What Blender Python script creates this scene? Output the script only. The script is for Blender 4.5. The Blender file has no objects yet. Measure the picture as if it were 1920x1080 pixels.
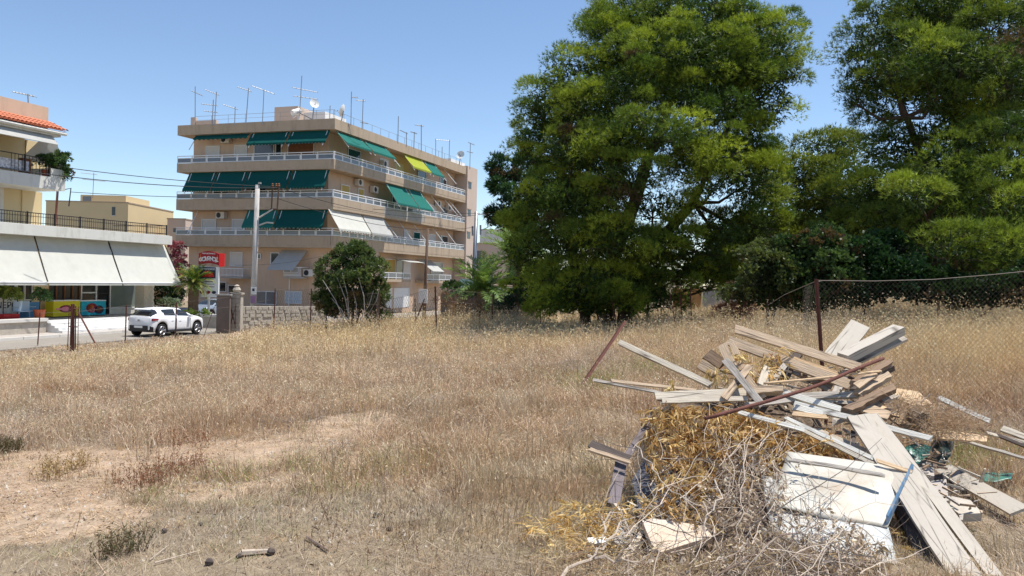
import bpy, math, random
import numpy as np
from mathutils import Vector, Matrix
R = math.radians
C = bpy.context.scene.collection
sc = bpy.context.scene
random.seed(7)
rng = np.random.RandomState(11)

# ---------------------------------------------------------------- camera, sky, sun, exposure
FPX, HOR, ROLL, TH = 1530.0, 525.0, 0.0235, R(18.6)
PIT = math.atan((HOR-540)/FPX)
CAMZ = 1.65
fwd = Vector((0, math.cos(PIT), math.sin(PIT)))
up0 = Vector((0, -math.sin(PIT), math.cos(PIT)))
rt0 = Vector((1, 0, 0))
rt = rt0*math.cos(ROLL)+up0*math.sin(ROLL)
up = up0*math.cos(ROLL)-rt0*math.sin(ROLL)
camd = bpy.data.cameras.new("camera")
camd.lens = 36*FPX/1920; camd.sensor_width = 36
camd.clip_start = 0.05; camd.clip_end = 6000
cam = bpy.data.objects.new("camera", camd); C.objects.link(cam)
cam.matrix_world = Matrix(((rt.x, up.x, -fwd.x, 0), (rt.y, up.y, -fwd.y, 0), (rt.z, up.z, -fwd.z, CAMZ), (0, 0, 0, 1)))
sc.camera = cam

SUN_EL, SUN_AZ = 70.0, 80.0      # azimuth measured clockwise from +Y
w = bpy.data.worlds.new("World"); sc.world = w; w.use_nodes = True
nt = w.node_tree; nt.nodes.clear()
sky = nt.nodes.new('ShaderNodeTexSky'); sky.sky_type = 'NISHITA'; sky.sun_disc = False
sky.sun_elevation = R(SUN_EL); sky.sun_rotation = R(SUN_AZ)
sky.air_density = 0.9; sky.dust_density = 0.05; sky.ozone_density = 2.3; sky.altitude = 200
bg = nt.nodes.new('ShaderNodeBackground'); bg.inputs[1].default_value = 0.12
wo = nt.nodes.new('ShaderNodeOutputWorld')
nt.links.new(sky.outputs[0], bg.inputs[0]); nt.links.new(bg.outputs[0], wo.inputs[0])
sl = bpy.data.lights.new("sun", 'SUN'); sl.energy = 4.5; sl.angle = R(0.55); sl.color = (1.0, 0.955, 0.89)
so = bpy.data.objects.new("sun", sl); C.objects.link(so)
sd = Vector((math.sin(R(SUN_AZ))*math.cos(R(SUN_EL)), math.cos(R(SUN_AZ))*math.cos(R(SUN_EL)), math.sin(R(SUN_EL))))
so.rotation_euler = sd.to_track_quat('Z', 'Y').to_euler(); so.location = (20, 10, 40)
sc.view_settings.view_transform = 'Standard'; sc.view_settings.look = 'None'
sc.view_settings.exposure = 0.5; sc.view_settings.gamma = 1.0; sc.view_settings.use_curve_mapping = False
sc.cycles.max_bounces = 6; sc.cycles.transparent_max_bounces = 8

# ---------------------------------------------------------------- geometry of the place
NV = Vector((math.cos(TH), -math.sin(TH), 0)); DV = Vector((math.sin(TH), math.cos(TH), 0))
CP = Vector((0, 0, CAMZ))
def ray(px, py): return rt*((px-960)/FPX)+up*((540-py)/FPX)+fwd
def P(px, py, Y): r = ray(px, py); return CP+r*(Y/r.y)
def PZ(px, py, z): r = ray(px, py); return CP+r*((z-CAMZ)/r.z)
def PN(px, py, n): r = ray(px, py); return CP+r*(n/r.dot(NV))
def PT(px, py, t): r = ray(px, py); return CP+r*(t/r.dot(DV))
def Wd(n, t, z=0): return NV*n+DV*t+Vector((0, 0, z))
def tn(p): return p.dot(NV), p.dot(DV), p.z
def project(x, y, z):
    d = np.stack([x, y, z-CAMZ], -1)
    a = d@np.array(rt); b = d@np.array(up); c = d@np.array(fwd)
    c = np.maximum(c, 1e-3)
    return 960+FPX*a/c, 540-FPX*b/c
RZ = -TH   # rotation of an object whose local x,y are the street's n,t

# ---------------------------------------------------------------- numpy noise, ground height
def _h(i, j, s):
    n = (i*374761393+j*668265263+s*982451653) & 0x7fffffff
    n = (n ^ (n >> 13))*1274126177 & 0x7fffffff
    return ((n ^ (n >> 16)) & 0xffff)/65535.0
def vnoise(x, y, s=0):
    x = np.asarray(x, float); y = np.asarray(y, float)
    i = np.floor(x).astype(np.int64); j = np.floor(y).astype(np.int64)
    fx = x-i; fy = y-j; fx = fx*fx*(3-2*fx); fy = fy*fy*(3-2*fy)
    a = _h(i, j, s); b = _h(i+1, j, s); c = _h(i, j+1, s); d = _h(i+1, j+1, s)
    return (a*(1-fx)+b*fx)*(1-fy)+(c*(1-fx)+d*fx)*fy
def fbm(x, y, s=0, o=4):
    t = 0; a = .5
    for k in range(o): t = t+a*vnoise(x*2**k, y*2**k, s+k*17); a *= .5
    return t/(1-.5**o)
ROADZ = -1.65
def gz(x, y):
    x = np.asarray(x, float); y = np.asarray(y, float)
    n = x*NV.x+y*NV.y
    q = np.clip(-n/26.0, 0, 1)
    z = ROADZ*q
    d = np.hypot(x, y)
    far = np.clip((d-10)/12, 0, 1)
    z = z+0.05*np.clip(n, 0, 9)*far
    amp = np.clip((n+29)/4, 0, 1)
    z = z+amp*(0.12*(fbm(x*.35, y*.35, 3)-.5)+0.05*(fbm(x*1.7, y*1.7, 5, 3)-.5)+0.022*(fbm(x*8, y*8, 9, 3)-.5)*np.clip(1.5-d/20, 0, 1))
    z = np.where(n < -28.5, ROADZ-.06*np.clip((-28.5-n)/1.0, 0, 1), z)
    return z
def G(x, y): return float(gz(x, y))
def moundh(x, y):
    """height of the rubbish heap's core above the ground"""
    x = np.asarray(x, float); y = np.asarray(y, float)
    prof = np.interp(y, [4.3, 5.0, 5.6, 6.3, 7.0, 7.5, 8.1, 8.9], [0, .03, .12, .25, .50, .68, .55, 0])
    xl = .84+.11*(y-5); xr = np.interp(y, [4.3, 5.5, 6.5, 9], [2.2, 2.6, 3.0, 3.5])
    lat = np.clip((x-xl)/.45, 0, 1)*np.clip((xr-x)/.6, 0, 1); lat = lat*lat*(3-2*lat)
    h2 = .20*np.clip(1.25-np.hypot((x-3.45)/.6, (y-7.4)/.8), 0, 1)
    return np.maximum(prof*lat, h2)*(.75+.5*fbm(x*3, y*3, 44))

# ---------------------------------------------------------------- mesh helpers
class MB:
    def __init__(s): s.v = []; s.f = []; s.m = []
    def add(s, vs, fs, mi=0):
        k = len(s.v); s.v += [tuple(p) for p in vs]; s.f += [tuple(i+k for i in f) for f in fs]; s.m += [mi]*len(fs); return s
    def box(s, x0, y0, z0, x1, y1, z1, mi=0):
        return s.hexa([(x0, y0, z0), (x1, y0, z0), (x1, y1, z0), (x0, y1, z0), (x0, y0, z1), (x1, y0, z1), (x1, y1, z1), (x0, y1, z1)], mi)
    def hexa(s, p, mi=0):
        return s.add(p, [(0, 3, 2, 1), (4, 5, 6, 7), (0, 1, 5, 4), (1, 2, 6, 5), (2, 3, 7, 6), (3, 0, 4, 7)], mi)
    def tube(s, pts, r, n=6, r2=None, mi=0, cap=True):
        pts = [Vector(p) for p in pts]; N = len(pts); rings = []
        k = len(s.v)
        for i, p in enumerate(pts):
            d = (pts[min(i+1, N-1)]-pts[max(i-1, 0)])
            d = d.normalized() if d.length > 1e-9 else Vector((0, 0, 1))
            a = d.cross(Vector((0, 0, 1)) if abs(d.z) < .9 else Vector((1, 0, 0))).normalized(); b = d.cross(a)
            rr = r if r2 is None else r+(r2-r)*i/(N-1)
            for j in range(n):
                t = 2*math.pi*j/n
                s.v.append(tuple(p+a*(rr*math.cos(t))+b*(rr*math.sin(t))))
        for i in range(N-1):
            for j in range(n):
                s.f.append((k+i*n+j, k+i*n+(j+1) % n, k+(i+1)*n+(j+1) % n, k+(i+1)*n+j)); s.m.append(mi)
        if cap:
            s.f.append(tuple(k+j for j in range(n))[::-1]); s.f.append(tuple(k+(N-1)*n+j for j in range(n))); s.m += [mi, mi]
        return s
    def lathe(s, prof, n=12, c=(0, 0, 0), mi=0):
        k = len(s.v)
        for r, z in prof:
            for j in range(n):
                t = 2*math.pi*j/n; s.v.append((c[0]+r*math.cos(t), c[1]+r*math.sin(t), c[2]+z))
        for i in range(len(prof)-1):
            for j in range(n):
                s.f.append((k+i*n+j, k+i*n+(j+1) % n, k+(i+1)*n+(j+1) % n, k+(i+1)*n+j)); s.m.append(mi)
        s.f.append(tuple(k+j for j in range(n))[::-1]); s.f.append(tuple(k+(len(prof)-1)*n+j for j in range(n))); s.m += [mi, mi]
        return s
    def prism(s, poly, d, mi=0):   # poly: 3D points (planar), extruded by vector d
        d = Vector(d); n = len(poly); a = [Vector(p) for p in poly]
        return s.add(a+[p+d for p in a], [tuple(range(n))[::-1], tuple(range(n, 2*n))]+[(i, (i+1) % n, n+(i+1) % n, n+i) for i in range(n)], mi)
    def mesh(s, name, mats):
        me = bpy.data.meshes.new(name); me.from_pydata(s.v, [], s.f)
        for m in (mats if isinstance(mats, (list, tuple)) else [mats]): me.materials.append(m)
        if any(s.m): me.polygons.foreach_set('material_index', s.m)
        me.update(); return me
    def build(s, name, mats, parent=None, loc=(0, 0, 0), rz=0, smooth=False):
        me = s.mesh(name, mats)
        if smooth: me.polygons.foreach_set('use_smooth', [True]*len(me.polygons))
        return inst(me, name, parent, loc, rz)
def inst(me, name, parent=None, loc=(0, 0, 0), rz=0, rot=None, scale=None):
    o = bpy.data.objects.new(name, me); C.objects.link(o)
    o.location = loc; o.rotation_euler = rot if rot else (0, 0, rz)
    if scale: o.scale = scale
    if parent: o.parent = parent
    return o
def fixn(me):
    import bmesh
    bm = bmesh.new(); bm.from_mesh(me); bmesh.ops.recalc_face_normals(bm, faces=bm.faces); bm.to_mesh(me); bm.free()
def tag(o, label=None, cat=None, group=None, kind=None):
    if label: o['label'] = label
    if cat: o['category'] = cat
    if group: o['group'] = group
    if kind: o['kind'] = kind
    return o
def thing(name, label, cat, loc=(0, 0, 0), rz=0, group=None):
    o = bpy.data.objects.new(name, None); o.empty_display_size = .2; C.objects.link(o)
    o.location = loc; o.rotation_euler = (0, 0, rz); return tag(o, label, cat, group)
def copy_tree(o, parent=None):
    c = o.copy(); C.objects.link(c); c.parent = parent
    for ch in o.children: copy_tree(ch, c)
    return c
def poly_mesh(name, V, col, mat, k=3):
    """V (N,k,3) separate k-gons, col (N,3) natural colour of each"""
    N = len(V); me = bpy.data.meshes.new(name)
    me.vertices.add(N*k); me.vertices.foreach_set('co', np.ascontiguousarray(V, np.float32).ravel())
    me.loops.add(N*k); me.loops.foreach_set('vertex_index', np.arange(N*k, dtype=np.int32))
    me.polygons.add(N); me.polygons.foreach_set('loop_start', np.arange(0, N*k, k, dtype=np.int32))
    me.polygons.foreach_set('loop_total', np.full(N, k, np.int32))
    a = me.attributes.new('col', 'FLOAT_COLOR', 'FACE')
    a.data.foreach_set('color', np.concatenate([col, np.ones((N, 1))], 1).astype(np.float32).ravel())
    me.materials.append(mat); me.update(); me.validate(); return me

# ---------------------------------------------------------------- materials
def node_mat(name):
    m = bpy.data.materials.new(name); m.use_nodes = True; t = m.node_tree
    b = t.nodes['Principled BSDF']; return m, t, b
def mat(name, col, rough=.8, var=.12, scale=3.0, bump=.0, bscale=40, metal=0, dirt=None, damt=.35, dscale=1.2, spec=.3, stretch=None, grain=0):
    m, t, b = node_mat(name); L = t.links.new
    tc = t.nodes.new('ShaderNodeTexCoord'); oi = t.nodes.new('ShaderNodeObjectInfo')
    ad = t.nodes.new('ShaderNodeVectorMath'); ad.operation = 'ADD'
    sc_ = t.nodes.new('ShaderNodeVectorMath'); sc_.operation = 'SCALE'; sc_.inputs[0].default_value = (13, 7, 5)
    L(oi.outputs['Random'], sc_.inputs['Scale']); L(tc.outputs['Object'], ad.inputs[0]); L(sc_.outputs[0], ad.inputs[1])
    vec = ad.outputs[0]
    if stretch:
        mp = t.nodes.new('ShaderNodeMapping'); mp.inputs['Scale'].default_value = stretch; L(vec, mp.inputs[0]); vec = mp.outputs[0]
    n = t.nodes.new('ShaderNodeTexNoise'); n.inputs['Scale'].default_value = scale; n.inputs['Detail'].default_value = 6; n.inputs['Roughness'].default_value = .65; L(vec, n.inputs['Vector'])
    mr = t.nodes.new('ShaderNodeMapRange'); mr.inputs[1].default_value = .25; mr.inputs[2].default_value = .75; mr.inputs[3].default_value = 1-var; mr.inputs[4].default_value = 1+var; L(n.outputs[0], mr.inputs[0])
    mx = t.nodes.new('ShaderNodeMix'); mx.data_type = 'RGBA'; mx.blend_type = 'MULTIPLY'; mx.inputs[0].default_value = 1; mx.inputs[6].default_value = (*col, 1)
    L(mr.outputs[0], mx.inputs[7]); out = mx.outputs[2]
    if dirt is not None:
        n2 = t.nodes.new('ShaderNodeTexNoise'); n2.inputs['Scale'].default_value = dscale; n2.inputs['Detail'].default_value = 8; n2.inputs['Roughness'].default_value = .7; L(vec, n2.inputs['Vector'])
        r2 = t.nodes.new('ShaderNodeMapRange'); r2.inputs[1].default_value = .5; r2.inputs[2].default_value = .72; r2.inputs[3].default_value = 0; r2.inputs[4].default_value = damt; L(n2.outputs[0], r2.inputs[0])
        m2 = t.nodes.new('ShaderNodeMix'); m2.data_type = 'RGBA'; m2.inputs[7].default_value = (*dirt, 1); L(r2.outputs[0], m2.inputs[0]); L(out, m2.inputs[6]); out = m2.outputs[2]
    if grain:
        wv = t.nodes.new('ShaderNodeTexVoronoi'); wv.feature = 'DISTANCE_TO_EDGE'; wv.inputs['Scale'].default_value = 2.2
        gm = t.nodes.new('ShaderNodeMapping'); gm.inputs['Scale'].default_value = (.5, 7, 7); L(ad.outputs[0], gm.inputs[0]); L(gm.outputs[0], wv.inputs['Vector'])
        gr_ = t.nodes.new('ShaderNodeMapRange'); gr_.inputs[1].default_value = .0; gr_.inputs[2].default_value = .05; gr_.inputs[3].default_value = grain; gr_.inputs[4].default_value = 0; L(wv.outputs['Distance'], gr_.inputs[0])
        n5 = t.nodes.new('ShaderNodeTexNoise'); n5.inputs['Scale'].default_value = 3.0; n5.inputs['Detail'].default_value = 4; L(ad.outputs[0], n5.inputs['Vector'])
        r5 = t.nodes.new('ShaderNodeMapRange'); r5.inputs[1].default_value = .45; r5.inputs[2].default_value = .6; L(n5.outputs[0], r5.inputs[0])
        mu5 = t.nodes.new('ShaderNodeMath'); mu5.operation = 'MULTIPLY'; L(gr_.outputs[0], mu5.inputs[0]); L(r5.outputs[0], mu5.inputs[1])
        m5 = t.nodes.new('ShaderNodeMix'); m5.data_type = 'RGBA'; m5.inputs[7].default_value = (.05, .038, .03, 1); L(mu5.outputs[0], m5.inputs[0]); L(out, m5.inputs[6]); out = m5.outputs[2]
    L(out, b.inputs['Base Color'])
    b.inputs['Roughness'].default_value = rough; b.inputs['Metallic'].default_value = metal; b.inputs['Specular IOR Level'].default_value = spec
    if bump:
        n3 = t.nodes.new('ShaderNodeTexNoise'); n3.inputs['Scale'].default_value = bscale; n3.inputs['Detail'].default_value = 4; L(vec, n3.inputs['Vector'])
        bp = t.nodes.new('ShaderNodeBump'); bp.inputs['Strength'].default_value = bump; bp.inputs['Distance'].default_value = .02; L(n3.outputs[0], bp.inputs['Height']); L(bp.outputs[0], b.inputs['Normal'])
    return m
def leafmat(name, trans=.3, rough=.6, tint=(1, 1, 1)):
    m, t, b = node_mat(name); L = t.links.new
    at = t.nodes.new('ShaderNodeAttribute'); at.attribute_name = 'col'
    L(at.outputs['Color'], b.inputs['Base Color']); b.inputs['Roughness'].default_value = rough; b.inputs['Specular IOR Level'].default_value = .25
    tr = t.nodes.new('ShaderNodeBsdfTranslucent'); mt = t.nodes.new('ShaderNodeMix'); mt.data_type = 'RGBA'; mt.blend_type = 'MULTIPLY'; mt.inputs[0].default_value = 1; mt.inputs[7].default_value = (*tint, 1)
    L(at.outputs['Color'], mt.inputs[6]); L(mt.outputs[2], tr.inputs[0])
    ms = t.nodes.new('ShaderNodeMixShader'); ms.inputs[0].default_value = trans
    L(b.outputs[0], ms.inputs[1]); L(tr.outputs[0], ms.inputs[2]); L(ms.outputs[0], t.nodes['Material Output'].inputs[0]); return m
def fabric(name, col, trans=.35, var=.08):
    m = mat(name, col, .9, var, 2.0, .15, 300, dirt=tuple(c*.7 for c in col), damt=.3, dscale=.8, spec=.1); t = m.node_tree; b = t.nodes['Principled BSDF']
    tr = t.nodes.new('ShaderNodeBsdfTranslucent'); tr.inputs[0].default_value = (*col, 1)
    ms = t.nodes.new('ShaderNodeMixShader'); ms.inputs[0].default_value = trans
    t.links.new(b.outputs[0], ms.inputs[1]); t.links.new(tr.outputs[0], ms.inputs[2]); t.links.new(ms.outputs[0], t.nodes['Material Output'].inputs[0]); return m
def glassy(name, col, rough=.08):
    m = mat(name, col, rough, .15, 1.5, spec=.6); return m
M = dict(
 band=mat('tan_render', (.45, .35, .25), .9, .07, 1.6, .15, 30, dirt=(.24, .19, .14), damt=.5, dscale=1.8, stretch=(1, 1, .22)),
 wall=mat('peach_wall', (.61, .445, .32), .92, .06, 1.2, .1, 30, dirt=(.38, .28, .2), damt=.45, dscale=1.3, stretch=(1, 1, .3)),
 pinkwall=mat('pale_pink_wall', (.56, .45, .37), .92, .05, .6),
 white=mat('white_paint', (.78, .77, .74), .5, .05, 2, dirt=(.5, .47, .42), damt=.25),
 rail=mat('white_railing_paint', (.74, .74, .73), .45, .04, 4),
 slabw=mat('white_slab_paint', (.66, .65, .59), .8, .05, 1.2, dirt=(.40, .37, .30), damt=.6, dscale=2.5, stretch=(1, 1, .3)),
 greyglass=glassy('grey_glass', (.13, .14, .16), .15),
 darkglass=glassy('dark_glass', (.025, .03, .032), .06),
 shopglass=glassy('green_grey_glass', (.16, .20, .18), .1),
 shutter=mat('white_shutter', (.66, .62, .56), .7, .05, 3),
 yshutter=mat('ochre_shutter', (.55, .38, .1), .7, .05, 3),
 cream=mat('cream_wall', (.66, .52, .30), .92, .05, .6, dirt=(.45, .36, .22), damt=.2),
 iron=mat('black_iron', (.03, .028, .03), .5, .2, 4, metal=.3),
 steel=mat('grey_steel', (.32, .33, .35), .5, .12, 4, metal=.6),
 rust=mat('rusty_iron', (.15, .06, .045), .85, .3, 14, .3, 90, dirt=(.20, .08, .045), damt=.6, dscale=7),
 conc=mat('concrete', (.38, .36, .33), .9, .12, 3, .3, 60, dirt=(.2, .18, .16), damt=.4),
 dkconc=mat('brown_concrete', (.16, .125, .105), .9, .15, 3, .3, 60),
 asphalt=mat('asphalt', (.27, .245, .21), .95, .12, 1.2, .25, 120, dirt=(.38, .34, .28), damt=.5, dscale=.4),
 pave=mat('pavement_concrete', (.42, .38, .34), .92, .1, 1.5, .2, 60, dirt=(.28, .24, .2), damt=.4),
 kerb=mat('pale_kerb', (.62, .59, .54), .9, .08, 2),
 stone=mat('pale_stone', (.46, .41, .34), .95, .25, 6, .6, 18, dirt=(.24, .2, .16), damt=.5, dscale=3),
 brickst=mat('cream_facing_brick', (.6, .53, .42), .95, .15, 9, .5, 18),
 green=fabric('dark_green_canvas', (.01, .095, .085), .22),
 green2=fabric('turquoise_green_canvas', (.03, .18, .15), .25),
 limec=fabric('lime_canvas', (.42, .47, .06), .3),
 whitec=fabric('off_white_canvas', (.70, .70, .63), .3),
 greyc=fabric('grey_white_canvas', (.55, .55, .52), .3),
 tile=mat('terracotta_tile', (.56, .20, .11), .85, .2, 6),
 carp=mat('white_car_paint', (.80, .81, .83), .22, .01, 1, spec=.6),
 carg=mat('silver_blue_car_paint', (.33, .38, .45), .25, .01, 1, metal=.4, spec=.6),
 rubber=mat('black_rubber', (.02, .02, .021), .8, .1, 5),
 plasticb=mat('black_plastic', (.03, .03, .032), .5, .1, 5),
 alloy=mat('alloy_wheel', (.38, .38, .4), .35, .05, 5, metal=.7),
 redl=mat('red_lens', (.22, .02, .03), .2, .05, 5),
 red=mat('sign_red', (.60, .02, .018), .5, .05, 2), redd=mat('sign_dark_red', (.33, .012, .02), .5, .05, 2),
 navy=mat('sign_navy', (.02, .022, .05), .5, .05, 2), orange=mat('orange_print', (.75, .22, .03), .5, .05, 2),
 print_=mat('white_print', (.8, .8, .78), .6, .02, 2),
 bark=mat('pine_bark', (.10, .07, .052), .95, .3, 7, .8, 20, stretch=(1, 1, .3)),
 bark2=mat('palm_bark', (.17, .11, .07), .95, .3, 9, .8, 25),
 polec=mat('pole_concrete', (.50, .48, .45), .9, .12, 3, .2, 60, dirt=(.3, .28, .25), damt=.5),
 polew=mat('wood_pole', (.13, .085, .06), .9, .2, 6),
 yellow=mat('freezer_yellow', (.66, .55, .02), .4, .04, 2), turq=mat('freezer_turquoise', (.01, .33, .42), .4, .15, 2.5),
 blue=mat('banner_blue', (.07, .20, .34), .6, .2, 2.5), bluep=mat('pale_blue_plastic', (.50, .60, .70), .4, .04, 2),
 terr=mat('terracotta_pot', (.50, .13, .06), .8, .1, 5), redp=mat('red_pot', (.48, .03, .03), .5, .08, 5),
 brownw=mat('varnished_wood', (.22, .09, .035), .6, .3, 4), dark=mat('dark_interior', (.012, .012, .013), .9, .1, 2),
 maroon=mat('maroon_print', (.22, .01, .03), .5), pink=mat('pink_print', (.75, .25, .3), .5), brownp=mat('brown_print', (.2, .06, .03), .5),
 wire=mat('old_wire', (.17, .14, .115), .7, .25, 8), cable=mat('black_cable', (.02, .02, .022), .7),
 needle=leafmat('pine_needles', .28, .55, (1.2, 1.25, .6)), leaf=leafmat('broad_leaves', .3, .5, (1.1, 1.12, .6)),
 straw=leafmat('dry_straw', .25, .7, (1.1, 1, .8)), dry=leafmat('dry_leaf', .3, .6, (1.15, 1, .7)),
)
# ================================================================ SETTING
def field_mat():
    m, t, b = node_mat('dry_soil'); L = t.links.new
    at = t.nodes.new('ShaderNodeAttribute'); at.attribute_name = 'col'
    tc = t.nodes.new('ShaderNodeTexCoord')
    n = t.nodes.new('ShaderNodeTexNoise'); n.inputs['Scale'].default_value = 9; n.inputs['Detail'].default_value = 10; n.inputs['Roughness'].default_value = .75; L(tc.outputs['Object'], n.inputs['Vector'])
    mr = t.nodes.new('ShaderNodeMapRange'); mr.inputs[1].default_value = .3; mr.inputs[2].default_value = .7; mr.inputs[3].default_value = .65; mr.inputs[4].default_value = 1.3; L(n.outputs[0], mr.inputs[0])
    mx = t.nodes.new('ShaderNodeMix'); mx.data_type = 'RGBA'; mx.blend_type = 'MULTIPLY'; mx.inputs[0].default_value = 1
    L(at.outputs['Color'], mx.inputs[6]); L(mr.outputs[0], mx.inputs[7])
    n2 = t.nodes.new('ShaderNodeTexVoronoi'); n2.inputs['Scale'].default_value = 28; L(tc.outputs['Object'], n2.inputs['Vector'])
    r2 = t.nodes.new('ShaderNodeMapRange'); r2.inputs[1].default_value = .12; r2.inputs[2].default_value = .2; r2.inputs[3].default_value = .5; r2.inputs[4].default_value = 0; L(n2.outputs['Distance'], r2.inputs[0])
    n4 = t.nodes.new('ShaderNodeTexNoise'); n4.inputs['Scale'].default_value = 3; L(tc.outputs['Object'], n4.inputs['Vector'])
    r4 = t.nodes.new('ShaderNodeMath'); r4.operation = 'GREATER_THAN'; r4.inputs[1].default_value = .58; L(n4.outputs[0], r4.inputs[0])
    mu = t.nodes.new('ShaderNodeMath'); mu.operation = 'MULTIPLY'; L(r2.outputs[0], mu.inputs[0]); L(r4.outputs[0], mu.inputs[1])
    m2 = t.nodes.new('ShaderNodeMix'); m2.data_type = 'RGBA'; m2.inputs[7].default_value = (.46, .38, .28, 1); L(mu.outputs[0], m2.inputs[0]); L(mx.outputs[2], m2.inputs[6])
    L(m2.outputs[2], b.inputs['Base Color']); b.inputs['Roughness'].default_value = .95; b.inputs['Specular IOR Level'].default_value = .1
    n3 = t.nodes.new('ShaderNodeTexNoise'); n3.inputs['Scale'].default_value = 35; n3.inputs['Detail'].default_value = 8; L(tc.outputs['Object'], n3.inputs['Vector'])
    bp = t.nodes.new('ShaderNodeBump'); bp.inputs['Strength'].default_value = .8; bp.inputs['Distance'].default_value = .03; L(n3.outputs[0], bp.inputs['Height']); L(bp.outputs[0], b.inputs['Normal'])
    return m
def grade(parts):
    out = [parts[0][0]]
    for a, b, s in parts:
        n = max(1, int(round((b-a)/s))); out += list(a+(b-a)*np.arange(1, n+1)/n)
    return np.array(out)
xs = grade([(-1500, -300, 200), (-300, -60, 15), (-60, -24, 1.2), (-24, -8, .3), (-8, 8, .09), (8, 24, .3), (24, 60, 1.5), (60, 300, 15), (300, 1500, 200)])
ys = grade([(-300, -20, 35), (-20, 2.5, 1.2), (2.5, 12, .075), (12, 24, .2), (24, 75, .7), (75, 300, 15), (300, 2500, 200)])
GX, GY = np.meshgrid(xs, ys, indexing='xy')
GZ = gz(GX, GY)
GZ = np.where(np.hypot(GX, GY) > 90, np.minimum(GZ, ROADZ-.05), GZ)
# ---- cover map: how bare / what colour the ground is, laid out as patches on the ground
def pxground(x, y): return project(x, y, gz(x, y))
def blob(px, py, cx, cy, rx, ry, ang=0):
    a = R(ang); dx = px-cx; dy = py-cy
    u = (dx*math.cos(a)+dy*math.sin(a))/rx; v = (-dx*math.sin(a)+dy*math.cos(a))/ry
    return np.clip(1.35-np.sqrt(u*u+v*v), 0, 1)/.35
def bareness(x, y):
    px, py = pxground(x, y)
    nz = .55*fbm(x*1.4, y*1.4, 21)+.45*fbm(x*5, y*5, 23, 3)
    e = np.zeros_like(px)
    for *c, w_ in [(60, 905, 230, 55, -4, 1), (330, 868, 240, 30, -8, .9), (560, 828, 180, 30, -14, .75), (640, 855, 80, 30, -30, .6), (50, 975, 190, 40, -3, 1.15), (420, 915, 150, 18, -8, .7)]:
        e = np.maximum(e, w_*np.clip(blob(px, py, *c), 0, 1))
    e = np.clip(e*1.75-3.2*(nz-.30), 0, 1)
    return np.where(y < 3.0, .3, e)
BN = bareness(GX, GY); nz1 = fbm(GX*.8, GY*.8, 31); nz2 = fbm(GX*5, GY*5, 33, 3)
soil = np.array([.38, .265, .175]); grey = np.array([.26, .205, .14]); pale = np.array([.43, .33, .235])
gc = grey[None, None]*(1-BN[..., None])+BN[..., None]*(soil*(1-nz1[..., None])+pale*nz1[..., None])
gc = gc*(.8+.4*nz2[..., None])
ny, nx = GX.shape
V = np.stack([GX, GY, GZ], -1).reshape(-1, 3)
idx = np.arange(ny*nx).reshape(ny, nx)
F = np.stack([idx[:-1, :-1], idx[:-1, 1:], idx[1:, 1:], idx[1:, :-1]], -1).reshape(-1, 4)
me = bpy.data.meshes.new('ground'); me.vertices.add(len(V)); me.vertices.foreach_set('co', V.astype(np.float32).ravel())
me.loops.add(F.size); me.loops.foreach_set('vertex_index', F.ravel().astype(np.int32)); me.polygons.add(len(F))
me.polygons.foreach_set('loop_start', np.arange(0, F.size, 4, dtype=np.int32)); me.polygons.foreach_set('loop_total', np.full(len(F), 4, np.int32))
me.polygons.foreach_set('use_smooth', np.ones(len(F), bool))
a = me.attributes.new('col', 'FLOAT_COLOR', 'POINT'); a.data.foreach_set('color', np.concatenate([gc.reshape(-1, 3), np.ones((len(V), 1))], 1).astype(np.float32).ravel())
me.materials.append(field_mat()); me.update(); me.validate()
tag(inst(me, 'ground'), kind='structure')

T0, T1 = 5.0, 150.0
b = MB(); b.box(-33.5, T0, ROADZ-.3, -29.9, T1, ROADZ); tag(b.build('road', M['asphalt'], rz=RZ), kind='structure')
b = MB(); b.box(-80, 57.5, ROADZ-.3, -33.5, 63, ROADZ-.004); tag(b.build('side_road', M['asphalt'], rz=RZ), kind='structure')
b = MB(); b.box(-35.2, T0, ROADZ-.3, -33.68, 56, ROADZ+.12); tag(b.build('pavement', M['pave'], rz=RZ), kind='structure')
kt = thing('kerb', None, None, rz=RZ); del_ = None
tag(kt, kind='structure')
ks = MB().box(-.09, 0, -.2, .09, 1.96, .125).mesh('kerb_stone', M['kerb'])
for i in range(26): inst(ks, 'kerb_stone', kt, (-33.59, T0+i*1.99-.2+0, ROADZ+.0))

# ================================================================ LEFT BUILDING (shops, terrace, flats)
LB0 = Wd(-35, 45, ROADZ)
def lt(px, py, n):      # pixel -> (n,t,z) in street coordinates on plane n
    return tn(PN(px, py, n))
lb = thing('corner_shop_building', 'cream building with white shop awning, black iron terrace railing and red tile eave', 'building', rz=RZ)
SH = -38.0
_, tE, zt = lt(323, 443, -35.6); zb = lt(323, 459, -35.6)[2]
TS = 8.0
slab = MB().box(-52, TS, zb, -35.6, tE, zt); slab.build('terrace_slab', M['slabw'], lb)
b = MB().box(-35.9, TS, zt, -35.7, tE-.1, zt+.03); b.build('coping', M['kerb'], lb)
zf = lt(280, 588, -37)[2]                                   # shop floor level
tp0 = lt(270, 580, -36.6)[1]; tp1 = lt(286, 580, -36.6)[1]
MB().box(-52, TS, ROADZ-.2, -35.45, tE-1.0, zf).build('plinth', M['pave'], lb)
stepn = 5; t0s = lt(80, 600, -35.5)[1]
hstep = (zf-(ROADZ+.12))/stepn
for i in range(stepn):
    MB().box(-35.45, t0s, ROADZ+.12+i*hstep, -35.45+(stepn-i)*.25, tE-1.2-.03*i, ROADZ+.12+(i+1)*hstep-.005).build('step', M['white'], lb)
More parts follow.
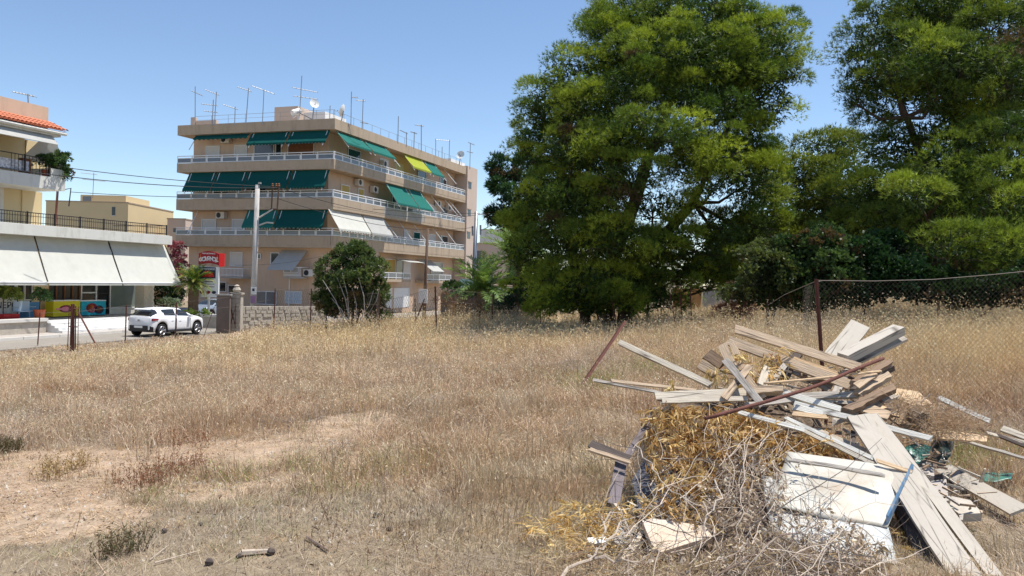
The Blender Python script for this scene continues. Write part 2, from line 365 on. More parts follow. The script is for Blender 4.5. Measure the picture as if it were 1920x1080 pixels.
# planter wall in front of the shop floor, left of the steps
pw = MB().box(-35.44, TS, ROADZ+.1, -35.0, t0s-.25, lt(40, 604, -35.1)[2]); pw.build('planter_wall', M['stone'], lb)
MB().box(-35.5, TS, lt(40, 604, -35.1)[2], -34.9, t0s-.2, lt(40, 600, -35.1)[2]+.05).build('coping', M['kerb'], lb)
# shop fronts
def sf(px): return lt(px, 560, SH)[1]
cz = zb
MB().box(-52, TS, zf, SH-.12, sf(0)-.2, cz).build('wall', M['cream'], lb)
def shopbay(x0, x1, m, frame=M['white'], sill=.0, mull=0, tr=0):
    a, b_ = sf(x0), sf(x1)
    wdw = MB().box(SH-.02, a, zf+sill, SH, b_, cz-.3); w_ = wdw.build('shop_window', m, lb)
    f = MB(); k = .07
    for yy in [a, b_-k]+[a+(b_-a)*i/(mull+1)-k/2 for i in range(1, mull+1)]: f.box(SH+.002, yy, zf, SH+.08, yy+k, cz-.3)
    for z_ in [zf+sill, cz-.37]+([zf+tr] if tr else []): f.box(SH+.003, a+k, z_, SH+.075, b_-k, z_+k)
    f.build('frame', frame, w_)
    if sill: MB().box(SH-.05, a, zf, SH+.04, b_, zf+sill).build('sill_wall', M['slabw'], lb)
def pier(x0, x1, m, n=SH): MB().box(SH-.2, sf(x0)+.01, zf, n+.12, sf(x1)-.01, cz).build('pier', m, lb)
shopbay(-80, 28, M['darkglass'], M['shutter'], 0, 2, 1.0)
shopbay(28.5, 60, M['darkglass'], M['shutter'], 0, 1, .9)
pier(60, 88, M['cream'])
shopbay(88.5, 149, M['darkglass'], M['brownw'], 0, 3, 0)
shopbay(150, 180, M['darkglass'], M['rail'], 0, 0, 1.25)
shopbay(181, 203, M['darkglass'], M['plasticb'], 0, 0, 1.2)
shopbay(204, 265, M['shopglass'], M['rail'], .32, 0, 0)
pier(265.5, 285, M['slabw'], SH)
# facing brick pier
pr = MB().box(-37.3, tp0, zf, -36.6, tp1, cz).build('pier', M['brickst'], lb)
bm_ = MB().box(0, 0, 0, .03, .33, .15).mesh('brick', M['brickst'])
nr = int((cz-zf-1.0)/.175)
for r_ in range(nr):
    for c_ in range(2): inst(bm_, 'brick', pr, (-36.6, tp0+.02+c_*.36+(.08 if r_ % 2 else 0), zf+.05+r_*.175))
MB().box(-52, TS, zf, SH-2.5, tE-.5, cz).build('interior_wall', M['dark'], lb)
MB().box(-50, tE-1.4, ROADZ, SH-.6, tE-1.1, cz).build('wall', M['slabw'], lb)
# long awning in panels
at_n, ab_n = -36.3, -34.9
za = zb-.02; zab = lt(340, 531, ab_n)[2]
seam_top = [-70, 64, 203, 309]; seam_bot = [-60, 90, 230, 341]
ta = [lt(x, 450, at_n)[1] for x in seam_top]; tb = [lt(x, 530, ab_n)[1] for x in seam_bot]
for i in range(3):
    g = .05
    A = [(at_n, ta[i]+g, za), (at_n, ta[i+1]-g, za), (ab_n, tb[i+1]-g, zab), (ab_n, tb[i]+g, zab)]
    N_ = 12; bb = MB(); vs = []
    for u in range(N_+1):
        for v_ in range(7):
            s_, r_ = u/N_, v_/6
            p = Vector(A[0]).lerp(Vector(A[1]), s_).lerp(Vector(A[3]).lerp(Vector(A[2]), s_), r_)
            p.z -= .05*math.sin(math.pi*r_)+.006*math.sin(s_*17+i)
            vs.append(p)
    bb.add(vs, [(u*7+v_, (u+1)*7+v_, (u+1)*7+v_+1, u*7+v_+1) for u in range(N_) for v_ in range(6)])
    aw = bb.build('awning', M['whitec'], lb, smooth=True)
    MB().box(ab_n-.01, tb[i]+g, zab-.14, ab_n+.02, tb[i+1]-g, zab-.002).build('valance', M['whitec'], aw)
    MB().tube([(ab_n+.01, tb[i], zab), (ab_n+.01, tb[i+1], zab)], .035).build('front_bar', M['rail'], aw)
    MB().tube([(at_n+.02, ta[i+1], za), (ab_n, tb[i+1], zab-.02)], .03).build('arm', M['iron'], aw)
# terrace railing
rz1 = lt(323, 424, -35.9)[2]
rl = MB()
rl.box(-35.93, TS, rz1-.04, -35.88, tE-.15, rz1); rl.box(-35.92, TS, zt+.12, -35.89, tE-.15, zt+.15); rl.box(-35.92, TS, rz1-.2, -35.89, tE-.15, rz1-.18)
rail = rl.build('railing', M['iron'], lb)
bl = MB(); tt = 22.0
while tt < tE-.2:
    bl.box(-35.915, tt, zt+.03, -35.9, tt+.016, rz1-.04)
    bl.add([(-35.907, tt+.07+.045*math.cos(a_), zt+.45+.06*math.sin(a_)) for a_ in [k*math.pi/3 for k in range(6)]]+[(-35.9, tt+.07+.045*math.cos(a_), zt+.45+.06*math.sin(a_)) for a_ in [k*math.pi/3 for k in range(6)]], [(i, (i+1) % 6, 6+(i+1) % 6, 6+i) for i in range(6)])
    tt += .145
tag(bl.build('baluster', M['iron'], rail), kind='stuff')
pm = MB().box(-.03, -.03, 0, .03, .03, rz1-zt+.03).mesh('railing_post', M['iron'])
tt = tE-.2
while tt > 22: inst(pm, 'railing_post', rail, (-35.87, tt, zt)); tt -= 1.6
# terrace end railing returns along the side
MB().box(-40, tE-.17, rz1-.04, -35.9, tE-.13, rz1).box(-40, tE-.16, zt+.12, -35.9, tE-.14, zt+.15).build('railing', M['iron'], lb)
# upper floor
n1 = -36.0; zub0 = lt(118, 358, n1)[2]; zub1 = lt(118, 335, n1)[2]; tU = lt(122, 350, n1)[1]
MB().box(-48, TS, zub0, n1, tU, zub1).build('balcony_slab', M['slabw'], lb)
tW = lt(79, 380, -38)[1]
MB().box(-48, TS, zt, -38, tW, zub0-.002).build('wall', M['cream'], lb)
zr0 = lt(118, 262, -36)[2]
MB().box(-48, TS, zub1, -38, lt(100, 300, -38)[1], zr0).build('wall', M['cream'], lb)
for xx in (40,): MB().box(-37.99, lt(xx, 380, -38)[1], zt, -37.93, lt(xx, 380, -38)[1]+.1, zub0-.01).build('drain_pipe', M['cream'], lb)
MB().box(-37.99, lt(47, 300, -38)[1], zub1, -37.93, lt(47, 300, -38)[1]+.1, zr0-.01).build('drain_pipe', M['cream'], lb)
dd = MB().box(-38, lt(6, 380, -38)[1]-1.2, zt, -37.96, lt(6, 380, -38)[1], zt+2.2).build('door', M['shutter'], lb)
# upper railing + cloth + plants
ru = MB(); rzu = lt(118, 302, n1)[2]
ru.box(n1-.1, TS, rzu-.04, n1-.05, tU-.9, rzu).box(n1-.1, TS, zub1+.1, n1-.07, tU-.9, zub1+.13)
rail2 = ru.build('railing', M['iron'], lb); bl = MB(); tt = 30.
while tt < tU-.95: bl.box(n1-.09, tt, zub1, n1-.07, tt+.02, rzu-.04); tt += .2
tag(bl.build('baluster', M['iron'], rail2), kind='stuff')
tt = tU-.95
while tt > 30: inst(pm, 'railing_post', rail2, (n1-.06, tt, zub1), scale=(1, 1, (rzu-zub1)/(rz1-zt))); tt -= 1.4
MB().box(n1-1.6, tU-.85, zub1, n1-.02, tU-.05, zub1+.45).build('parapet', M['slabw'], lb)
# eave with tiles
te = lt(126, 240, -35.3)[1]; ze = lt(126, 245, -35.3)[2]
MB().box(-48, TS, zr0, -35.5, te-.2, ze-.12).build('eave_slab', M['slabw'], lb)
MB().tube([(-35.38, TS, ze-.2), (-35.38, te, ze-.2)], .09, 8).build('gutter', M['slabw'], lb)
tl = MB(); tt = 28.
while tt < te:
    pts = [(.0+.105*math.cos(a_), .085*math.sin(a_)) for a_ in [math.pi*k/5 for k in range(6)]]
    for r_ in range(3):
        n0 = -35.25-r_*.42; z0 = ze-.05+r_*.17
        vs = [(n0, tt+p[0], z0+p[1]+.02) for p in pts]+[(n0-.45, tt+p[0]*.85, z0+.17+p[1]) for p in pts]
        tl.add(vs, [(i, i+1, 7+i, 6+i) for i in range(5)])
    tt += .235
tag(tl.build('roof_tile', M['tile'], lb), kind='stuff')
MB().add([(-35.3, TS, ze-.08), (-35.3, te, ze-.08), (-36.6, te, ze+.42), (-36.6, TS, ze+.42)], [(0, 1, 2, 3)]).build('roof_slope', M['tile'], lb)
tA = lt(91, 200, -36.6)[1]
MB().box(-47, TS, ze-.1, -36.6, tA, lt(91, 202, -36.6)[2]).build('attic_wall', M['wall'], lb)
# rolled awning under the eave and side blind
MB().prism([(-35.6, TS, zr0-.02), (-35.2, TS, zr0-.45), (-35.25, TS, zr0-.47), (-35.7, TS, zr0-.04)], (0, te-TS-.6, 0)).build('awning', M['greyc'], lb)
MB().add([(-36.6, tU-1.0, zr0-.1), (-36.2, tU-.4, zr0-.1), (-36.0, tU-.05, zub1+.5), (-37.2, tU-1.6, zub1+.9)], [(0, 1, 2, 3)]).build('side_blind', M['greyc'], lb)

# ================================================================ BIG APARTMENT BLOCK
Cc = P(628, 222, 64.0); bn, bt, bz = tn(Cc)
bb_ = thing('apartment_block', 'four storey tan apartment block with green awnings and white balcony railings', 'building', (NV*bn+DV*bt), RZ)
def right(px, py):      # on the street face: -> (s along street, z)
    n, t, z = tn(PN(px, py, bn)); return t-bt, z
def left(px, py):       # on the side-street face: -> (a (negative to the left), z)
    n, t, z = tn(PT(px, py, bt)); return n-bn, z
Lr = right(874, 340)[0]; Ll = left(333, 245)[0]
zbands = [(right(629, 242)[1], right(629, 222)[1]), (right(625, 316)[1], right(625, 298)[1]), (right(622, 391.5)[1], right(622, 369.5)[1]), (right(620, 464.5)[1], right(620, 442)[1])]
RB, RA = 1.35, -1.3       # recess behind side face / street face
for i, (z0, z1) in enumerate(zbands):
    o = MB()
    o.box(Ll, 0, z0, 0, 14, z1) if i == 0 else o.box(Ll, 0, z0, 0, .18, z1)
    if i == 0:
        o = MB().box(Ll, 0, z0, 0, Lr, z1)
        o.build('parapet_band', M['band'], bb_)
    else:
        MB().box(Ll, 0, z0, 0, Lr, z0+.22).build('balcony_slab', M['band'], bb_)
        MB().box(Ll, 0, z0+.222, -.2, .16, z1).build('parapet_band', M['band'], bb_)
        # street side band made of separate facing panels
        npan = 13; L_ = Lr/npan
        dk = M['dkconc'] if False else M['band']
        pmesh = MB().box(-.16, .012, z0+.222, .012, L_-.012, z1).mesh('band_panel', M['band'])
        pdark = MB().box(-.16, .012, z0+.222, .012, L_-.012, z1).mesh('band_panel', M['conc'])
        for k in range(npan):
            s0 = k*L_
            isd = (i == 2 and 728 < 960+FPX*0 and (right(726, 390)[0] < s0+L_*.5 < right(792, 400)[0]))
            inst(pdark if isd else pmesh, 'band_panel', bb_, (0, s0, 0))
        MB().box(Ll, .16, z0+.222, Ll+.14, 3.5, z1).build('parapet_band', M['band'], bb_)
# walls behind the balconies
WA, WB = RA, RB
for i in range(3):
    z0 = zbands[i+1][0]+.221; z1 = zbands[i][0]-.001
    MB().box(Ll+.55, WB, z0, WA, Lr-.2, z1).build('wall', M['wall'], bb_)
base = ROADZ-.2; z3 = zbands[3][0]-.001
MB().box(Ll+.55, 1.0, base, -.1, right(712, 500)[0], z3).build('wall', M['wall'], bb_)
MB().box(Ll+.56, 1.001+right(712, 500)[0], base, -1.3, Lr-.2, z3-.001).build('wall', M['wall'], bb_)
# end block of the street side (pale stair wing)
zt_ = right(876, 313)[1]
MB().box(-9, Lr+.01, base, .15, Lr+3.0, zt_+.1).build('stair_wing', M['pinkwall'], bb_)
for (px, py) in ((868, 345), (868, 397), (868, 440)):
    s, z = Lr+.3, right(870, py)[1]
    w_ = MB().box(.15, s, z-.35, .17, s+.9, z+.35).build('window', M['darkglass'], bb_)
    MB().box(.15, s-.08, z+.35, .22, s+.98, z+.45).build('sill', M['band'], w_)
# railings
def railing(i, seg, face, cut=None):
    z0, z1 = zbands[i]; L = -Ll if face == 'l' else Lr; n = 10 if face == 'l' else 21
    w = L/n; H = .42
    def bx(b, s0, s1, d0, d1, za_, zb_):
        return b.box(-s1, d0, za_, -s0, d1, zb_) if face == 'l' else b.box(-d1, s0, za_, -d0, s1, zb_)
    fr = MB(); bx(fr, .06, .12, .03, .08, z1+.02, z1+H+.04); bx(fr, w-.06, w, .03, .08, z1+.02, z1+H+.04); bx(fr, .12, w-.06, .035, .075, z1+.03, z1+.09); bx(fr, .12, w-.06, .035, .075, z1+H-.02, z1+H+.04)
    gl = bx(MB(), .12, w-.06, .05, .06, z1+.09, z1+H-.02)
    fm = fr.mesh('rail_frame', M['rail']); gm = gl.mesh('glass_panel', M['greyglass'])
    top = MB(); bx(top, 0, L, .03, .09, z1+H+.16, z1+H+.22)
    for k in range(n+1): bx(top, max(0, k*w-.02), min(L, k*w+.04), .04, .08, z1, z1+H+.16)
    rt_ = top.build('balcony_railing', M['rail'], bb_)
    for k in range(n):
        loc = (-k*w, 0, 0) if face == 'l' else (0, k*w, 0)
        inst(fm, 'rail_frame', rt_, loc); inst(gm, 'glass_panel', rt_, loc)
for i in (1, 2, 3):
    railing(i, 0, 'l'); railing(i, 0, 'r')
# awnings
def awning(face, x0, x1, i, drop, out, m, y=None, arms=True, off=.0):
    zt0 = zbands[i][0]-.03
    f = left if face == 'l' else right
    yy = [232, 305, 380, 452][i]
    s0 = f(x0, yy)[0]; s1 = f(x1, yy)[0]
    def pt(s, d, z): return (s, -d, z) if face == 'l' else (d, s, z)
    vs = []; n = 8
    for u in range(n+1):
        for k in range(5):
            r_ = k/4; s = s0+(s1-s0)*u/n
            vs.append(pt(s, -.25-off+(out+.25+off)*r_, zt0-drop*r_-.04*math.sin(math.pi*r_)*(1+.3*math.sin(u*2.3+x0))))
    b = MB().add(vs, [(u*5+k, (u+1)*5+k, (u+1)*5+k+1, u*5+k+1) for u in range(n) for k in range(4)])
    aw = b.build('awning', m, bb_, smooth=True)
    v = MB(); ns = 12
    for u in range(ns):
        sa, sb = s0+(s1-s0)*u/ns, s0+(s1-s0)*(u+1)/ns; sm = (sa+sb)/2
        v.add([pt(sa, out, zt0-drop), pt(sb, out, zt0-drop), pt(sb, out+.01, zt0-drop-.12), pt(sm, out+.01, zt0-drop-.2), pt(sa, out+.01, zt0-drop-.12)], [(0, 1, 2, 3, 4)])
    v.build('valance', m, aw)
    if arms:
        for s in (s0+.25*(1 if s1 > s0 else -1), s1-.25*(1 if s1 > s0 else -1)):
            MB().tube([pt(s, -.2, zt0-.05), pt(s, out+.05, zt0-drop-.35)], .03, 5).build('arm', M['rail'], aw)
def arm(face, x, i, drop, out):
    f = left if face == 'l' else right; s = f(x, [232, 305, 380, 452][i])[0]; zt0 = zbands[i][0]
    def pt(s, d, z): return (s, -d, z) if face == 'l' else (d, s, z)
    MB().tube([pt(s, -.6, zt0-.05), pt(s, out, zt0-drop)], .035, 5).build('awning_arm', M['rail'], bb_)
awning('l', 364, 466, 0, .28, .1, M['green'], arms=False)
awning('l', 469, 541, 0, .95, .45, M['green']); awning('l', 543, 617, 0, .95, .45, M['green'])
awning('l', 352, 404, 1, 1.5, .6, M['green']); awning('l', 405, 462, 1, 1.5, .6, M['green']); awning('l', 463, 545, 1, 1.35, .5, M['green']); awning('l', 547, 616, 1, 1.35, .5, M['green'])
awning('l', 461, 519, 2, 1.35, .5, M['green2']); awning('l', 521, 612, 2, 1.35, .5, M['green'])
awning('r', 634, 683, 0, .95, .8, M['green2']); awning('r', 686, 729, 0, .95, .8, M['green2'])
awning('r', 762, 797, 0, 1.15, .8, M['limec']); awning('r', 799, 822, 0, 1.2, .8, M['green2'])
awning('r', 727, 767, 1, 1.75, 1.1, M['green2']); awning('r', 769, 795, 1, 1.75, 1.1, M['green2'])
awning('r', 621, 682, 2, 1.5, .75, M['whitec']); awning('r', 684, 724, 2, 1.5, .75, M['greyc'])
for x in (737, 826, 845): arm('r', x, 0, 1.6, .8)
for x in (800, 820, 845, 853): arm('r', x, 1, 1.7, .9)
for x in (732, 760, 787, 822, 845): arm('r', x, 2, 1.7, .8)
arm('l', 360, 0, 1.3, .3); arm('l', 362, 2, 2.0, .6)
# doors and windows behind the balconies
def opening(face, x0, x1, i, m, h=2.15, y0=0, name='balcony_door', wall=None):
    f = left if face == 'l' else right
    d = (WB if face == 'l' else -WA) if wall is None else wall
    yy = [270, 345, 415, 480][i]
    # shift for the recess: the pixel column is read on the outer face plane, then moved with the parallax
    if face == 'l': s0 = tn(PT(x0, yy, bt+d))[0]-bn; s1 = tn(PT(x1, yy, bt+d))[0]-bn
    else: s0 = tn(PN(x0, yy, bn-d))[1]-bt; s1 = tn(PN(x1, yy, bn-d))[1]-bt
    z0 = zbands[i+1][0]+.23 if i < 3 else base+.2
    z0 += y0; z1 = z0+h; k = .07
    def bx(b, a0, a1, e0, e1, za_, zb_):
        return b.box(min(a0, a1), d-e1, za_, max(a0, a1), d-e0, zb_) if face == 'l' else b.box(-d+e0, min(a0, a1), za_, -d+e1, max(a0, a1), zb_)
    o = bx(MB(), s0, s1, .0, .03, z0, z1).build(name, m, bb_)
    fr = MB(); bx(fr, s0, s0+k*(1 if s1 > s0 else -1), .031, .07, z0, z1); bx(fr, s1-k*(1 if s1 > s0 else -1), s1, .031, .07, z0, z1); bx(fr, s0+k, s1-k, .031, .07, z1-k, z1)
    fr.build('frame', M['rail'], o)
for a in [('l', 387, 413, 0, M['shutter']), ('l', 440, 464, 0, M['shutter']), ('l', 477, 515, 0, M['greyglass']), ('l', 517, 529, 0, M['darkglass']), ('l', 540, 590, 0, M['brownw']),
          ('l', 470, 500, 1, M['darkglass']), ('l', 400, 430, 1, M['darkglass']), ('l', 550, 590, 1, M['shutter']),
          ('l', 379, 406, 2, M['shutter']), ('l', 436, 460, 2, M['shutter']), ('l', 478, 500, 2, M['darkglass']), ('l', 536, 570, 2, M['darkglass']),
          ('r', 652, 676, 0, M['darkglass']), ('r', 712, 728, 0, M['shutter']), ('r', 742, 756, 0, M['shutter']), ('r', 784, 800, 0, M['darkglass']), ('r', 826, 838, 0, M['darkglass']),
          ('r', 639, 655, 1, M['yshutter']), ('r', 671, 682, 1, M['yshutter']), ('r', 735, 755, 1, M['darkglass']), ('r', 806, 818, 1, M['shutter']), ('r', 830, 840, 1, M['greyglass']),
          ('r', 640, 664, 2, M['darkglass']), ('r', 700, 716, 2, M['shutter']), ('r', 757, 768, 2, M['shutter']), ('r', 775, 788, 2, M['green']), ('r', 803, 816, 2, M['shutter']), ('r', 826, 840, 2, M['darkglass'])]:
    opening(*a)
def ac(face, x, i, top=.5):
    f = left if face == 'l' else right
    d = WB if face == 'l' else -WA; yy = [255, 330, 400, 480][i]
    s = (tn(PT(x, yy, bt+d))[0]-bn) if face == 'l' else (tn(PN(x, yy, bn-d))[1]-bt)
    z = zbands[i][0]-top
    loc = (s, d-.28, z-.55) if face == 'l' else (-d+.28, s, z-.55)
    o = inst(ACM, 'air_conditioner', bb_, loc, 0 if face == 'l' else R(90))
    inst(ACF, 'fan_grille', o)
ACM = MB().box(-.42, -.2, 0, .42, .2, .56).mesh('air_conditioner', M['shutter'])
ACF = MB().tube([(-.12, -.2, .28), (-.12, -.215, .28)], .22, 14).mesh('fan_grille', M['plasticb'])
for a in [('l', 428, 0, .05), ('l', 419, 2, .1), ('r', 668, 1, .1), ('r', 697, 1, .4), ('r', 818, 1, .3), ('r', 838, 1, .5), ('r', 716, 0, 1.0)]: ac(*a)
# raised ground floor, side-street face (wall at b=1.0)
def lowwin(face, x0, y0, x1, y1, m, name='window', fm=M['rail']):
    d = 1.0 if face == 'l' else .1
    if face == 'l':
        s0, _, z1 = tn(PT(x0, y0, bt+d)); s1, _, z0 = tn(PT(x1, y1, bt+d)); s0 -= bn; s1 -= bn
        B = lambda b, a, c, e, f_, za_, zb_: b.box(a, d-f_, za_, c, d-e, zb_)
    else:
        _, s0, z1 = tn(PN(x0, y0, bn-d)); _, s1, z0 = tn(PN(x1, y1, bn-d)); s0 -= bt; s1 -= bt
        B = lambda b, a, c, e, f_, za_, zb_: b.box(-d+e, a, za_, -d+f_, c, zb_)
    o = B(MB(), s0, s1, 0, .03, z0, z1).build(name, m, bb_); k = .07
    fr = MB(); B(fr, s0, s0+k, .031, .07, z0, z1); B(fr, s1-k, s1, .031, .07, z0, z1); B(fr, s0+k, s1-k, .031, .07, z1-k, z1); B(fr, s0+k, s1-k, .031, .07, z0, z0+k)
    if s1-s0 > 1.1 and m is not M['shutter']: B(fr, (s0+s1)/2-.03, (s0+s1)/2+.03, .031, .068, z0+k, z1-k)
    fr.build('frame', fm, o); return s0, s1, z0, z1
lowwin('l', 432, 472, 455, 500, M['shutter']); lowwin('l', 508, 473, 524, 496, M['darkglass']); lowwin('l', 482, 475, 490, 486, M['darkglass'])
lowwin('l', 480, 545, 519, 572, M['greyglass']); lowwin('l', 535, 545, 566, 570, M['bluep']); lowwin('l', 428, 534, 446, 560, M['darkglass']); lowwin('l', 412, 528, 425, 548, M['darkglass'])
lowwin('l', 532, 500, 560, 512, M['darkglass'])
def lowbalc(x0, x1, yt, yb):
    s0, _, z1 = tn(PT(x0, yt, bt-.1)); s1, _, z0 = tn(PT(x1, yb, bt-.1)); s0 -= bn; s1 -= bn
    o = MB().box(s0, -.1, z0-.15, s1, 1.0, z0).build('balcony_slab', M['conc'], bb_)
    b = MB(); b.box(s0, -.1, z1-.06, s1, -.04, z1); b.box(s0, -.09, z0+.1, s1, -.05, z0+.15)
    for k in range(17): b.box(s0+(s1-s0-.04)*k/16, -.085, z0, s0+(s1-s0-.04)*k/16+.03, -.055, z1-.06)
    b.box(s0, -.04, z1-.06, s0+.05, .99, z1); b.box(s1-.05, -.04, z1-.06, s1, .99, z1)
    b.build('balcony_railing', M['rail'], bb_)
lowbalc(414, 455, 502, 519); lowbalc(532, 564, 500, 519)
# raised ground floor's white awning, its shade put into the grey canvas
s0 = tn(PT(529, 470, bt+.9))[0]-bn; s1 = tn(PT(577, 470, bt+.9))[0]-bn; z_ = tn(PT(550, 469, bt+.9))[2]
MB().add([(s0, .9, z_), (s1, .9, z_), (s1-.35, -.6, z_-1.65), (s0-.4, -.6, z_-1.65)], [(0, 1, 2, 3)]).build('awning', M['greyc'], bb_)
o = inst(ACM, 'air_conditioner', bb_, (tn(PT(572, 515, bt))[0]-bn, .55, tn(PT(572, 518, bt+.8))[2]), R(0)); inst(ACF, 'fan_grille', o)
MB().tube([(tn(PT(530, 525, bt))[0]-bn, .95, tn(PT(530, 522, bt))[2]), (tn(PT(530, 525, bt))[0]-bn, .95, base+1)], .06).build('drain_pipe', M['rail'], bb_)
for xx in (398, 579, 608): MB().tube([(tn(PT(xx, 525, bt+1))[0]-bn, .97, z3-.3), (tn(PT(xx, 525, bt+1))[0]-bn, .97, base+.2)], .035).build('drain_pipe', M['wall'], bb_)
# raised ground floor, street face
def sbalc(x0, x1, yt, yb):
    s0, z1 = right(x0, yt); s1, z0 = right(x1, yb); z1 = right(x0, yt)[1]
    MB().box(-1.29, s0, z0-.25, 0, s1, z0).build('balcony_slab', M['band'], bb_)
    b = MB(); b.box(-.08, s0, z1-.06, -.03, s1, z1); b.box(-.08, s0, z0+.1, -.03, s1, z0+.16); n = 4
    for k in range(n+1): b.box(-.075, s0+(s1-s0-.08)*k/n, z0, -.035, s0+(s1-s0-.08)*k/n+.08, z1-.06)
    r_ = b.build('balcony_railing', M['rail'], bb_)
    for k in range(n): MB().box(-.065, s0+(s1-s0-.08)*k/n+.08, z0+.16, -.05, s0+(s1-s0-.08)*(k+1)/n, z1-.06).build('glass_panel', M['greyglass'], r_)
sbalc(715, 770, 510, 524); sbalc(801, 846, 514, 527)
opening('r', 722, 741, 3, M['yshutter'], 2.1, 2.9); opening('r', 743, 756, 3, M['darkglass'], 2.1, 2.9); opening('r', 757, 769, 3, M['shutter'], 2.1, 2.9); opening('r', 808, 830, 3, M['greyglass'], 2.1, 2.9)
lowwin('r', 660, 540, 700, 565, M['greyglass'])
for x0, x1 in ((739, 768), (724, 736)):
    opening('r', x0, x1, 3, M['rail'], 1.9, .4, name='garage_window')
s = right(716, 480)[0]
MB().add([(-1.2, s-.6, z3-.5), (-1.2, s+.9, z3-.5), (.1, s+.9, z3-1.25), (.1, s-.6, z3-1.25)], [(0, 1, 2, 3)]).build('awning', M['whitec'], bb_)
s = right(770, 480)[0]
MB().add([(-1.2, s-1.5, z3-.4), (-1.2, s+1.9, z3-.4), (.7, s+1.9, z3-.75), (.7, s-1.5, z3-.75)], [(0, 1, 2, 3)]).build('awning', M['greyc'], bb_)
s = right(815, 480)[0]
MB().add([(-1.2, s-1.6, z3-.3), (-1.2, s+1.6, z3-.3), (.5, s+1.4, z3-1.5), (.5, s-1.4, z3-1.5)], [(0, 1, 2, 3)]).build('awning', M['greyc'], bb_)
# roof things that belong to the block
zR = zbands[0][1]
a0 = left(466, 228)[0]; a1 = left(546, 228)[0]
MB().box(a0, 3.5, zR-.3, a0+2.3, 8, zR+1.95).build('stair_house', M['pinkwall'], bb_)
MB().box(a0+2.3, 4.5, zR-.3, a1+.3, 8, zR+1.6).build('stair_house', M['white'], bb_)
MB().box(Ll+.9, .5, zR-.05, Ll+1.3, .9, zR+.75).box(Ll+1.32, .6, zR-.05, Ll+3.4, .9, zR+.45).build('chimney', M['pinkwall'], bb_)
rr = MB()
for k in range(9): rr.tube([(Ll+1.5+k*(-Ll-1.7)/8, .3, zR), (Ll+1.5+k*(-Ll-1.7)/8, .3, zR+.75)], .018, 4)
rr.tube([(Ll+1.5, .3, zR+.75), (-.2, .3, zR+.75)], .015, 4); rr.tube([(Ll+1.5, .3, zR+.42), (-.2, .3, zR+.42)], .012, 4)
for k in range(18): rr.tube([(-.3, .3+k*(Lr-1)/17, zR), (-.3, .3+k*(Lr-1)/17, zR+.7)], .018, 4)
rr.tube([(-.3, .3, zR+.7), (-.3, Lr-.7, zR+.7)], .015, 4)
rr.build('roof_railing', M['steel'], bb_)
MB().box(-3.2, Lr-3, zR-.1, -.6, Lr+1, zR+.55).build('roof_hut', M['white'], bb_)
# ================================================================ TREES
def nrm(a): return a/np.maximum(np.linalg.norm(a, axis=-1, keepdims=True), 1e-9)
def needles(base, d, L, W, m, spread):
    N = len(base); b_ = np.repeat(base, m, 0); dd = nrm(np.repeat(d, m, 0)+spread*rng.randn(N*m, 3))
    l = L*(.6+.55*rng.rand(N*m, 1)); s = nrm(np.cross(dd, rng.randn(N*m, 3)))*W*.5
    return np.stack([b_-s, b_+s, b_+dd*l], 1)
def leaves(base, d, L, W, m, spread):
    N = len(base); b_ = np.repeat(base, m, 0); dd = nrm(np.repeat(d, m, 0)+spread*rng.randn(N*m, 3))
    l = L*(.6+.6*rng.rand(N*m, 1)); s = nrm(np.cross(dd, rng.randn(N*m, 3)))*W*.5
    return np.stack([b_, b_+dd*l*.5+s, b_+dd*l, b_+dd*l*.5-s], 1)
def fillers(lobes, dens, L, W, c, k=3):
    B, D = [], []
    for (cx, cy, cz, rx, ry, rz_) in lobes:
        n = int(dens*4.2*rx*ry*rz_)+4; d = nrm(rng.randn(n, 3)); B.append(np.array([cx, cy, cz])+d*np.array([rx, ry, rz_])*(.25+.62*rng.rand(n, 1)**.6)); D.append(nrm(rng.randn(n, 3)))
    B, D = np.concatenate(B), np.concatenate(D); f = needles if k == 3 else leaves
    V_ = f(B, D, L, W, 2, .9); return V_, np.tile(np.array(c), (len(V_), 1))*(.7+.6*rng.rand(len(V_), 1))
def join(a, b_): return np.concatenate([a[0], b_[0]]), np.concatenate([a[1], b_[1]])
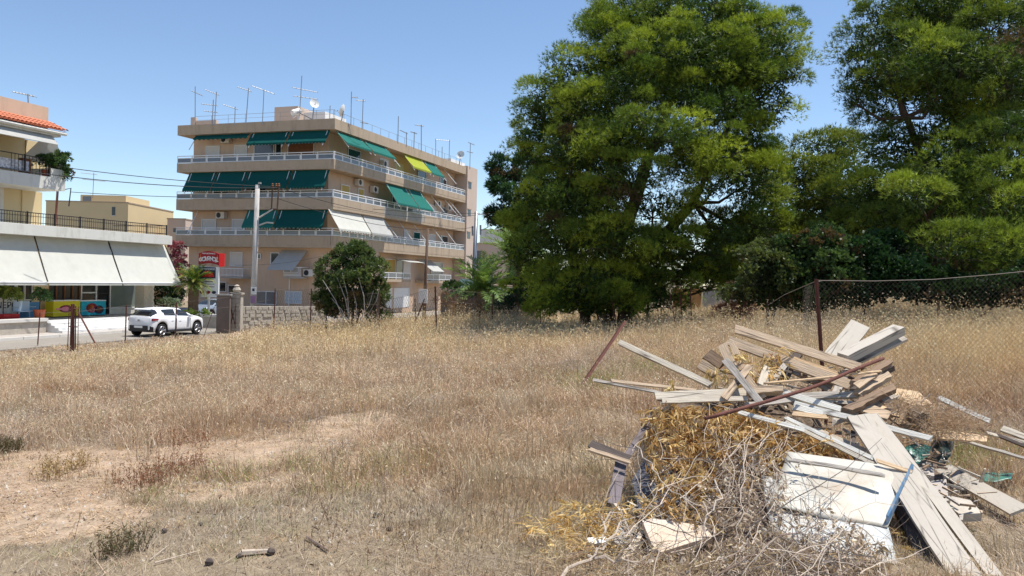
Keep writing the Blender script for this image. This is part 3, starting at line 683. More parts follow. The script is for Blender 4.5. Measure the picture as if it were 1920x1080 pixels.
def crown(lobes, subd, rs, tpp, L, W, m, c1, c2, spread=.55, droop=0., fn=needles, inner=.15, flat=.75, k=3, brown=.05, gapn=0):
    """lobes: (cx,cy,cz,rx,ry,rz). -> polygons, colours"""
    P_, D_, C_ = [], [], []
    c1 = np.array(c1); c2 = np.array(c2)
    for (cx, cy, cz, rx, ry, rz_) in lobes:
        area = 4*math.pi*((rx*ry+ry*rz_+rx*rz_)/3)
        ns = max(5, int(area*subd))
        d = nrm(rng.randn(ns, 3)); d[:, 2] = np.where(d[:, 2] < -.55, -d[:, 2], d[:, 2])
        rad = .72+.36*rng.rand(ns, 1)
        sc_ = np.array([cx, cy, cz])+d*np.array([rx, ry, rz_])*rad
        sr = rs*(.55+.8*rng.rand(ns, 1))
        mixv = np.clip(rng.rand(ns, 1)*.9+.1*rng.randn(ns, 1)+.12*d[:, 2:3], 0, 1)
        col = c1*(1-mixv)+c2*mixv
        col = np.where(rng.rand(ns, 1) < brown, np.array([.11, .075, .04]), col)
        n = tpp
        dd = nrm(rng.randn(ns*n, 3)+.7*np.repeat(d, n, 0)+np.array([0, 0, .55]))
        base = np.repeat(sc_, n, 0)+dd*np.repeat(sr, n, 0)*(.45+.6*rng.rand(ns*n, 1))*np.array([1, 1, flat])
        dirv = nrm(dd+np.array([0, 0, .25-droop])+.35*np.repeat(d, n, 0))
        P_.append(base); D_.append(dirv); C_.append(np.repeat(col, n, 0)*(.75+.5*rng.rand(ns*n, 1)))
        ni = int(ns*n*inner)
        if ni:
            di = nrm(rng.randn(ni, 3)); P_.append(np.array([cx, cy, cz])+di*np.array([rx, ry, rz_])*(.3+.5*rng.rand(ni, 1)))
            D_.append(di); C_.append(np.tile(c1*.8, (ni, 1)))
    B, D, Cc_ = np.concatenate(P_), np.concatenate(D_), np.concatenate(C_)
    return fn(B, D, L, W, m, spread), np.repeat(Cc_, m, 0)
def px_lobes(lst, Y0, dz=.85):
    out = []
    for (px, py, rx, ry, dY) in lst:
        p = P(px, py, Y0+dY); s = (Y0+dY)/FPX
        out.append((p.x, p.y, p.z, rx*s, (rx+ry)*.5*s, ry*s))
    return out
def tree(name, label, cat, base, lobes, trunks, group=None, cr=None, limb=.09, limbs=True, barkm='bark', matn='needle'):
    t = thing(name, label, cat, base, 0, group)
    inv = -Vector(base)
    for tr in trunks:
        MB().tube([Vector(p)+inv for p in tr[0]], tr[1], 8, tr[2]).build('trunk', M[barkm], t, smooth=True)
    if limbs:
        top = [Vector(p) for tr in trunks for p in tr[0][1:]]
        lm = MB()
        for i, l in enumerate(lobes):
            c = Vector(l[:3]); q = min(top, key=lambda v: (v-c).length+abs(v.z-c.z+1.2)*.5)
            mid = q.lerp(c, .5)+Vector((0, 0, -.35)); lm.tube([q+inv, mid+inv, c+inv], limb, 5, limb*.25)
            for k in range(6):
                e = c+Vector((random.uniform(-1, 1)*l[3], random.uniform(-1, 1)*l[4], random.uniform(-.6, .8)*l[5]))
                lm.tube([mid.lerp(c, .6)+inv, e+inv], limb*.3, 3, limb*.08)
        tag(lm.build('limb', M[barkm], t), kind='stuff')
    V_, col = cr
    me_ = poly_mesh('crown', V_-np.array(base), col, M[matn], V_.shape[1])
    tag(inst(me_, 'crown', t), kind='stuff')
    return t
PG1, PG2 = (.065, .125, .022), (.36, .43, .05)
# --- the big pine in the middle
big = [(1200, 42, 95, 60, 1), (1320, 40, 120, 70, 0), (1290, 120, 130, 70, -2.0), (1400, 110, 95, 80, -1), (1432, 190, 58, 65, -.5), (1478, 135, 38, 30, 0), (1465, 60, 30, 38, .5),
       (1145, 95, 60, 60, 0), (1075, 150, 68, 50, -.5), (1040, 205, 55, 52, 0), (1110, 205, 60, 42, -2), (1180, 165, 75, 50, -3), (1245, 250, 88, 40, -4.5), (1330, 285, 75, 40, -3.5), (1395, 262, 50, 40, -1.5), (1305, 190, 80, 40, -3),
       (1010, 205, 30, 50, .5), (1005, 265, 35, 30, 0), (1000, 300, 45, 32, 0), (1080, 285, 70, 45, -2.5), (1155, 275, 55, 40, -3.5), (1400, 345, 70, 45, -2.5), (1340, 350, 30, 30, -4), (1440, 330, 35, 50, 0), (1180, 330, 70, 38, -4),
       (1040, 365, 75, 45, -1.5), (1000, 410, 50, 50, 0), (1110, 385, 75, 45, -3), (1225, 385, 60, 35, -2), (1420, 415, 45, 55, -.5), (1360, 430, 55, 40, -2), (985, 470, 45, 50, 0), (1060, 455, 75, 45, -2.5), (1150, 455, 75, 45, -3.5), (1240, 460, 60, 45, -2.5), (1310, 470, 50, 40, -1.5),
       (1000, 530, 45, 38, 0), (1070, 530, 60, 40, -2), (1140, 535, 65, 38, -3), (1210, 525, 50, 35, -2), (1280, 512, 45, 30, -1), (1345, 505, 45, 30, -.5), (1395, 480, 35, 40, .5),
       (1010, 560, 40, 25, -.5), (1080, 565, 50, 22, -2), (1150, 562, 50, 22, -2.5), (1225, 555, 40, 22, -1.5), (1040, 580, 36, 14, -.5), (1110, 583, 40, 13, -1.5), (1180, 581, 38, 13, -1), (1240, 572, 30, 12, -.5), (1310, 535, 40, 18, -.5), (1365, 530, 30, 16, 0),
       (1200, 120, 90, 80, 3), (1350, 160, 100, 90, 3.5), (1120, 250, 110, 80, 3.5), (1300, 300, 60, 60, 3), (1080, 420, 90, 80, 3.5), (1400, 300, 60, 60, 3), (1180, 480, 90, 60, 2), (1090, 350, 90, 60, 2)]
Yb = 34.0
L1 = px_lobes(big, Yb)
def tp(px, py, dy=0): p = P(px, py, Yb+dy); return (p.x, p.y, p.z)
bx_, by_ = tp(1140, 600)[:2]; base1 = (bx_, by_, G(bx_, by_)-.1)
b2 = tp(1170, 600, -.8)
tree('pine_tree', 'huge round headed pine, the largest tree, standing in the middle', 'tree', base1, L1,
     [([base1, tp(1135, 560), tp(1150, 480), tp(1190, 380), tp(1220, 280), tp(1260, 180), tp(1300, 90)], .42, .1),
      ([(b2[0], b2[1], G(b2[0], b2[1])-.1), tp(1175, 560, -.8), tp(1220, 470, -.8), tp(1300, 380, -.6), tp(1340, 300), tp(1380, 200)], .34, .1),
      ([(tp(1100, 600)[0], tp(1100, 600)[1], base1[2]), tp(1095, 560), tp(1070, 480), tp(1050, 380), tp(1060, 260)], .25, .08)],
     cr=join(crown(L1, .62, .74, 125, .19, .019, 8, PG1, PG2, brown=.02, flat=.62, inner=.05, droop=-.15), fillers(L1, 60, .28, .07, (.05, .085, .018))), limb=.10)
# hanging grey twigs inside the thin part of the crown
# --- the tall pine at the right edge
Yr = 29.0
rt_ = [(1690, 35, 80, 55, 1), (1780, 20, 90, 60, 0), (1870, 50, 90, 70, -1), (1640, 95, 60, 45, .5), (1720, 110, 80, 50, -1.5), (1810, 130, 85, 55, -2.5), (1900, 150, 70, 60, -3), (1615, 150, 40, 32, .5), (1680, 170, 60, 35, 0), (1760, 185, 60, 35, -2),
       (1640, 215, 38, 20, 1), (1600, 190, 22, 18, .6), (1900, 240, 70, 40, -3.5), (1860, 225, 70, 40, -1), (1950, 90, 80, 90, 0), (1800, 245, 80, 40, -1), (1720, 265, 80, 40, 0), (1680, 300, 70, 40, .5),
       (1800, 300, 80, 42, -3), (1870, 320, 70, 38, -4.5), (1940, 300, 60, 50, -4), (1760, 345, 60, 30, -4), (1720, 372, 45, 38, -5.5), (1650, 360, 70, 45, -1), (1600, 400, 70, 50, .5), (1690, 420, 80, 45, -2), (1800, 400, 85, 50, -3.5), (1885, 395, 60, 40, -5.5), (1950, 400, 60, 60, -5),
       (1790, 470, 62, 34, -6.5), (1850, 450, 50, 30, -6), (1900, 490, 55, 40, -5.5), (1850, 510, 60, 35, -4), (1950, 500, 60, 60, -5), (1620, 450, 70, 40, 1), (1700, 480, 60, 40, 0),
       (1750, 120, 110, 110, 3), (1880, 200, 110, 110, 3), (1800, 380, 120, 100, 2.5), (2010, 250, 100, 160, 0)]
L2 = px_lobes(rt_, Yr)
def tq(px, py, dy=0): p = P(px, py, Yr+dy); return (p.x, p.y, p.z)
q = tq(1800, 600); base2 = (q[0], q[1], G(q[0], q[1])-.1)
tree('pine_tree', 'tall dark pine cut off by the right edge above the chain link fence', 'tree', base2, L2,
     [([base2, tq(1800, 500), tq(1790, 400), tq(1800, 280), tq(1790, 180), tq(1800, 60)], .4, .1), ([tq(1795, 430), tq(1740, 330), tq(1700, 220), tq(1660, 120)], .2, .06), ([tq(1800, 350), tq(1870, 250), tq(1900, 120)], .2, .06)],
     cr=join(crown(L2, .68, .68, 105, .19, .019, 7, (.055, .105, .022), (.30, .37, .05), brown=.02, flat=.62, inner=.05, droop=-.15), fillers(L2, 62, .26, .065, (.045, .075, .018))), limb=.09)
# --- middle distance pines
md = [(1545, 285, 62, 32, 0), (1510, 330, 48, 35, -1), (1575, 320, 50, 35, -1.5), (1600, 275, 40, 24, .5), (1530, 375, 60, 38, -2), (1590, 370, 50, 38, -2), (1490, 400, 40, 35, 0), (1545, 425, 60, 38, -2), (1480, 345, 22, 24, 0), (1610, 420, 45, 40, -1), (1500, 455, 50, 30, -2), (1570, 470, 50, 30, -2)]
Ym = 42.0; L3 = px_lobes(md, Ym); q = P(1550, 590, Ym); base3 = (q.x, q.y, G(q.x, q.y)-.1)
tree('pine_tree', 'smaller rounded yellow green pine standing between the two big pines', 'tree', base3, L3, [([base3, tuple(P(1548, 480, Ym)), tuple(P(1545, 380, Ym)), tuple(P(1545, 290, Ym))], .28, .08)],
     cr=join(crown(L3, .7, .75, 75, .22, .036, 5, (.07, .11, .025), (.32, .36, .06), flat=.62, inner=.08, droop=-.15, brown=.0), fillers(L3, 50, .30, .08, (.06, .10, .02))))
md = [(950, 320, 32, 20, 0), (968, 355, 40, 28, -.5), (938, 350, 22, 16, 0), (945, 395, 32, 24, 0), (975, 400, 35, 35, 0), (930, 412, 18, 10, 0), (955, 432, 30, 18, 0), (985, 330, 30, 40, .5), (930, 310, 14, 12, 0), (985, 450, 35, 40, 0)]
Yl = 46.0; L4 = px_lobes(md, Yl); q = P(975, 570, Yl); base4 = (q.x, q.y, G(q.x, q.y)-.1)
tree('pine_tree', 'blue green pine poking out behind the left side of the huge pine', 'tree', base4, L4, [([base4, tuple(P(975, 460, Yl)), tuple(P(972, 380, Yl)), tuple(P(960, 320, Yl))], .25, .08)],
     cr=crown(L4, 1.0, .5, 42, .3, .07, 4, (.022, .062, .03), (.06, .13, .05)))
# light green broadleaf behind, seen through the gap right of the big pine
for (lst, Y_, lab, c1, c2) in [
    ([(1450, 450, 40, 40, 0), (1440, 400, 28, 40, 0), (1420, 500, 40, 35, 0), (1470, 490, 40, 30, 0)], 40, 'sunlit yellow green shrub tree at the right foot of the huge pine', (.07, .11, .02), (.26, .30, .06)),
    ([(1215, 545, 28, 28, 0), (1200, 565, 24, 18, 0), (1225, 520, 20, 18, 0)], 38, 'small bright green bush under the huge pine', (.02, .09, .02), (.05, .2, .05))]:
    L_ = px_lobes(lst, Y_); q = P(lst[0][0], 592, Y_); bs = (q.x, q.y, G(q.x, q.y)-.05)
    tree('shrub', lab, 'bush', bs, L_, [([bs, L_[0][:3]], .1, .03)], cr=crown(L_, 2.0, .35, 36, .17, .10, 3, c1, c2, fn=leaves, k=4), matn='leaf', limb=.03)
# --- dark broadleaf thicket along the right, behind the fence
Ys = 23.0
for (lst, lab, c1, c2, dY) in [
    ([(1440, 520, 50, 42, 0), (1400, 545, 35, 32, .5), (1470, 485, 45, 30, .5), (1420, 490, 30, 25, 1), (1450, 560, 45, 25, 0)], 'thin olive green bush with reddish dry twigs left of the rusty fence post', (.05, .07, .025), (.13, .16, .05), 0),
    ([(1520, 480, 55, 38, 0), (1560, 460, 45, 26, 1), (1500, 525, 55, 38, 0), (1560, 520, 50, 45, -.5), (1530, 560, 60, 28, 0)], 'glossy green round bush right behind the rusty fence post', (.03, .062, .022), (.085, .14, .045), 0),
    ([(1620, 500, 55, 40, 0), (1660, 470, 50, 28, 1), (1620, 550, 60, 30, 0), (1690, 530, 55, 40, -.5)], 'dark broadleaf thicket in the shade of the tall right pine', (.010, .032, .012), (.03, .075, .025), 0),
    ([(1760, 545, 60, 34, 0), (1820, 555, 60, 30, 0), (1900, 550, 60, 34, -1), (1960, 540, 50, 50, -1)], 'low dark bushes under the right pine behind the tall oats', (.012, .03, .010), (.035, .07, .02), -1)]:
    L_ = px_lobes(lst, Ys+dY); q = P(lst[0][0], 610, Ys+dY); bs = (q.x, q.y, G(q.x, q.y)-.05)
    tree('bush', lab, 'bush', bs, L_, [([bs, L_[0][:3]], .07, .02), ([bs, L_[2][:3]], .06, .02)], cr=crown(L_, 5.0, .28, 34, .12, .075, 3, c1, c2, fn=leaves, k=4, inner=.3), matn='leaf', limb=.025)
# red brown dry twigs beside the first bush
L_ = px_lobes([(1390, 560, 40, 28, 0), (1375, 585, 35, 18, 0), (1420, 480, 22, 18, 0)], 25.0); q = P(1385, 605, 25.0); bs = (q.x, q.y, G(q.x, q.y))
tree('dry_bush', 'reddish brown dead bush at the end of the dark shade line', 'bush', bs, L_, [([bs, L_[0][:3]], .04, .01)], cr=crown(L_, 7.0, .2, 22, .16, .022, 4, (.10, .05, .035), (.22, .12, .08)), matn='dry', limb=.02)
# --- round bushy tree in front of the apartment block
Yo = 38.0
md = [(660, 492, 40, 30, 0), (635, 515, 34, 30, -.4), (690, 520, 34, 34, -.3), (620, 545, 26, 26, 0), (660, 540, 38, 30, -.8), (705, 552, 24, 24, 0), (650, 565, 40, 18, 0), (690, 570, 28, 16, 0), (670, 475, 24, 14, 0), (610, 560, 18, 14, 0), (625, 580, 26, 12, 0), (700, 588, 22, 10, 0), (655, 585, 34, 12, .3)]
L5 = px_lobes(md, Yo); q = P(662, 605, Yo); bs = (q.x, q.y, G(q.x, q.y)-.05)
t = tree('small_tree', 'round dense green tree with pale bare stems in front of the apartment block', 'tree', bs, L5, [([bs, tuple(P(662, 560, Yo)), L5[0][:3]], .09, .03), ([bs, L5[1][:3]], .06, .02), ([bs, L5[2][:3]], .06, .02)],
     cr=crown(L5, 4.2, .30, 34, .17, .055, 3, (.045, .08, .03), (.17, .22, .08), fn=leaves, k=4, brown=.07), matn='leaf', limb=.03)
lm = MB()
for (a_, c_) in [((655, 600), (632, 520)), ((655, 600), (640, 505)), ((675, 600), (700, 545)), ((645, 600), (605, 525)), ((668, 600), (660, 540)), ((684, 590), (672, 520)), ((650, 600), (622, 560)), ((690, 590), (712, 540))]:
    p0 = P(*a_, Yo-1.4); p1 = P(*c_, Yo-1.5); mid = p0.lerp(p1, .5)+Vector((.12, -.1, 0)); lm.tube([p0-Vector(bs), mid-Vector(bs), p1-Vector(bs)], .028, 4, .01)
lm.build('bare_stem', M['conc'], t)
# ================================================================ PALMS
def frond_mesh(L, droop, leaf, nl, W=.03, cols=((.05, .12, .03), (.12, .2, .05)), seed=0):
    r = np.random.RandomState(seed); q = []
    pts = []; ang = 0.0; p = np.array([0., 0, 0])
    for i in range(nl+1):
        s = i/nl; a = droop*s**1.4; pts.append(p.copy()); p = p+np.array([math.cos(a), 0, -math.sin(a)])*L/nl
    pts = np.array(pts); V_ = []; 
    for i in range(nl):
        a, b_ = pts[i], pts[i+1]; wv = np.array([0, .02*(1-i/nl)+.006, 0]); V_.append([a-wv, a+wv, b_+wv*.8, b_-wv*.8])
        if i > 1:
            s = i/nl; ll = leaf*math.sin(math.pi*(.12+.86*s))**.6; d = (b_-a)/np.linalg.norm(b_-a); upv = np.array([-d[2], 0, d[0]])*-1
            if upv[2] < 0: upv = -upv
            for sg in (-1, 1):
                dv = d*.75+np.array([0, sg, 0])*.8+upv*(.35+.2*r.randn())+.08*r.randn(3); dv /= np.linalg.norm(dv)
                tip = a+dv*ll*(.85+.3*r.rand())+np.array([0, 0, -.12*ll]); w_ = d*W*.5; mid = (a+tip)/2+np.array([0, 0, .04*ll])
                V_.append([a-w_, a+w_, mid+w_*1.1, mid-w_*1.1]); V_.append([mid-w_*1.1, mid+w_*1.1, tip+w_*.1, tip-w_*.1])
    V_ = np.array(V_); m_ = r.rand(len(V_), 1); col = np.array(cols[0])*(1-m_)+np.array(cols[1])*m_
    return poly_mesh('frond', V_, col, M['leaf'], 4)
def palm(label, base, th, tr, L, nf, meshes, droopy=.5, seed=1, twist=1.0):
    r = random.Random(seed); t = thing('palm_tree', label, 'palm', base)
    prof = [(tr*1.15, 0)]+[(tr*(1+.12*(k % 2)), th*k/12) for k in range(1, 12)]+[(tr*1.2, th), (tr*.6, th+.15)]
    MB().lathe(prof, 10).build('trunk', M['bark2'], t)
    for k in range(nf):
        az = k*2.39996+r.uniform(-.2, .2); el = R(84)-R(98)*(k/nf)**.9+r.uniform(-.1, .1)
        s = L*(.85+.25*r.random())
        inst(meshes[k % len(meshes)], 'frond', t, (0, 0, th+.05), rot=(r.uniform(-.3, .3), -el, az), scale=(s, s, s))
    return t
PC = ((.10, .20, .05), (.24, .34, .10))
fm = [frond_mesh(1, .9, .24, 30, .024, cols=PC, seed=3), frond_mesh(1, 1.3, .22, 30, .024, cols=PC, seed=4), frond_mesh(1, .7, .22, 28, .024, ((.14, .25, .06), (.32, .42, .14)), seed=5)]
q = P(905, 590, 45); palm('feathery date palm beside the far end of the apartment block', (q.x, q.y, ROADZ-.05), 2.7, .28, 2.45, 46, fm, seed=2)
q = P(966, 590, 40); palm('taller date palm half hidden against the left side of the huge pine', (q.x, q.y, ROADZ+.2), 4.1, .16, 2.3, 34, fm, seed=5)
fy = [frond_mesh(1, 1.0, .17, 30, .022, ((.07, .12, .02), (.17, .22, .05)), seed=7), frond_mesh(1, 1.4, .16, 30, .022, ((.16, .19, .04), (.40, .38, .10)), seed=8), frond_mesh(1, .7, .17, 30, .022, ((.03, .09, .02), (.09, .16, .04)), seed=9)]
q = P(362, 590, 50); zc = P(368, 545, 50).z
palm('short thick palm beside the red bakery sign', (q.x, q.y, ROADZ), zc-ROADZ+.35, .30, 1.55, 80, fy, seed=9)
q = P(1290, 590, 60); palm('small reddish trunk palm seen far under the right side of the huge pine', (q.x, q.y, G(q.x, q.y)), 1.0, .3, 1.6, 20, fm, seed=12)
# hedges and shrubs along the far street
def bush_at(label, lst, Y_, c1, c2, subd=3, name='bush', fn=leaves, L=.14, W=.09, m=3, tpp=30, rs=.25, matn='leaf', floor=600):
    L_ = px_lobes(lst, Y_); q = P(lst[0][0], floor, Y_); bs = (q.x, q.y, G(q.x, q.y)-.02)
    return tree(name, label, 'bush', bs, L_, [([bs, L_[0][:3]], .05, .02)], cr=crown(L_, subd, rs, tpp, L, W, m, c1, c2, fn=fn, k=4), matn=matn, limb=.02)
bush_at('low green hedge on the dark boundary wall left of the date palm', [(845, 545, 22, 12, 0), (880, 548, 22, 10, 0), (915, 552, 20, 10, 0)], 47, (.03, .07, .02), (.09, .16, .05))
bush_at('dark round bush below the taller date palm', [(962, 560, 22, 16, 0), (985, 572, 20, 14, 0), (945, 572, 14, 10, 0)], 40, (.015, .05, .02), (.04, .11, .04))
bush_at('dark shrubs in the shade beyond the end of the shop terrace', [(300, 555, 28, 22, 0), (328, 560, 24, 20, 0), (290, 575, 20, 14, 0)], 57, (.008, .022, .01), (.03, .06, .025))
bush_at('pale flowering shrub behind the roof of the white car', [(305, 567, 16, 9, 0), (322, 570, 12, 8, 0)], 54, (.14, .2, .12), (.42, .46, .38))
bush_at('pink bougainvillea climbing between the terrace and the apartment block', [(332, 478, 12, 22, 0), (338, 510, 12, 22, 0), (330, 535, 12, 14, 0)], 66, (.22, .04, .08), (.5, .16, .2), subd=3)
bush_at('small round green plants at the foot of the short palm', [(372, 588, 16, 6, 0), (352, 590, 10, 5, 0)], 49, (.08, .14, .02), (.25, .34, .08))
for (lab, lst, Y_) in [('reddish brown dry scrub in front of the dark boundary wall', [(900, 580, 22, 9, 0), (868, 578, 18, 9, 0)], 40), ('thin dry scrub left of the leaning fence post by the wall', [(850, 575, 16, 12, 0), (835, 565, 12, 10, 0)], 41), ('dry scrub mound at the left foot of the small round tree', [(612, 585, 16, 10, 0)], 38)]:
    bush_at(lab, lst, Y_, (.13, .08, .05), (.30, .2, .12), subd=2, name='dry_bush', fn=leaves, L=.28, W=.022, matn='dry', tpp=22, rs=.3)
# ================================================================ OTHER BUILDINGS, WALLS, FENCES, POLES
def blockb(label, p_lb, p_rb, py_top, Y, dep, m, wins=(), name='house'):
    a = P(p_lb, 560, Y); b = P(p_rb, 560, Y); zt_ = P((p_lb+p_rb)/2, py_top, Y).z; w_ = b.x-a.x
    t = thing(name, label, 'building', (a.x, Y, ROADZ))
    MB().box(0, 0, -.3, w_, dep, zt_-ROADZ).build('wall', m, t)
    MB().box(-.05, -.05, zt_-ROADZ+.002, w_+.05, dep+.05, zt_-ROADZ+.12).build('coping', M['band'], t)
    for (x0, y0, x1, y1, wm) in wins:
        q0 = P(x0, y0, Y); q1 = P(x1, y1, Y)
        o = MB().box(q0.x-a.x, -.03, q1.z-ROADZ, q1.x-a.x, -.002, q0.z-ROADZ).build('window', wm, t)
        MB().box(q0.x-a.x-.06, -.08, q1.z-ROADZ-.1, q1.x-a.x+.06, -.031, q1.z-ROADZ).build('sill', M['slabw'], o)
    return t, a, zt_
t, a, z_ = blockb('ochre building behind the terrace railing of the corner shop', 83, 237, 379, 90, 12, M['cream'], [(210, 388, 216, 404, M['darkglass'])])
q0 = P(151, 365, 92); q1 = P(236, 370, 92); MB().box(q0.x-a.x, 2, z_-ROADZ+.12, q1.x-a.x, 8, q0.z-ROADZ).build('roof_room', M['cream'], t)
MB().box(q0.x-a.x+.3, 1.9, z_-ROADZ+.3, q0.x-a.x+1.2, 1.98, q0.z-ROADZ-.2).build('window', M['greyglass'], t)
blockb('small brown building squeezed left of the apartment block', 311, 345, 411, 95, 10, M['pinkwall'], [(325, 428, 330, 436, M['darkglass'])])
blockb('pinkish low building beyond the far utility pole', 884, 975, 458, 100, 12, M['pinkwall'], [(893, 470, 902, 490, M['greyglass'])])
blockb('pale grey building far behind the pine with sloped white roof', 897, 990, 432, 125, 12, M['slabw'])
blockb('white garden house half hidden behind the date palm', 918, 990, 538, 62, 5, M['white'], [(935, 545, 942, 556, M['greyglass'])])
t = thing('garage_door_wall', 'pale turquoise wall between the apartment block and the date palm', 'wall', (P(862, 560, 66).x, 66, ROADZ))
MB().box(0, 0, -.2, P(898, 560, 66).x-P(862, 560, 66).x, .3, P(880, 523, 66).z-ROADZ).build('wall', mat('turquoise_wall', (.42, .62, .55), .8), t)
# stone boundary wall and gate pillars
wt = thing('stone_wall', 'pale rubble stone wall between the gate pillar and the small round tree', 'wall', rz=RZ)
def fe(px, py, Y): n, t_, z = tn(P(px, py, Y)); return n, t_, z
n0, tw0, zw0 = fe(452, 573, 46.5); n1_, tw1, zw1 = fe(610, 573, 51.5)
N_ = 30; vs = []; random.seed(3)
a_ = Vector((n0, tw0)); c_ = Vector((n1_, tw1)); nn = Vector((c_.y-a_.y, a_.x-c_.x)).normalized()
ww = MB(); ww.hexa([(a_.x, a_.y, -1.8), (c_.x, c_.y, -1.8), (c_.x-nn.x*.35, c_.y-nn.y*.35, -1.8), (a_.x-nn.x*.35, a_.y-nn.y*.35, -1.8), (a_.x, a_.y, zw0-.05), (c_.x, c_.y, zw1-.05), (c_.x-nn.x*.35, c_.y-nn.y*.35, zw1-.05), (a_.x-nn.x*.35, a_.y-nn.y*.35, zw0-.05)])
ww.build('wall', M['stone'], wt)
smm = []
for k in range(5):
    b_ = MB(); r_ = [random.uniform(.75, 1) for _ in range(8)]
    b_.add([((-.17*r_[i] if i % 4 in (0, 3) else .17*r_[i]), (-.03 if False else (-.014 if i < 4 else .03)), (-.1*r_[i] if i % 4 < 2 else .1*r_[i])) for i in range(8)], [(0, 1, 2, 3), (7, 6, 5, 4), (0, 4, 5, 1), (1, 5, 6, 2), (2, 6, 7, 3), (3, 7, 4, 0)])
    smm.append(b_.mesh('stone', M['stone']))
ln = (c_-a_).length; angw = math.atan2(c_.y-a_.y, c_.x-a_.x)
for r_ in range(7):
    x = .1*(r_ % 2)
    while x < ln and r_ < 7:
        s = random.uniform(.8, 1.25); p = a_.lerp(c_, x/ln)+nn*.03; zz = zw0+(zw1-zw0)*x/ln-.15-r_*.215
        if random.random() > .12: inst(random.choice(smm), 'stone', wt, (p.x, p.y, zz), rot=(0, random.uniform(-.1, .1), angw), scale=(s, 1, random.uniform(.85, 1.1)))
        x += .36*s+.02
gp = thing('gate_pillar', 'flat brown concrete gate pillar right of the white car', 'pillar', tuple(P(419, 600, 45.5)))
q = P(419, 600, 45.5); gp.location = (q.x, q.y, ROADZ); gp.rotation_euler = (0, 0, RZ+.35)
hz_ = P(419, 554, 45.5).z-ROADZ
MB().box(-.36, -.12, -.2, .36, .12, hz_).build('shaft', M['dkconc'], gp); MB().box(-.42, -.17, hz_+.001, .42, .17, hz_+.08).build('cap', M['conc'], gp)
q = P(443, 600, 46.3); gp = thing('gate_pillar', 'rubble stone gate pillar with a stone ornament at the end of the stone wall', 'pillar', (q.x, q.y, ROADZ), RZ+.35)
hz_ = P(443, 552, 46.3).z-ROADZ
MB().box(-.3, -.25, -.2, .3, .25, hz_).build('shaft', M['stone'], gp); MB().box(-.36, -.3, hz_+.001, .36, .3, hz_+.1).build('cap', M['stone'], gp)
MB().lathe([(.05, 0), (.2, .06), (.24, .16), (.18, .28), (.1, .33), (.16, .38), (.05, .46)], 8, (0, 0, hz_+.1)).build('ornament', M['stone'], gp)
for r_ in range(9):
    for c2 in range(2): inst(random.choice(smm), 'stone', gp, (-.14+.28*c2, -.27, .15+r_*.23), scale=(.8, 1, 1))
q = P(431, 600, 46); t = thing('gate_post', 'rusty steel gate leaf folded against the gate pillars', 'gate', (q.x, q.y, ROADZ), RZ+.5)
MB().box(-.04, -.04, 0, .04, .04, 2.2).box(.3, -.04, .2, .34, 0, 1.6).build('post', M['rust'], t); MB().tube([(0, 0, .3), (.32, 0, 1.5)], .03, 5).tube([(0, -.02, 1.5), (.32, 0, .3)], .03, 5).build('brace', M['rust'], t)
# dark wall with brown railing beyond the field
q0 = P(826, 575, 50); q1 = P(1000, 585, 45)
t = thing('boundary_wall', 'low dark boundary wall with a brown metal railing behind the dry scrub', 'wall', (q0.x, q0.y, ROADZ), math.atan2(q1.y-q0.y, q1.x-q0.x)); ln = math.hypot(q1.x-q0.x, q1.y-q0.y)
hz_ = P(900, 553, 48).z-ROADZ
MB().box(0, 0, -.2, ln, .2, hz_).build('wall', M['dkconc'], t)
b_ = MB().box(ln*.45, .05, hz_+.18, ln, .12, hz_+.26)
for k in range(8): b_.box(ln*.45+k*ln*.075, .06, hz_, ln*.45+k*ln*.075+.05, .11, hz_+.18)
b_.build('railing', M['rust'], t)
# yellowish fence panels and pale low wall seen under the pine
for k, (x0, x1, lab) in enumerate([(1262, 1288, 'orange brown reed fence panel under the pine, nearer the palm'), (1296, 1316, 'orange brown reed fence panel under the pine, right one')]):
    a = P(x0, 562, 58); b_ = P(x1, 562, 58); zt_ = P(x0, 540, 58).z
    o = thing('reed_fence', lab, 'fence', (a.x, 58, G(a.x, 58)-.1)); z0 = G(a.x, 58)-.1; n = 9
    sm = MB().box(0, 0, 0, (b_.x-a.x)/n*.88, .06, zt_-z0).mesh('reed_strip', M['terr'] if False else mat('reed', (.42, .23, .09), .9, .2, 8))
    for i in range(n): inst(sm, 'reed_strip', o, ((b_.x-a.x)/n*i, random.uniform(-.02, .02), random.uniform(-.06, .04)))
a = P(1318, 560, 60); b_ = P(1480, 560, 60)
t = thing('garden_wall', 'pale grey garden wall far behind the shrubs under the pines', 'wall', (a.x, 60, -1)); MB().box(0, 0, -.5, b_.x-a.x, .2, P(1318, 541, 60).z+1).build('wall', M['conc'], t)
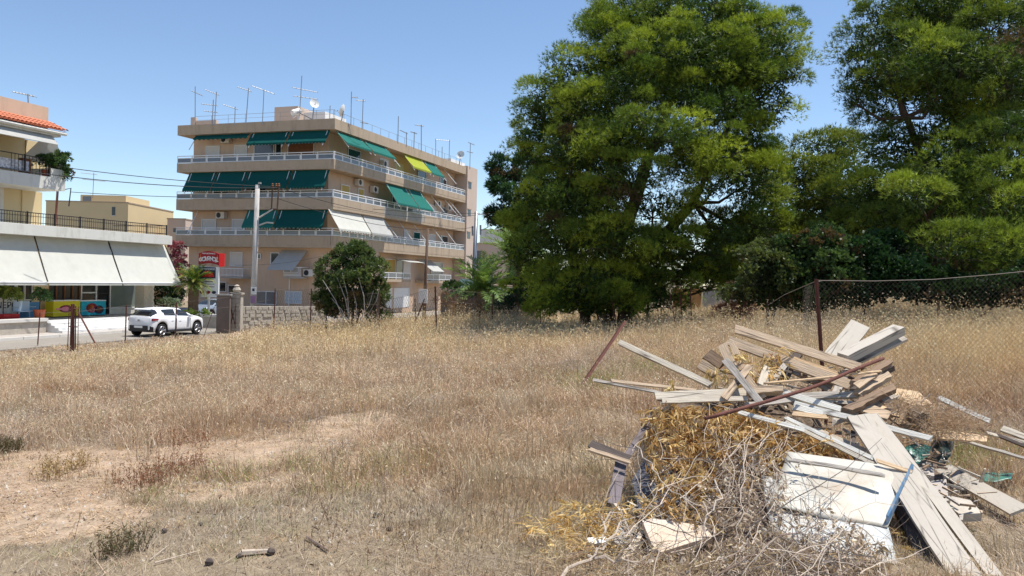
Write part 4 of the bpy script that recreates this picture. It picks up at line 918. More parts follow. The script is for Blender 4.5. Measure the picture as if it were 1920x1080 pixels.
# far hedge / tree line closing the view under the pines: individual big shrubs
for i, (px, py, rx, ry, Y_) in enumerate([(1010, 545, 60, 40, 66), (1110, 540, 60, 45, 68), (1190, 530, 45, 30, 80), (1350, 505, 45, 28, 75), (1400, 470, 60, 60, 70), (1500, 480, 70, 60, 62), (1600, 470, 80, 70, 60), (1700, 470, 80, 80, 58), (1820, 470, 90, 80, 56), (1930, 480, 80, 80, 55)]):
    lab = ['far dark tree %s' % s for s in ('behind the taller date palm', 'straight behind the trunks of the huge pine', 'seen low beside the right trunk of the huge pine', 'above the pale garden wall', 'behind the yellow green shrub tree', 'behind the small rounded pine, left part', 'behind the small rounded pine, right part', 'behind the middle of the dark thicket', 'behind the tall right pine trunk', 'at the right edge behind everything')][i]
    L_ = px_lobes([(px, py, rx, ry, 0), (px-rx*.4, py+ry*.3, rx*.7, ry*.7, -1), (px+rx*.4, py+ry*.3, rx*.7, ry*.7, -1)], Y_); q = P(px, 590, Y_); bs = (q.x, q.y, G(q.x, q.y)-.1)
    tree('background_tree', lab, 'tree', bs, L_, [([bs, L_[0][:3]], .2, .06)], group='trees closing the view under the pines', cr=crown(L_, .45, .8, 34, .5, .22, 3, (.012, .03, .012), (.04, .075, .025), fn=leaves, k=4, inner=.4), matn='leaf')

# ---- utility poles and cables
def upole(label, top, bot, Y, r0, r1, m):
    a = P(*top, Y); b_ = P(*bot, Y); z0 = G(b_.x, b_.y)-.2
    d = (a-b_)/(a.z-b_.z); foot = b_+d*(z0-b_.z)
    t = thing('utility_pole', label, 'pole', tuple(foot)); MB().tube([(0, 0, 0), tuple(a-foot)], r0, 12, r1).build('pole', m, t, smooth=True); return t, foot
t, f = upole('tall pale concrete utility pole with posters, left of the round tree', (483, 347), (475, 570), 49, .2, .13, M['polec'])
Y_ = 49
def q_(px, py, Y=49): return P(px, py, Y)-f
MB().tube([q_(487, 345), q_(487, 345)+Vector((0, 0, .1))], .1, 8).build('cap', M['conc'], t)
MB().tube([q_(486, 408), q_(508, 394), q_(512, 392)], .05, 6).build('lamp_arm', M['polec'], t)
MB().tube([q_(486, 422), q_(500, 417), q_(512, 418)], .05, 6).build('lamp_arm', M['polec'], t)
MB().tube([q_(511, 350), q_(509, 392)], .045, 6).tube([q_(523, 348), q_(520, 392)], .05, 6).tube([q_(506, 392), q_(522, 392)], .04, 6).tube([q_(508, 352), q_(524, 350)], .04, 6).build('insulator_frame', M['polew'], t)
for px in (511, 518, 523): MB().lathe([(.04, 0), (.08, .05), (.05, .1), (.07, .16), (.03, .2)], 8, tuple(q_(px, 350))).build('insulator', M['brownw'], t)
ps = MB(); 
for (x0, y0, x1, y1, m_) in [(471, 538, 479, 552, 0), (470, 555, 478, 569, 1)]:
    a, b2_ = q_(x0, y0, 48.78), q_(x1, y1, 48.78)
    MB().box(a.x, a.y-.02, b2_.z, b2_.x+.05, a.y+.0, a.z).build('poster', [M['print_'], mat('purple_print', (.35, .2, .33), .8)][m_], t)
a, b2_ = q_(473, 541, 48.74), q_(477, 546, 48.74); MB().box(a.x, a.y-.01, b2_.z, b2_.x, a.y, a.z).build('poster_picture', M['navy'], t)
t, f2 = upole('grey utility pole with a wire frame arm beyond the apartment block', (893, 397), (888, 540), 80, .26, .16, M['steel'])
def q2(px, py, Y=80): return P(px, py, Y)-f2
MB().tube([q2(894, 402), q2(914, 402), q2(915, 426), q2(902, 432)], .06, 5).build('wire_frame_arm', M['steel'], t)
for a_ in ((886, 424), (901, 422)): MB().tube([q2(a_[0], a_[1]), q2(a_[0], a_[1]+18)], .1, 6).build('insulator', M['steel'], t)
t, f3 = upole('thin brown wooden pole in front of the street side of the apartment block', (802, 428), (795, 590), 58, .13, .09, M['polew'])
MB().box(-.35, -.45, 1.6, .25, -.15, 2.6).build('meter_box', M['white'], t)
o = P(792, 546, 57.5); 
def cable(label, p0, p1, sag, r=.018, n=16):
    pts = [p0.lerp(p1, i/n)-Vector((0, 0, sag*4*(i/n)*(1-i/n))) for i in range(n+1)]
    o = MB().tube([p-p0 for p in pts], r, 4).build('overhead_cable', M['cable'], None, tuple(p0)); tag(o, label, 'cable'); return o
PA = P(484, 356, 49)
cable('upper overhead cable from behind the flats terrace to the concrete pole', P(128, 315, 40), P(511, 350, 49), .12)
cable('middle overhead cable crossing in front of the shop terrace to the concrete pole', P(-60, 306, 36), P(523, 352, 49), .35, .02)
cable('lowest overhead cable leading to the iron post on the terrace', P(133, 360, 52), P(486, 371, 49), .1)
cable('cable running right from the concrete pole across the first floor', P(523, 352, 49), P(894, 403, 80), .9)
cable('lower cable running right from the concrete pole past the corner balcony', P(520, 372, 49), P(888, 426, 80), .9)
cable('highest cable passing right to the far pole', P(700, 392, 64), P(900, 400, 80), .1, .02)
cable('pale drop wire from the bakery sign to the apartment wall', P(440, 497, 52), P(620, 476, 63), .25, .012)
# iron posts on the shop terrace
t = thing('iron_post', 'rusty brown post standing on the shop terrace in front of the flats', 'post', tuple(P(103, 425, 50))); MB().tube([(0, 0, -.4), tuple(P(108, 358, 50)-P(103, 425, 50))], .07, 8).build('shaft', M['rust'], t); MB().tube([tuple(P(108, 358, 50)-P(103, 425, 50)), tuple(P(133, 353, 50)-P(103, 425, 50)), tuple(P(129, 387, 50)-P(103, 425, 50))], .035, 6).build('bracket', M['iron'], t)

# ---- TV aerials and dishes
def aerial(label, base, top, Y, booms, nm='tv_aerial'):
    b_ = P(*base, Y); a = P(*top, Y); t = thing(nm, label, 'aerial', tuple(b_), 0, 'television aerials on the roofs')
    MB().tube([(0, 0, -.3), tuple(a-b_)], .035, 5).build('mast', M['steel'], t)
    for (x0, y0, x1, y1) in booms:
        p0, p1 = P(x0, y0, Y)-b_, P(x1, y1, Y)-b_; p1.y += .6
        o = MB().tube([p0, p1], .03, 4).build('boom', M['steel'], t); e = MB()
        for k in range(7):
            c = p0.lerp(p1, k/6); h = .16+.2*(k/6); e.tube([c+Vector((.05, -h, 0)), c+Vector((-.05, h, 0))], .014, 3)
        e.build('element', M['steel'], o)
Y1 = 66
for lab, b_, a_, bm_ in [
    ('leftmost aerial over the apartment block with a blurred loop', (366, 220), (366, 162), [(358, 170, 374, 176)]),
    ('aerial with a boom pointing left, second mast from the left on the block', (402, 228), (406, 172), [(384, 168, 405, 175)]),
    ('short thin aerial just left of the second mast', (398, 228), (400, 187), [(378, 195, 402, 195), (382, 208, 402, 208)]),
    ('low aerial with a boom to the left, third boom from the left', (440, 228), (441, 200), [(418, 196, 440, 202)]),
    ('mast aerial left of the white stair house', (461, 226), (466, 165), [(445, 163, 466, 168)]),
    ('tilted long boom aerial above the white stair house', (492, 226), (495, 168), [(472, 161, 510, 173)]),
    ('tallest aerial on the apartment block with three long booms', (562, 206), (566, 142), [(548, 164, 592, 170), (550, 180, 592, 183)]),
    ('thin mast aerial near the front corner of the roof', (618, 222), (619, 198), []),
    ('aerial mast just right of the front corner with a bent boom', (658, 229), (659, 172), [(659, 182, 668, 180)]),
    ('tall aerial with a top boom, right of the side-on dish', (679, 236), (681, 186), [(668, 188, 682, 186), (676, 229, 687, 229)]),
    ('lone thin mast along the middle of the street side roof', (746, 262), (747, 218), []),
    ('aerial with a short left boom in the middle of the street side roof', (762, 268), (762, 248), [(750, 244, 762, 248)]),
    ('small aerial between the short left boom and the tall mast', (776, 272), (777, 248), [(770, 247, 780, 248)]),
    ('tall mast aerial two thirds along the street side roof', (790, 278), (790, 234), [(778, 234, 792, 234)])]:
    aerial(lab, b_, a_, Y1, bm_)
for lab, b_, a_, bm_ in [
    ('left mast of the linked pair of aerials near the far end of the roof', (817, 288), (817, 260), [(817, 262, 842, 262)]),
    ('right mast of the linked pair of aerials near the far end of the roof', (842, 296), (843, 262), []),
    ('short plain mast between the linked pair of aerials', (829, 292), (829, 275), []),
    ('last aerial at the far end of the apartment roof', (881, 312), (882, 268), [(878, 267, 889, 270), (876, 284, 886, 285)])]:
    aerial(lab, b_, a_, 84, bm_)
aerial('aerial on the ochre building with two booms', (174, 366), (176, 324), 92, [(152, 324, 176, 326), (155, 336, 192, 339)])
aerial('bent aerial on the attic of the left building', (54, 194), (52, 176), 44, [(24, 172, 52, 176)])
def dish(label, c, r, Y, face, foot):
    p = P(*c, Y); f = P(*foot, Y); t = thing('satellite_dish', label, 'satellite dish', tuple(f), 0, 'satellite dishes on the roof')
    b_ = MB(); n = 16; rr = r*Y/FPX
    prof = [(rr*k/5, .25*rr*(k/5)**2) for k in range(6)]
    vs = [(0, 0, 0)]+[(q*math.cos(2*math.pi*j/n), q*math.sin(2*math.pi*j/n), z) for q, z in prof[1:] for j in range(n)]
    fs = [(0, 1+j, 1+(j+1) % n) for j in range(n)]+[(1+i*n+j, 1+(i+1)*n+j, 1+(i+1)*n+(j+1) % n, 1+i*n+(j+1) % n) for i in range(4) for j in range(n)]
    b_.add(vs, fs); o = b_.build('reflector', M['white'], t, smooth=True); o.location = p-f; o.rotation_euler = Vector(face).to_track_quat('Z', 'Y').to_euler()
    MB().tube([(0, 0, -.2), tuple(p-f)], .05, 6).build('mast', M['steel'], t)
    a = MB().tube([(0, -rr*.9, .2*rr), (0, -rr*.2, rr*.9)], .02, 4).tube([(0, -rr*.2, rr*.85), (0, -rr*.2, rr*1.0)], .05, 6).build('feed_arm', M['steel'], t); a.location = p-f; a.rotation_euler = o.rotation_euler
dish('white satellite dish near the front corner, facing the camera', (589, 195), 9, 66, (.55, -.8, .35), (586, 222))
dish('satellite dish seen nearly edge on, right of the front corner', (644, 208), 12, 66, (-1, .12, .3), (640, 224))
dish('satellite dish at the far end of the street side roof', (864, 291), 8, 84, (-.3, -.9, .3), (861, 306))
t = thing('solar_water_heater', 'white solar water heater frame on the roof behind the front corner', 'water heater', tuple(P(550, 222, 66.5)))
c = P(550, 222, 66.5)
MB().tube([P(548, 212, 66.5)-c, P(562, 208, 67)-c], .25, 12).build('tank', M['white'], t); MB().prism([P(560, 212, 66.5)-c, P(585, 224, 66.5)-c, P(585, 225, 68)-c, P(562, 212, 68)-c], (0, 0, .06)).build('collector', M['greyglass'], t)
MB().tube([(0, 0, 0), P(548, 210, 66.5)-c], .04, 5).tube([P(560, 224, 66.5)-c, P(562, 209, 67)-c], .04, 5).tube([(0, 0, 0), P(562, 212, 66.5)-c], .03, 5).build('frame', M['rail'], t)

# ================================================================ FENCES
def fpost(t, x0, y0, x1, y1, Y, w_=.05, nm='post', m=None):
    a = P(x0, y0, Y); b_ = P(x1, y1, Y); o = Vector(t.location)
    d = (b_-a).normalized(); z0 = G(b_.x, b_.y)-.1; 
    if d.z < -.5: b_ = b_+d*((b_.z-z0)/-d.z)
    k = w_/2; L_ = [a, b_]
    mb = MB(); s = Vector((k, 0, 0)); u = Vector((0, k, 0))
    for e1, e2 in ((s, u*.2), (s*.2, u)):
        mb.hexa([b_-e1-e2-o, b_+e1-e2-o, b_+e1+e2-o, b_-e1+e2-o, a-e1-e2-o, a+e1-e2-o, a+e1+e2-o, a-e1+e2-o])
    mb.build(nm, m or M['rust'], t)
    return a, b_
ff = thing('wire_fence', 'rusty angle iron fence line along the street edge of the field', 'fence', (0, 0, 0))
tops = []
for (x0, y0, x1, y1, Y_, w_) in [(75, 586, 72, 628, 35, .05), (237, 572, 235, 636, 37, .06), (331, 567, 329, 625, 40.5, .06), (516, 541, 514, 600, 41, .055), (584, 541, 582, 606, 39, .055), (712, 549, 711, 603, 36, .055), (704, 566, 703, 600, 38, .05), (816, 537, 818, 607, 35, .07), (925, 548, 923, 598, 36, .06), (1011, 553, 1013, 590, 36, .05)]:
    tops.append(fpost(ff, x0, y0, x1, y1, Y_, w_)[0])
fpost(ff, 402, 575, 386, 620, 42, .03, 'brace'); fpost(ff, 796, 560, 789, 578, 38, .06, 'leaning_post'); fpost(ff, 778, 560, 779, 596, 40, .05)
for i in range(len(tops)-1):
    for dz_ in (0, -.5): MB().tube([tops[i]+Vector((0, 0, dz_-.03)), tops[i].lerp(tops[i+1], .5)+Vector((0, 0, dz_-.1)), tops[i+1]+Vector((0, 0, dz_-.03))], .006, 3).build('wire', M['wire'], ff)
# chain mesh on the far fence, fine diamonds
def chain_mesh(pts, h, step, r, holes=None):
    """pts: list of (x,y,ztop,zbot) along the run; woven diamonds as thin ribbons facing the camera side"""
    V_ = []
    L_ = [0]
    for i in range(1, len(pts)): L_.append(L_[-1]+math.hypot(pts[i][0]-pts[i-1][0], pts[i][1]-pts[i-1][1]))
    def at(s, v):
        s = min(max(s, 0), L_[-1]-1e-6); i = max(k for k in range(len(L_)) if L_[k] <= s); i = min(i, len(pts)-2); f = (s-L_[i])/(L_[i+1]-L_[i]); a, b_ = pts[i], pts[i+1]
        zt_ = a[2]+(b_[2]-a[2])*f; zb_ = a[3]+(b_[3]-a[3])*f
        bow = .03*math.sin(s*2.1)+.025*math.sin(s*5.3+v*3)
        return np.array([a[0]+(b_[0]-a[0])*f+bow, a[1]+(b_[1]-a[1])*f+bow, zb_+(zt_-zb_)*v])
    n = int(L_[-1]/step); m_ = max(2, int(h/step))
    for i in range(n+m_):
        for sg in (1, -1):
            for j in range(m_):
                s0 = (i-j)*step if sg > 0 else (i-m_+j)*step; s1 = s0-step if sg > 0 else s0+step
                if min(s0, s1) < 0 or max(s0, s1) > L_[-1]: continue
                a, b_ = at(s0, j/m_), at(s1, (j+1)/m_); d = b_-a; w1 = np.cross(d, [0, 1, 0]); w1 = w1/np.linalg.norm(w1)*r; w2 = np.cross(d, [1, 0, 0]); w2 = w2/np.linalg.norm(w2)*r
                V_.append([a-w1, a+w1, b_+w1, b_-w1]); V_.append([a-w2, a+w2, b_+w2, b_-w2])
    return np.array(V_)
def wiremesh(name, V_, parent, m=None):
    me_ = poly_mesh(name, V_, np.tile([.2, .2, .2], (len(V_), 1)), m or M['wire'], 4); return tag(inst(me_, name, parent), kind='stuff')
pts = []
for p in tops[3:]: z0 = G(p.x, p.y); pts.append((p.x, p.y, p.z-.05, z0))
wiremesh('chain_link', chain_mesh(pts, 1.3, .16, .0035), ff)
# bundle of rusty bars (old gate) and brace
q = P(136, 650, 33); gt = thing('old_gate', 'bundle of rusty upright gate bars with a diagonal brace at the left street edge', 'gate', tuple(q))
for (x0, y0, x1, y1, w_, nm) in [(136, 570, 134, 652, .13, 'post'), (130, 572, 127, 650, .035, 'bar'), (142, 574, 141, 650, .05, 'bar'), (147, 575, 146, 648, .03, 'bar'), (139, 571, 138, 651, .05, 'bar')]: fpost(gt, x0, y0, x1, y1, 33+(.05 if nm == 'bar' else 0), w_, nm)
for yy in (578, 612): MB().tube([P(129, yy, 33)-q, P(147, yy+1, 33)-q], .02, 4).build('cross_bar', M['rust'], gt)
MB().tube([P(147, 586, 33)-q, P(178, 643, 32.8)-q], .035, 5).build('brace', M['rust'], gt)
# right-hand chain link fence
rf = thing('chain_link_fence', 'sagging chain link fence with rusty post behind the timber heap', 'fence', (0, 0, 0))
p0 = P(1533, 523, 9.3); p1 = P(1542, 660, 9.3); d = (p1-p0)/(p0.z-p1.z); z0 = G(p1.x, p1.y)-.1
foot = p0+d*(p0.z-z0)
mb = MB(); k = .022
for e1, e2 in ((Vector((k, 0, 0)), Vector((0, .004, 0))), (Vector((.004, 0, 0)), Vector((0, k, 0)))):
    e3 = Vector((0, 0, 0)) if e1.x == k else Vector((-k, -k, 0))
    mb.hexa([foot-e1-e2+e3, foot+e1-e2+e3, foot+e1+e2+e3, foot-e1+e2+e3, p0-e1-e2+e3, p0+e1-e2+e3, p0+e1+e2+e3, p0-e1+e2+e3])
mb.build('post', M['rust'], rf)
w1 = [P(1533, 526, 9.3), P(1640, 527, 9.25), P(1750, 524, 9.2), P(1850, 516, 9.1), P(1930, 508, 9.0), P(2080, 492, 8.8)]
w0 = [P(1533, 526, 9.3), P(1500, 540, 10.3), P(1470, 553, 11.5), P(1440, 572, 13)]
MB().tube(w1, .0045, 4).build('top_wire', M['wire'], rf); MB().tube(w0, .0045, 4).build('top_wire', M['wire'], rf)
pts = [(p.x, p.y, p.z-.01, G(p.x, p.y)) for p in w1]; wiremesh('chain_link', chain_mesh(pts, 1.65, .052, .0009), rf)
pts = [(p.x, p.y, p.z-.01, G(p.x, p.y)) for p in w0]
pts = pts[:2]; wiremesh('chain_link', chain_mesh(pts, 1.4, .09, .0008), rf)
# short posts of the far fence under the pine
uf = thing('wire_fence', 'leaning short fence posts in the dry grass under the right side of the huge pine', 'fence', (0, 0, 0))
for (x0, y0, x1, y1) in [(1256, 550, 1263, 590), (1275, 551, 1278, 588), (1294, 536, 1295, 562), (1148, 565, 1152, 595)]: fpost(uf, x0, y0, x1, y1, 31, .045)
# leaning rusty angle iron on the field
a = P(1173, 602, 14.2); b_ = P(1112, 692, 13.6); c = b_+(b_-a).normalized()*.35
t = MB().hexa([c+Vector((-.03, 0, 0))-b_, c+Vector((.03, 0, 0))-b_, c+Vector((.03, .012, 0))-b_, c+Vector((-.03, .012, 0))-b_, a+Vector((-.03, 0, 0))-b_, a+Vector((.03, 0, 0))-b_, a+Vector((.03, .012, 0))-b_, a+Vector((-.03, .012, 0))-b_]).hexa([c+Vector((-.03, 0, 0))-b_, c+Vector((-.018, 0, 0))-b_, c+Vector((-.018, .06, 0))-b_, c+Vector((-.03, .06, 0))-b_, a+Vector((-.03, 0, 0))-b_, a+Vector((-.018, 0, 0))-b_, a+Vector((-.018, .06, 0))-b_, a+Vector((-.03, .06, 0))-b_]).build('leaning_iron_stake', M['rust'], None, tuple(b_))
tag(t, 'rusty iron stake leaning to the right in the open dry grass', 'stake')
# ================================================================ GRASS AND LITTER (uncountable ground cover)
STRAW = np.array([[.62, .47, .33], [.68, .51, .32], [.54, .41, .31], [.66, .53, .41], [.46, .32, .22], [.76, .64, .49], [.66, .47, .25], [.38, .29, .22]])*np.array([1.0, .985, .91])*1.04
def field(x, y):
    """height, density 0..1, warm/gold 0..1, green 0..1 of the dry grass at ground points"""
    z = gz(x, y); px, py = project(x, y, z)
    n = x*NV.x+y*NV.y; d = np.hypot(x, y)
    bn_ = bareness(x, y)
    big_ = fbm(x*.45, y*.45, 51); mid_ = fbm(x*1.6, y*1.6, 57, 3)
    near = np.clip((d-5.0)/3.2, 0, 1)
    left = np.clip((900-px)/500, 0, 1)
    clump = np.clip((fbm(x*2.6, y*2.6, 63, 3)-.36)*3.2, .12, 1.25)
    h = .07+.36*near*np.clip((mid_-.2)*1.7, .25, 1.2)*clump+.08*big_
    h = h*(1-.55*left*np.clip((9-d)/4, 0, 1))
    h = h*(1-.62*np.clip((1000-px)/350, 0, 1)*np.clip((py-900)/60, 0, 1))
    h = np.where(bn_ > .05, h*(1-.75*np.clip(bn_, 0, 1)), h)
    h = h*np.where(n < -17, np.clip(1-(-17-n)/14, .45, 1), 1)
    right = np.clip((px-1150)/300, 0, 1)
    h = h+.42*np.clip((px-430)/60, 0, 1)*np.clip((1050-px)/80, 0, 1)*np.clip((d-33)/5, 0, 1)
    gold = np.clip((d-19)/10, 0, 1)*np.clip((n+27)/4, 0, 1)*(.55+.9*big_)
    gold = np.maximum(gold, right*np.clip((d-12.5)/4, 0, 1)*.95)
    h = h+.22*gold*np.clip((n+24)/6, 0, 1)+.30*right*np.clip((d-12.5)/3, 0, 1)
    den = np.clip(.30+1.2*(mid_-.12), .2, 1)*(1-.93*np.clip(bn_*1.25, 0, 1))*np.clip(1-moundh(x, y)/.08, 0, 1)
    gr = .55*blob(px, py, 1100, 725, 55, 16)+.45*blob(px, py, 1235, 700, 55, 12)+.6*blob(px, py, 1830, 868, 70, 16); gr = gr*(fbm(x*5, y*5, 8, 3) > .45)
    gr = gr+.30*np.clip(blob(px, py, 430, 960, 320, 70, -12), 0, 1)*(vnoise(x*3, y*3, 5) > .45)
    return h, den, np.clip(gold, 0, 1), np.clip(gr, 0, 1), px, py, z, bn_
def blades(N, y0, y1, W, seg, tall=1.0, hset=None, colr=None, lean=.85, gate=None, seedhead=0, xlim=.74):
    u = rng.rand(N); y = np.sqrt(y0*y0+(y1*y1-y0*y0)*u); x = (rng.rand(N)*2-1)*xlim*y
    n = x*NV.x+y*NV.y
    h, den, gold, gr, px, py, z, bn_ = field(x, y)
    keep = (rng.rand(N) < den) & (n > -30.3) & (px > -120) & (px < 2060)
    if gate is not None: keep &= gate(x, y, px, py, gold, h)
    x, y, h, gold, gr, z, bn_ = [v[keep] for v in (x, y, h, gold, gr, z, bn_)]; N = len(x)
    hh = (h if hset is None else hset+0*h)*(.45+.85*rng.rand(N)**1.3)*tall
    k = rng.randint(0, 6, N); cl = (fbm(x*2.3, y*2.3, 71, 3)*8).astype(int) % 6
    k = np.where(rng.rand(N) < .5, cl, k)
    col = STRAW[k].copy()
    pk = np.clip(fbm(x*.5, y*.5, 75)-.3, 0, 1)[:, None]
    col = col*(1-.35*pk)+np.array([.58, .42, .34])*.35*pk
    col = col*(1-.62*gold[:, None])+np.array([.82, .64, .35])*.62*gold[:, None]
    rb = (fbm(x*1.1, y*1.1, 91) > .66)[:, None]; col = np.where(rb & (rng.rand(N, 1) < .45), np.array([.44, .27, .16]), col)
    g = (rng.rand(N) < gr)[:, None]; col = np.where(g, np.array([.34, .36, .12])*(.7+.6*rng.rand(N, 1)), col)
    if colr is not None: col = np.tile(np.array(colr), (N, 1))
    gp2 = np.clip((fbm(x*.8, y*.8, 141)-.5)*3, 0, 1)[:, None]*.5; col = col*(1-gp2)+col.mean(1, keepdims=True)*np.array([.86, .80, .72])*gp2
    nr2 = np.clip((10-np.hypot(x, y))/4, 0, 1)[:, None]*.38*(vnoise(x*1.9, y*1.9, 99) > .35)[:, None]; col = col*(1-nr2)+np.array([.47, .42, .28])*nr2
    col = col*(.62+.62*rng.rand(N, 1))
    az = rng.rand(N)*2*np.pi; ln = np.abs(rng.randn(N))*lean*(.6+1.3*np.clip((vnoise(x*1.3, y*1.3, 83)-.35)*2, 0, 1)); az = np.where(rng.rand(N) < .4, az, 6.28*vnoise(x*.9, y*.9, 87)+.8*rng.randn(N))
    dx = np.cos(az)*ln*hh; dy = np.sin(az)*ln*hh
    va = rng.rand(N)*np.pi; wv = np.stack([np.cos(va), np.sin(va)*.6, np.zeros(N)], -1)*(W*(.6+.8*rng.rand(N))*np.maximum(1, y/18))[:, None]*.5
    b0 = np.stack([x, y, z-.01], -1); m1 = b0+np.stack([dx*.35, dy*.35, hh*.6], -1); t1 = b0+np.stack([dx, dy, hh*(1-.25*np.minimum(ln, 1))], -1)
    out = [];cc = []
    if seg == 1: out.append(np.stack([b0-wv, b0+wv, t1], 1)); cc.append(col)
    else:
        w2 = wv*.75
        out += [np.stack([b0-wv, b0+wv, m1+w2], 1), np.stack([b0-wv, m1+w2, m1-w2], 1), np.stack([m1-w2, m1+w2, t1], 1)]; cc += [col]*3
    if seedhead:
        for j in range(seedhead):
            c = m1+(t1-m1)*(.45+.6*rng.rand(N, 1))+.035*rng.randn(N, 3)*(hh/.5)[:, None]; dv = rng.randn(N, 3)*.4; dv[:, 2] -= .5; dv = nrm(dv)*(.022+.018*rng.rand(N, 1))*np.maximum(1, y/20)[:, None]
            sv = nrm(np.cross(dv, rng.randn(N, 3)))*(.004*np.maximum(1, y/9))[:, None]
            out.append(np.stack([c-sv, c+sv, c+dv], 1)); cc.append(col*1.12+.02)
    return np.concatenate(out), np.concatenate(cc)
Vs, Cs = [], []
for a in [dict(N=34000, y0=3.4, y1=7.0, W=.0055, seg=3, seedhead=0), dict(N=60000, y0=7.0, y1=12.0, W=.007, seg=3, seedhead=0), dict(N=60000, y0=7.0, y1=13.0, W=.006, seg=1, seedhead=1, tall=1.1),
          dict(N=105000, y0=12, y1=22, W=.011, seg=1, seedhead=0), dict(N=62000, y0=12, y1=22, W=.008, seg=1, seedhead=2, tall=1.2),
          dict(N=100000, y0=22, y1=40, W=.017, seg=1, seedhead=0), dict(N=45000, y0=22, y1=42, W=.011, seg=1, seedhead=2, tall=1.25), dict(N=40000, y0=40, y1=62, W=.03, seg=1, seedhead=0)]:
    v, c = blades(**a); Vs.append(v); Cs.append(c)
# tall oats behind the right-hand fence and along the far edge
og = lambda x, y, px, py, gold, h: (px > 1150) & (gold > .5)
v, c = blades(26000, 11.5, 20, .006, 1, tall=1.35, gate=og, seedhead=5, lean=.3); Vs.append(v); Cs.append(c)
og2 = lambda x, y, px, py, gold, h: (gold > .35)
v, c = blades(26000, 22, 38, .009, 1, tall=1.4, gate=og2, seedhead=4, lean=.25); Vs.append(v); Cs.append(c)
# greyish tangled thatch lying low
v, c = blades(120000, 3.4, 11, .005, 1, hset=.09, lean=2.8, tall=1.0); Vs.append(v); Cs.append(c*np.array([.9, .9, .95]))
# separate tufts, splayed from one root, with their own colour
def tufts_(NT, y0, y1, nb, Hh, W, flat=False):
    y = np.sqrt(y0*y0+(y1*y1-y0*y0)*rng.rand(NT)); x = (rng.rand(NT)*2-1)*.72*y; n = x*NV.x+y*NV.y; h, den, gold, gr, px, py, z, bn_ = field(x, y)
    k = (n > -29.8) & (moundh(x, y) < .03) & (rng.rand(NT) > bn_*.9) & (fbm(x*.7, y*.7, 131) > (.0 if flat else .40)); x, y, h, gold = x[k], y[k], h[k], gold[k]; m = len(x)
    base = STRAW[rng.randint(0, 8, m)]*(.55+.6*rng.rand(m, 1)); base = np.where(rng.rand(m, 1) < .16, np.array([.33, .21, .13]), base); base = np.where(rng.rand(m, 1) < .12, np.array([.33, .33, .17]), base)
    X = np.repeat(x, nb); Y = np.repeat(y, nb); rr = (.015+.05*rng.rand(m*nb)); az = rng.rand(m*nb)*6.283; X = X+rr*np.cos(az); Y = Y+rr*np.sin(az); Z = gz(X, Y)-.01
    H = np.repeat(np.maximum(h, .12)*(.8+.7*rng.rand(m)), nb)*Hh*(.5+.6*rng.rand(m*nb)); lean = (.25+.9*rng.rand(m*nb)) if not flat else (1.5+2*rng.rand(m*nb))
    b0 = np.stack([X, Y, Z], -1); d = np.stack([np.cos(az)*lean, np.sin(az)*lean, np.ones(m*nb)], -1); d = d/np.sqrt(1+lean**2)[:, None]
    m1 = b0+d*H[:, None]*.55+np.array([0, 0, .02]); t1 = b0+d*H[:, None]-np.array([0, 0, 1])*(.12*H*lean)[:, None]; t1[:, 2] = np.maximum(t1[:, 2], Z+.012)
    va = rng.rand(m*nb)*np.pi; wv = np.stack([np.cos(va), .6*np.sin(va), 0*va], -1)*(W*np.maximum(1, Y/16))[:, None]*.5; c = np.repeat(base, nb, 0)*(.75+.5*rng.rand(m*nb, 1))
    return np.concatenate([np.stack([b0-wv, b0+wv, m1+wv*.6], 1), np.stack([m1-wv*.6, m1+wv*.6, t1], 1)]), np.concatenate([c, c])
for a in [(1500, 6.5, 13, 26, 1.25, .006), (2600, 13, 24, 16, 1.2, .009), (1500, 24, 42, 10, 1.1, .014), (1500, 3.6, 9.5, 20, 1.1, .005, True)]:
    v, c = tufts_(*a); Vs.append(v); Cs.append(c)
# short sparse stubble on the bare soil
def stub(N, y0, y1):  # short litter
    y = y0+(y1-y0)*rng.rand(N); x = (rng.rand(N)*2-1)*.7*y; b_ = bareness(x, y); k = (b_ > .2) & (fbm(x*6, y*6, 15, 3) > .47); x, y = x[k], y[k]; n = len(x); z = gz(x, y)
    az = rng.rand(n)*2*np.pi; L = .02+.06*rng.rand(n); b0 = np.stack([x, y, z+.004], -1); t1 = b0+np.stack([np.cos(az)*L, np.sin(az)*L, L*.35*rng.rand(n)], -1)
    s = np.stack([-np.sin(az), np.cos(az), 0*az], -1)*.0025; return np.stack([b0-s, b0+s, t1], 1), STRAW[rng.randint(0, 8, n)]*(.55+.6*rng.rand(n, 1))
v, c = stub(170000, 4, 11); Vs.append(v); Cs.append(c)
V_ = np.concatenate(Vs); C__ = np.concatenate(Cs)
g = inst(poly_mesh('dry_grass', V_, np.clip(C__, 0, .85), M['straw'], 3), 'dry_grass'); tag(g, 'dry straw coloured grass and wild oats covering the whole field', 'grass', kind='stuff')
NG = len(V_)
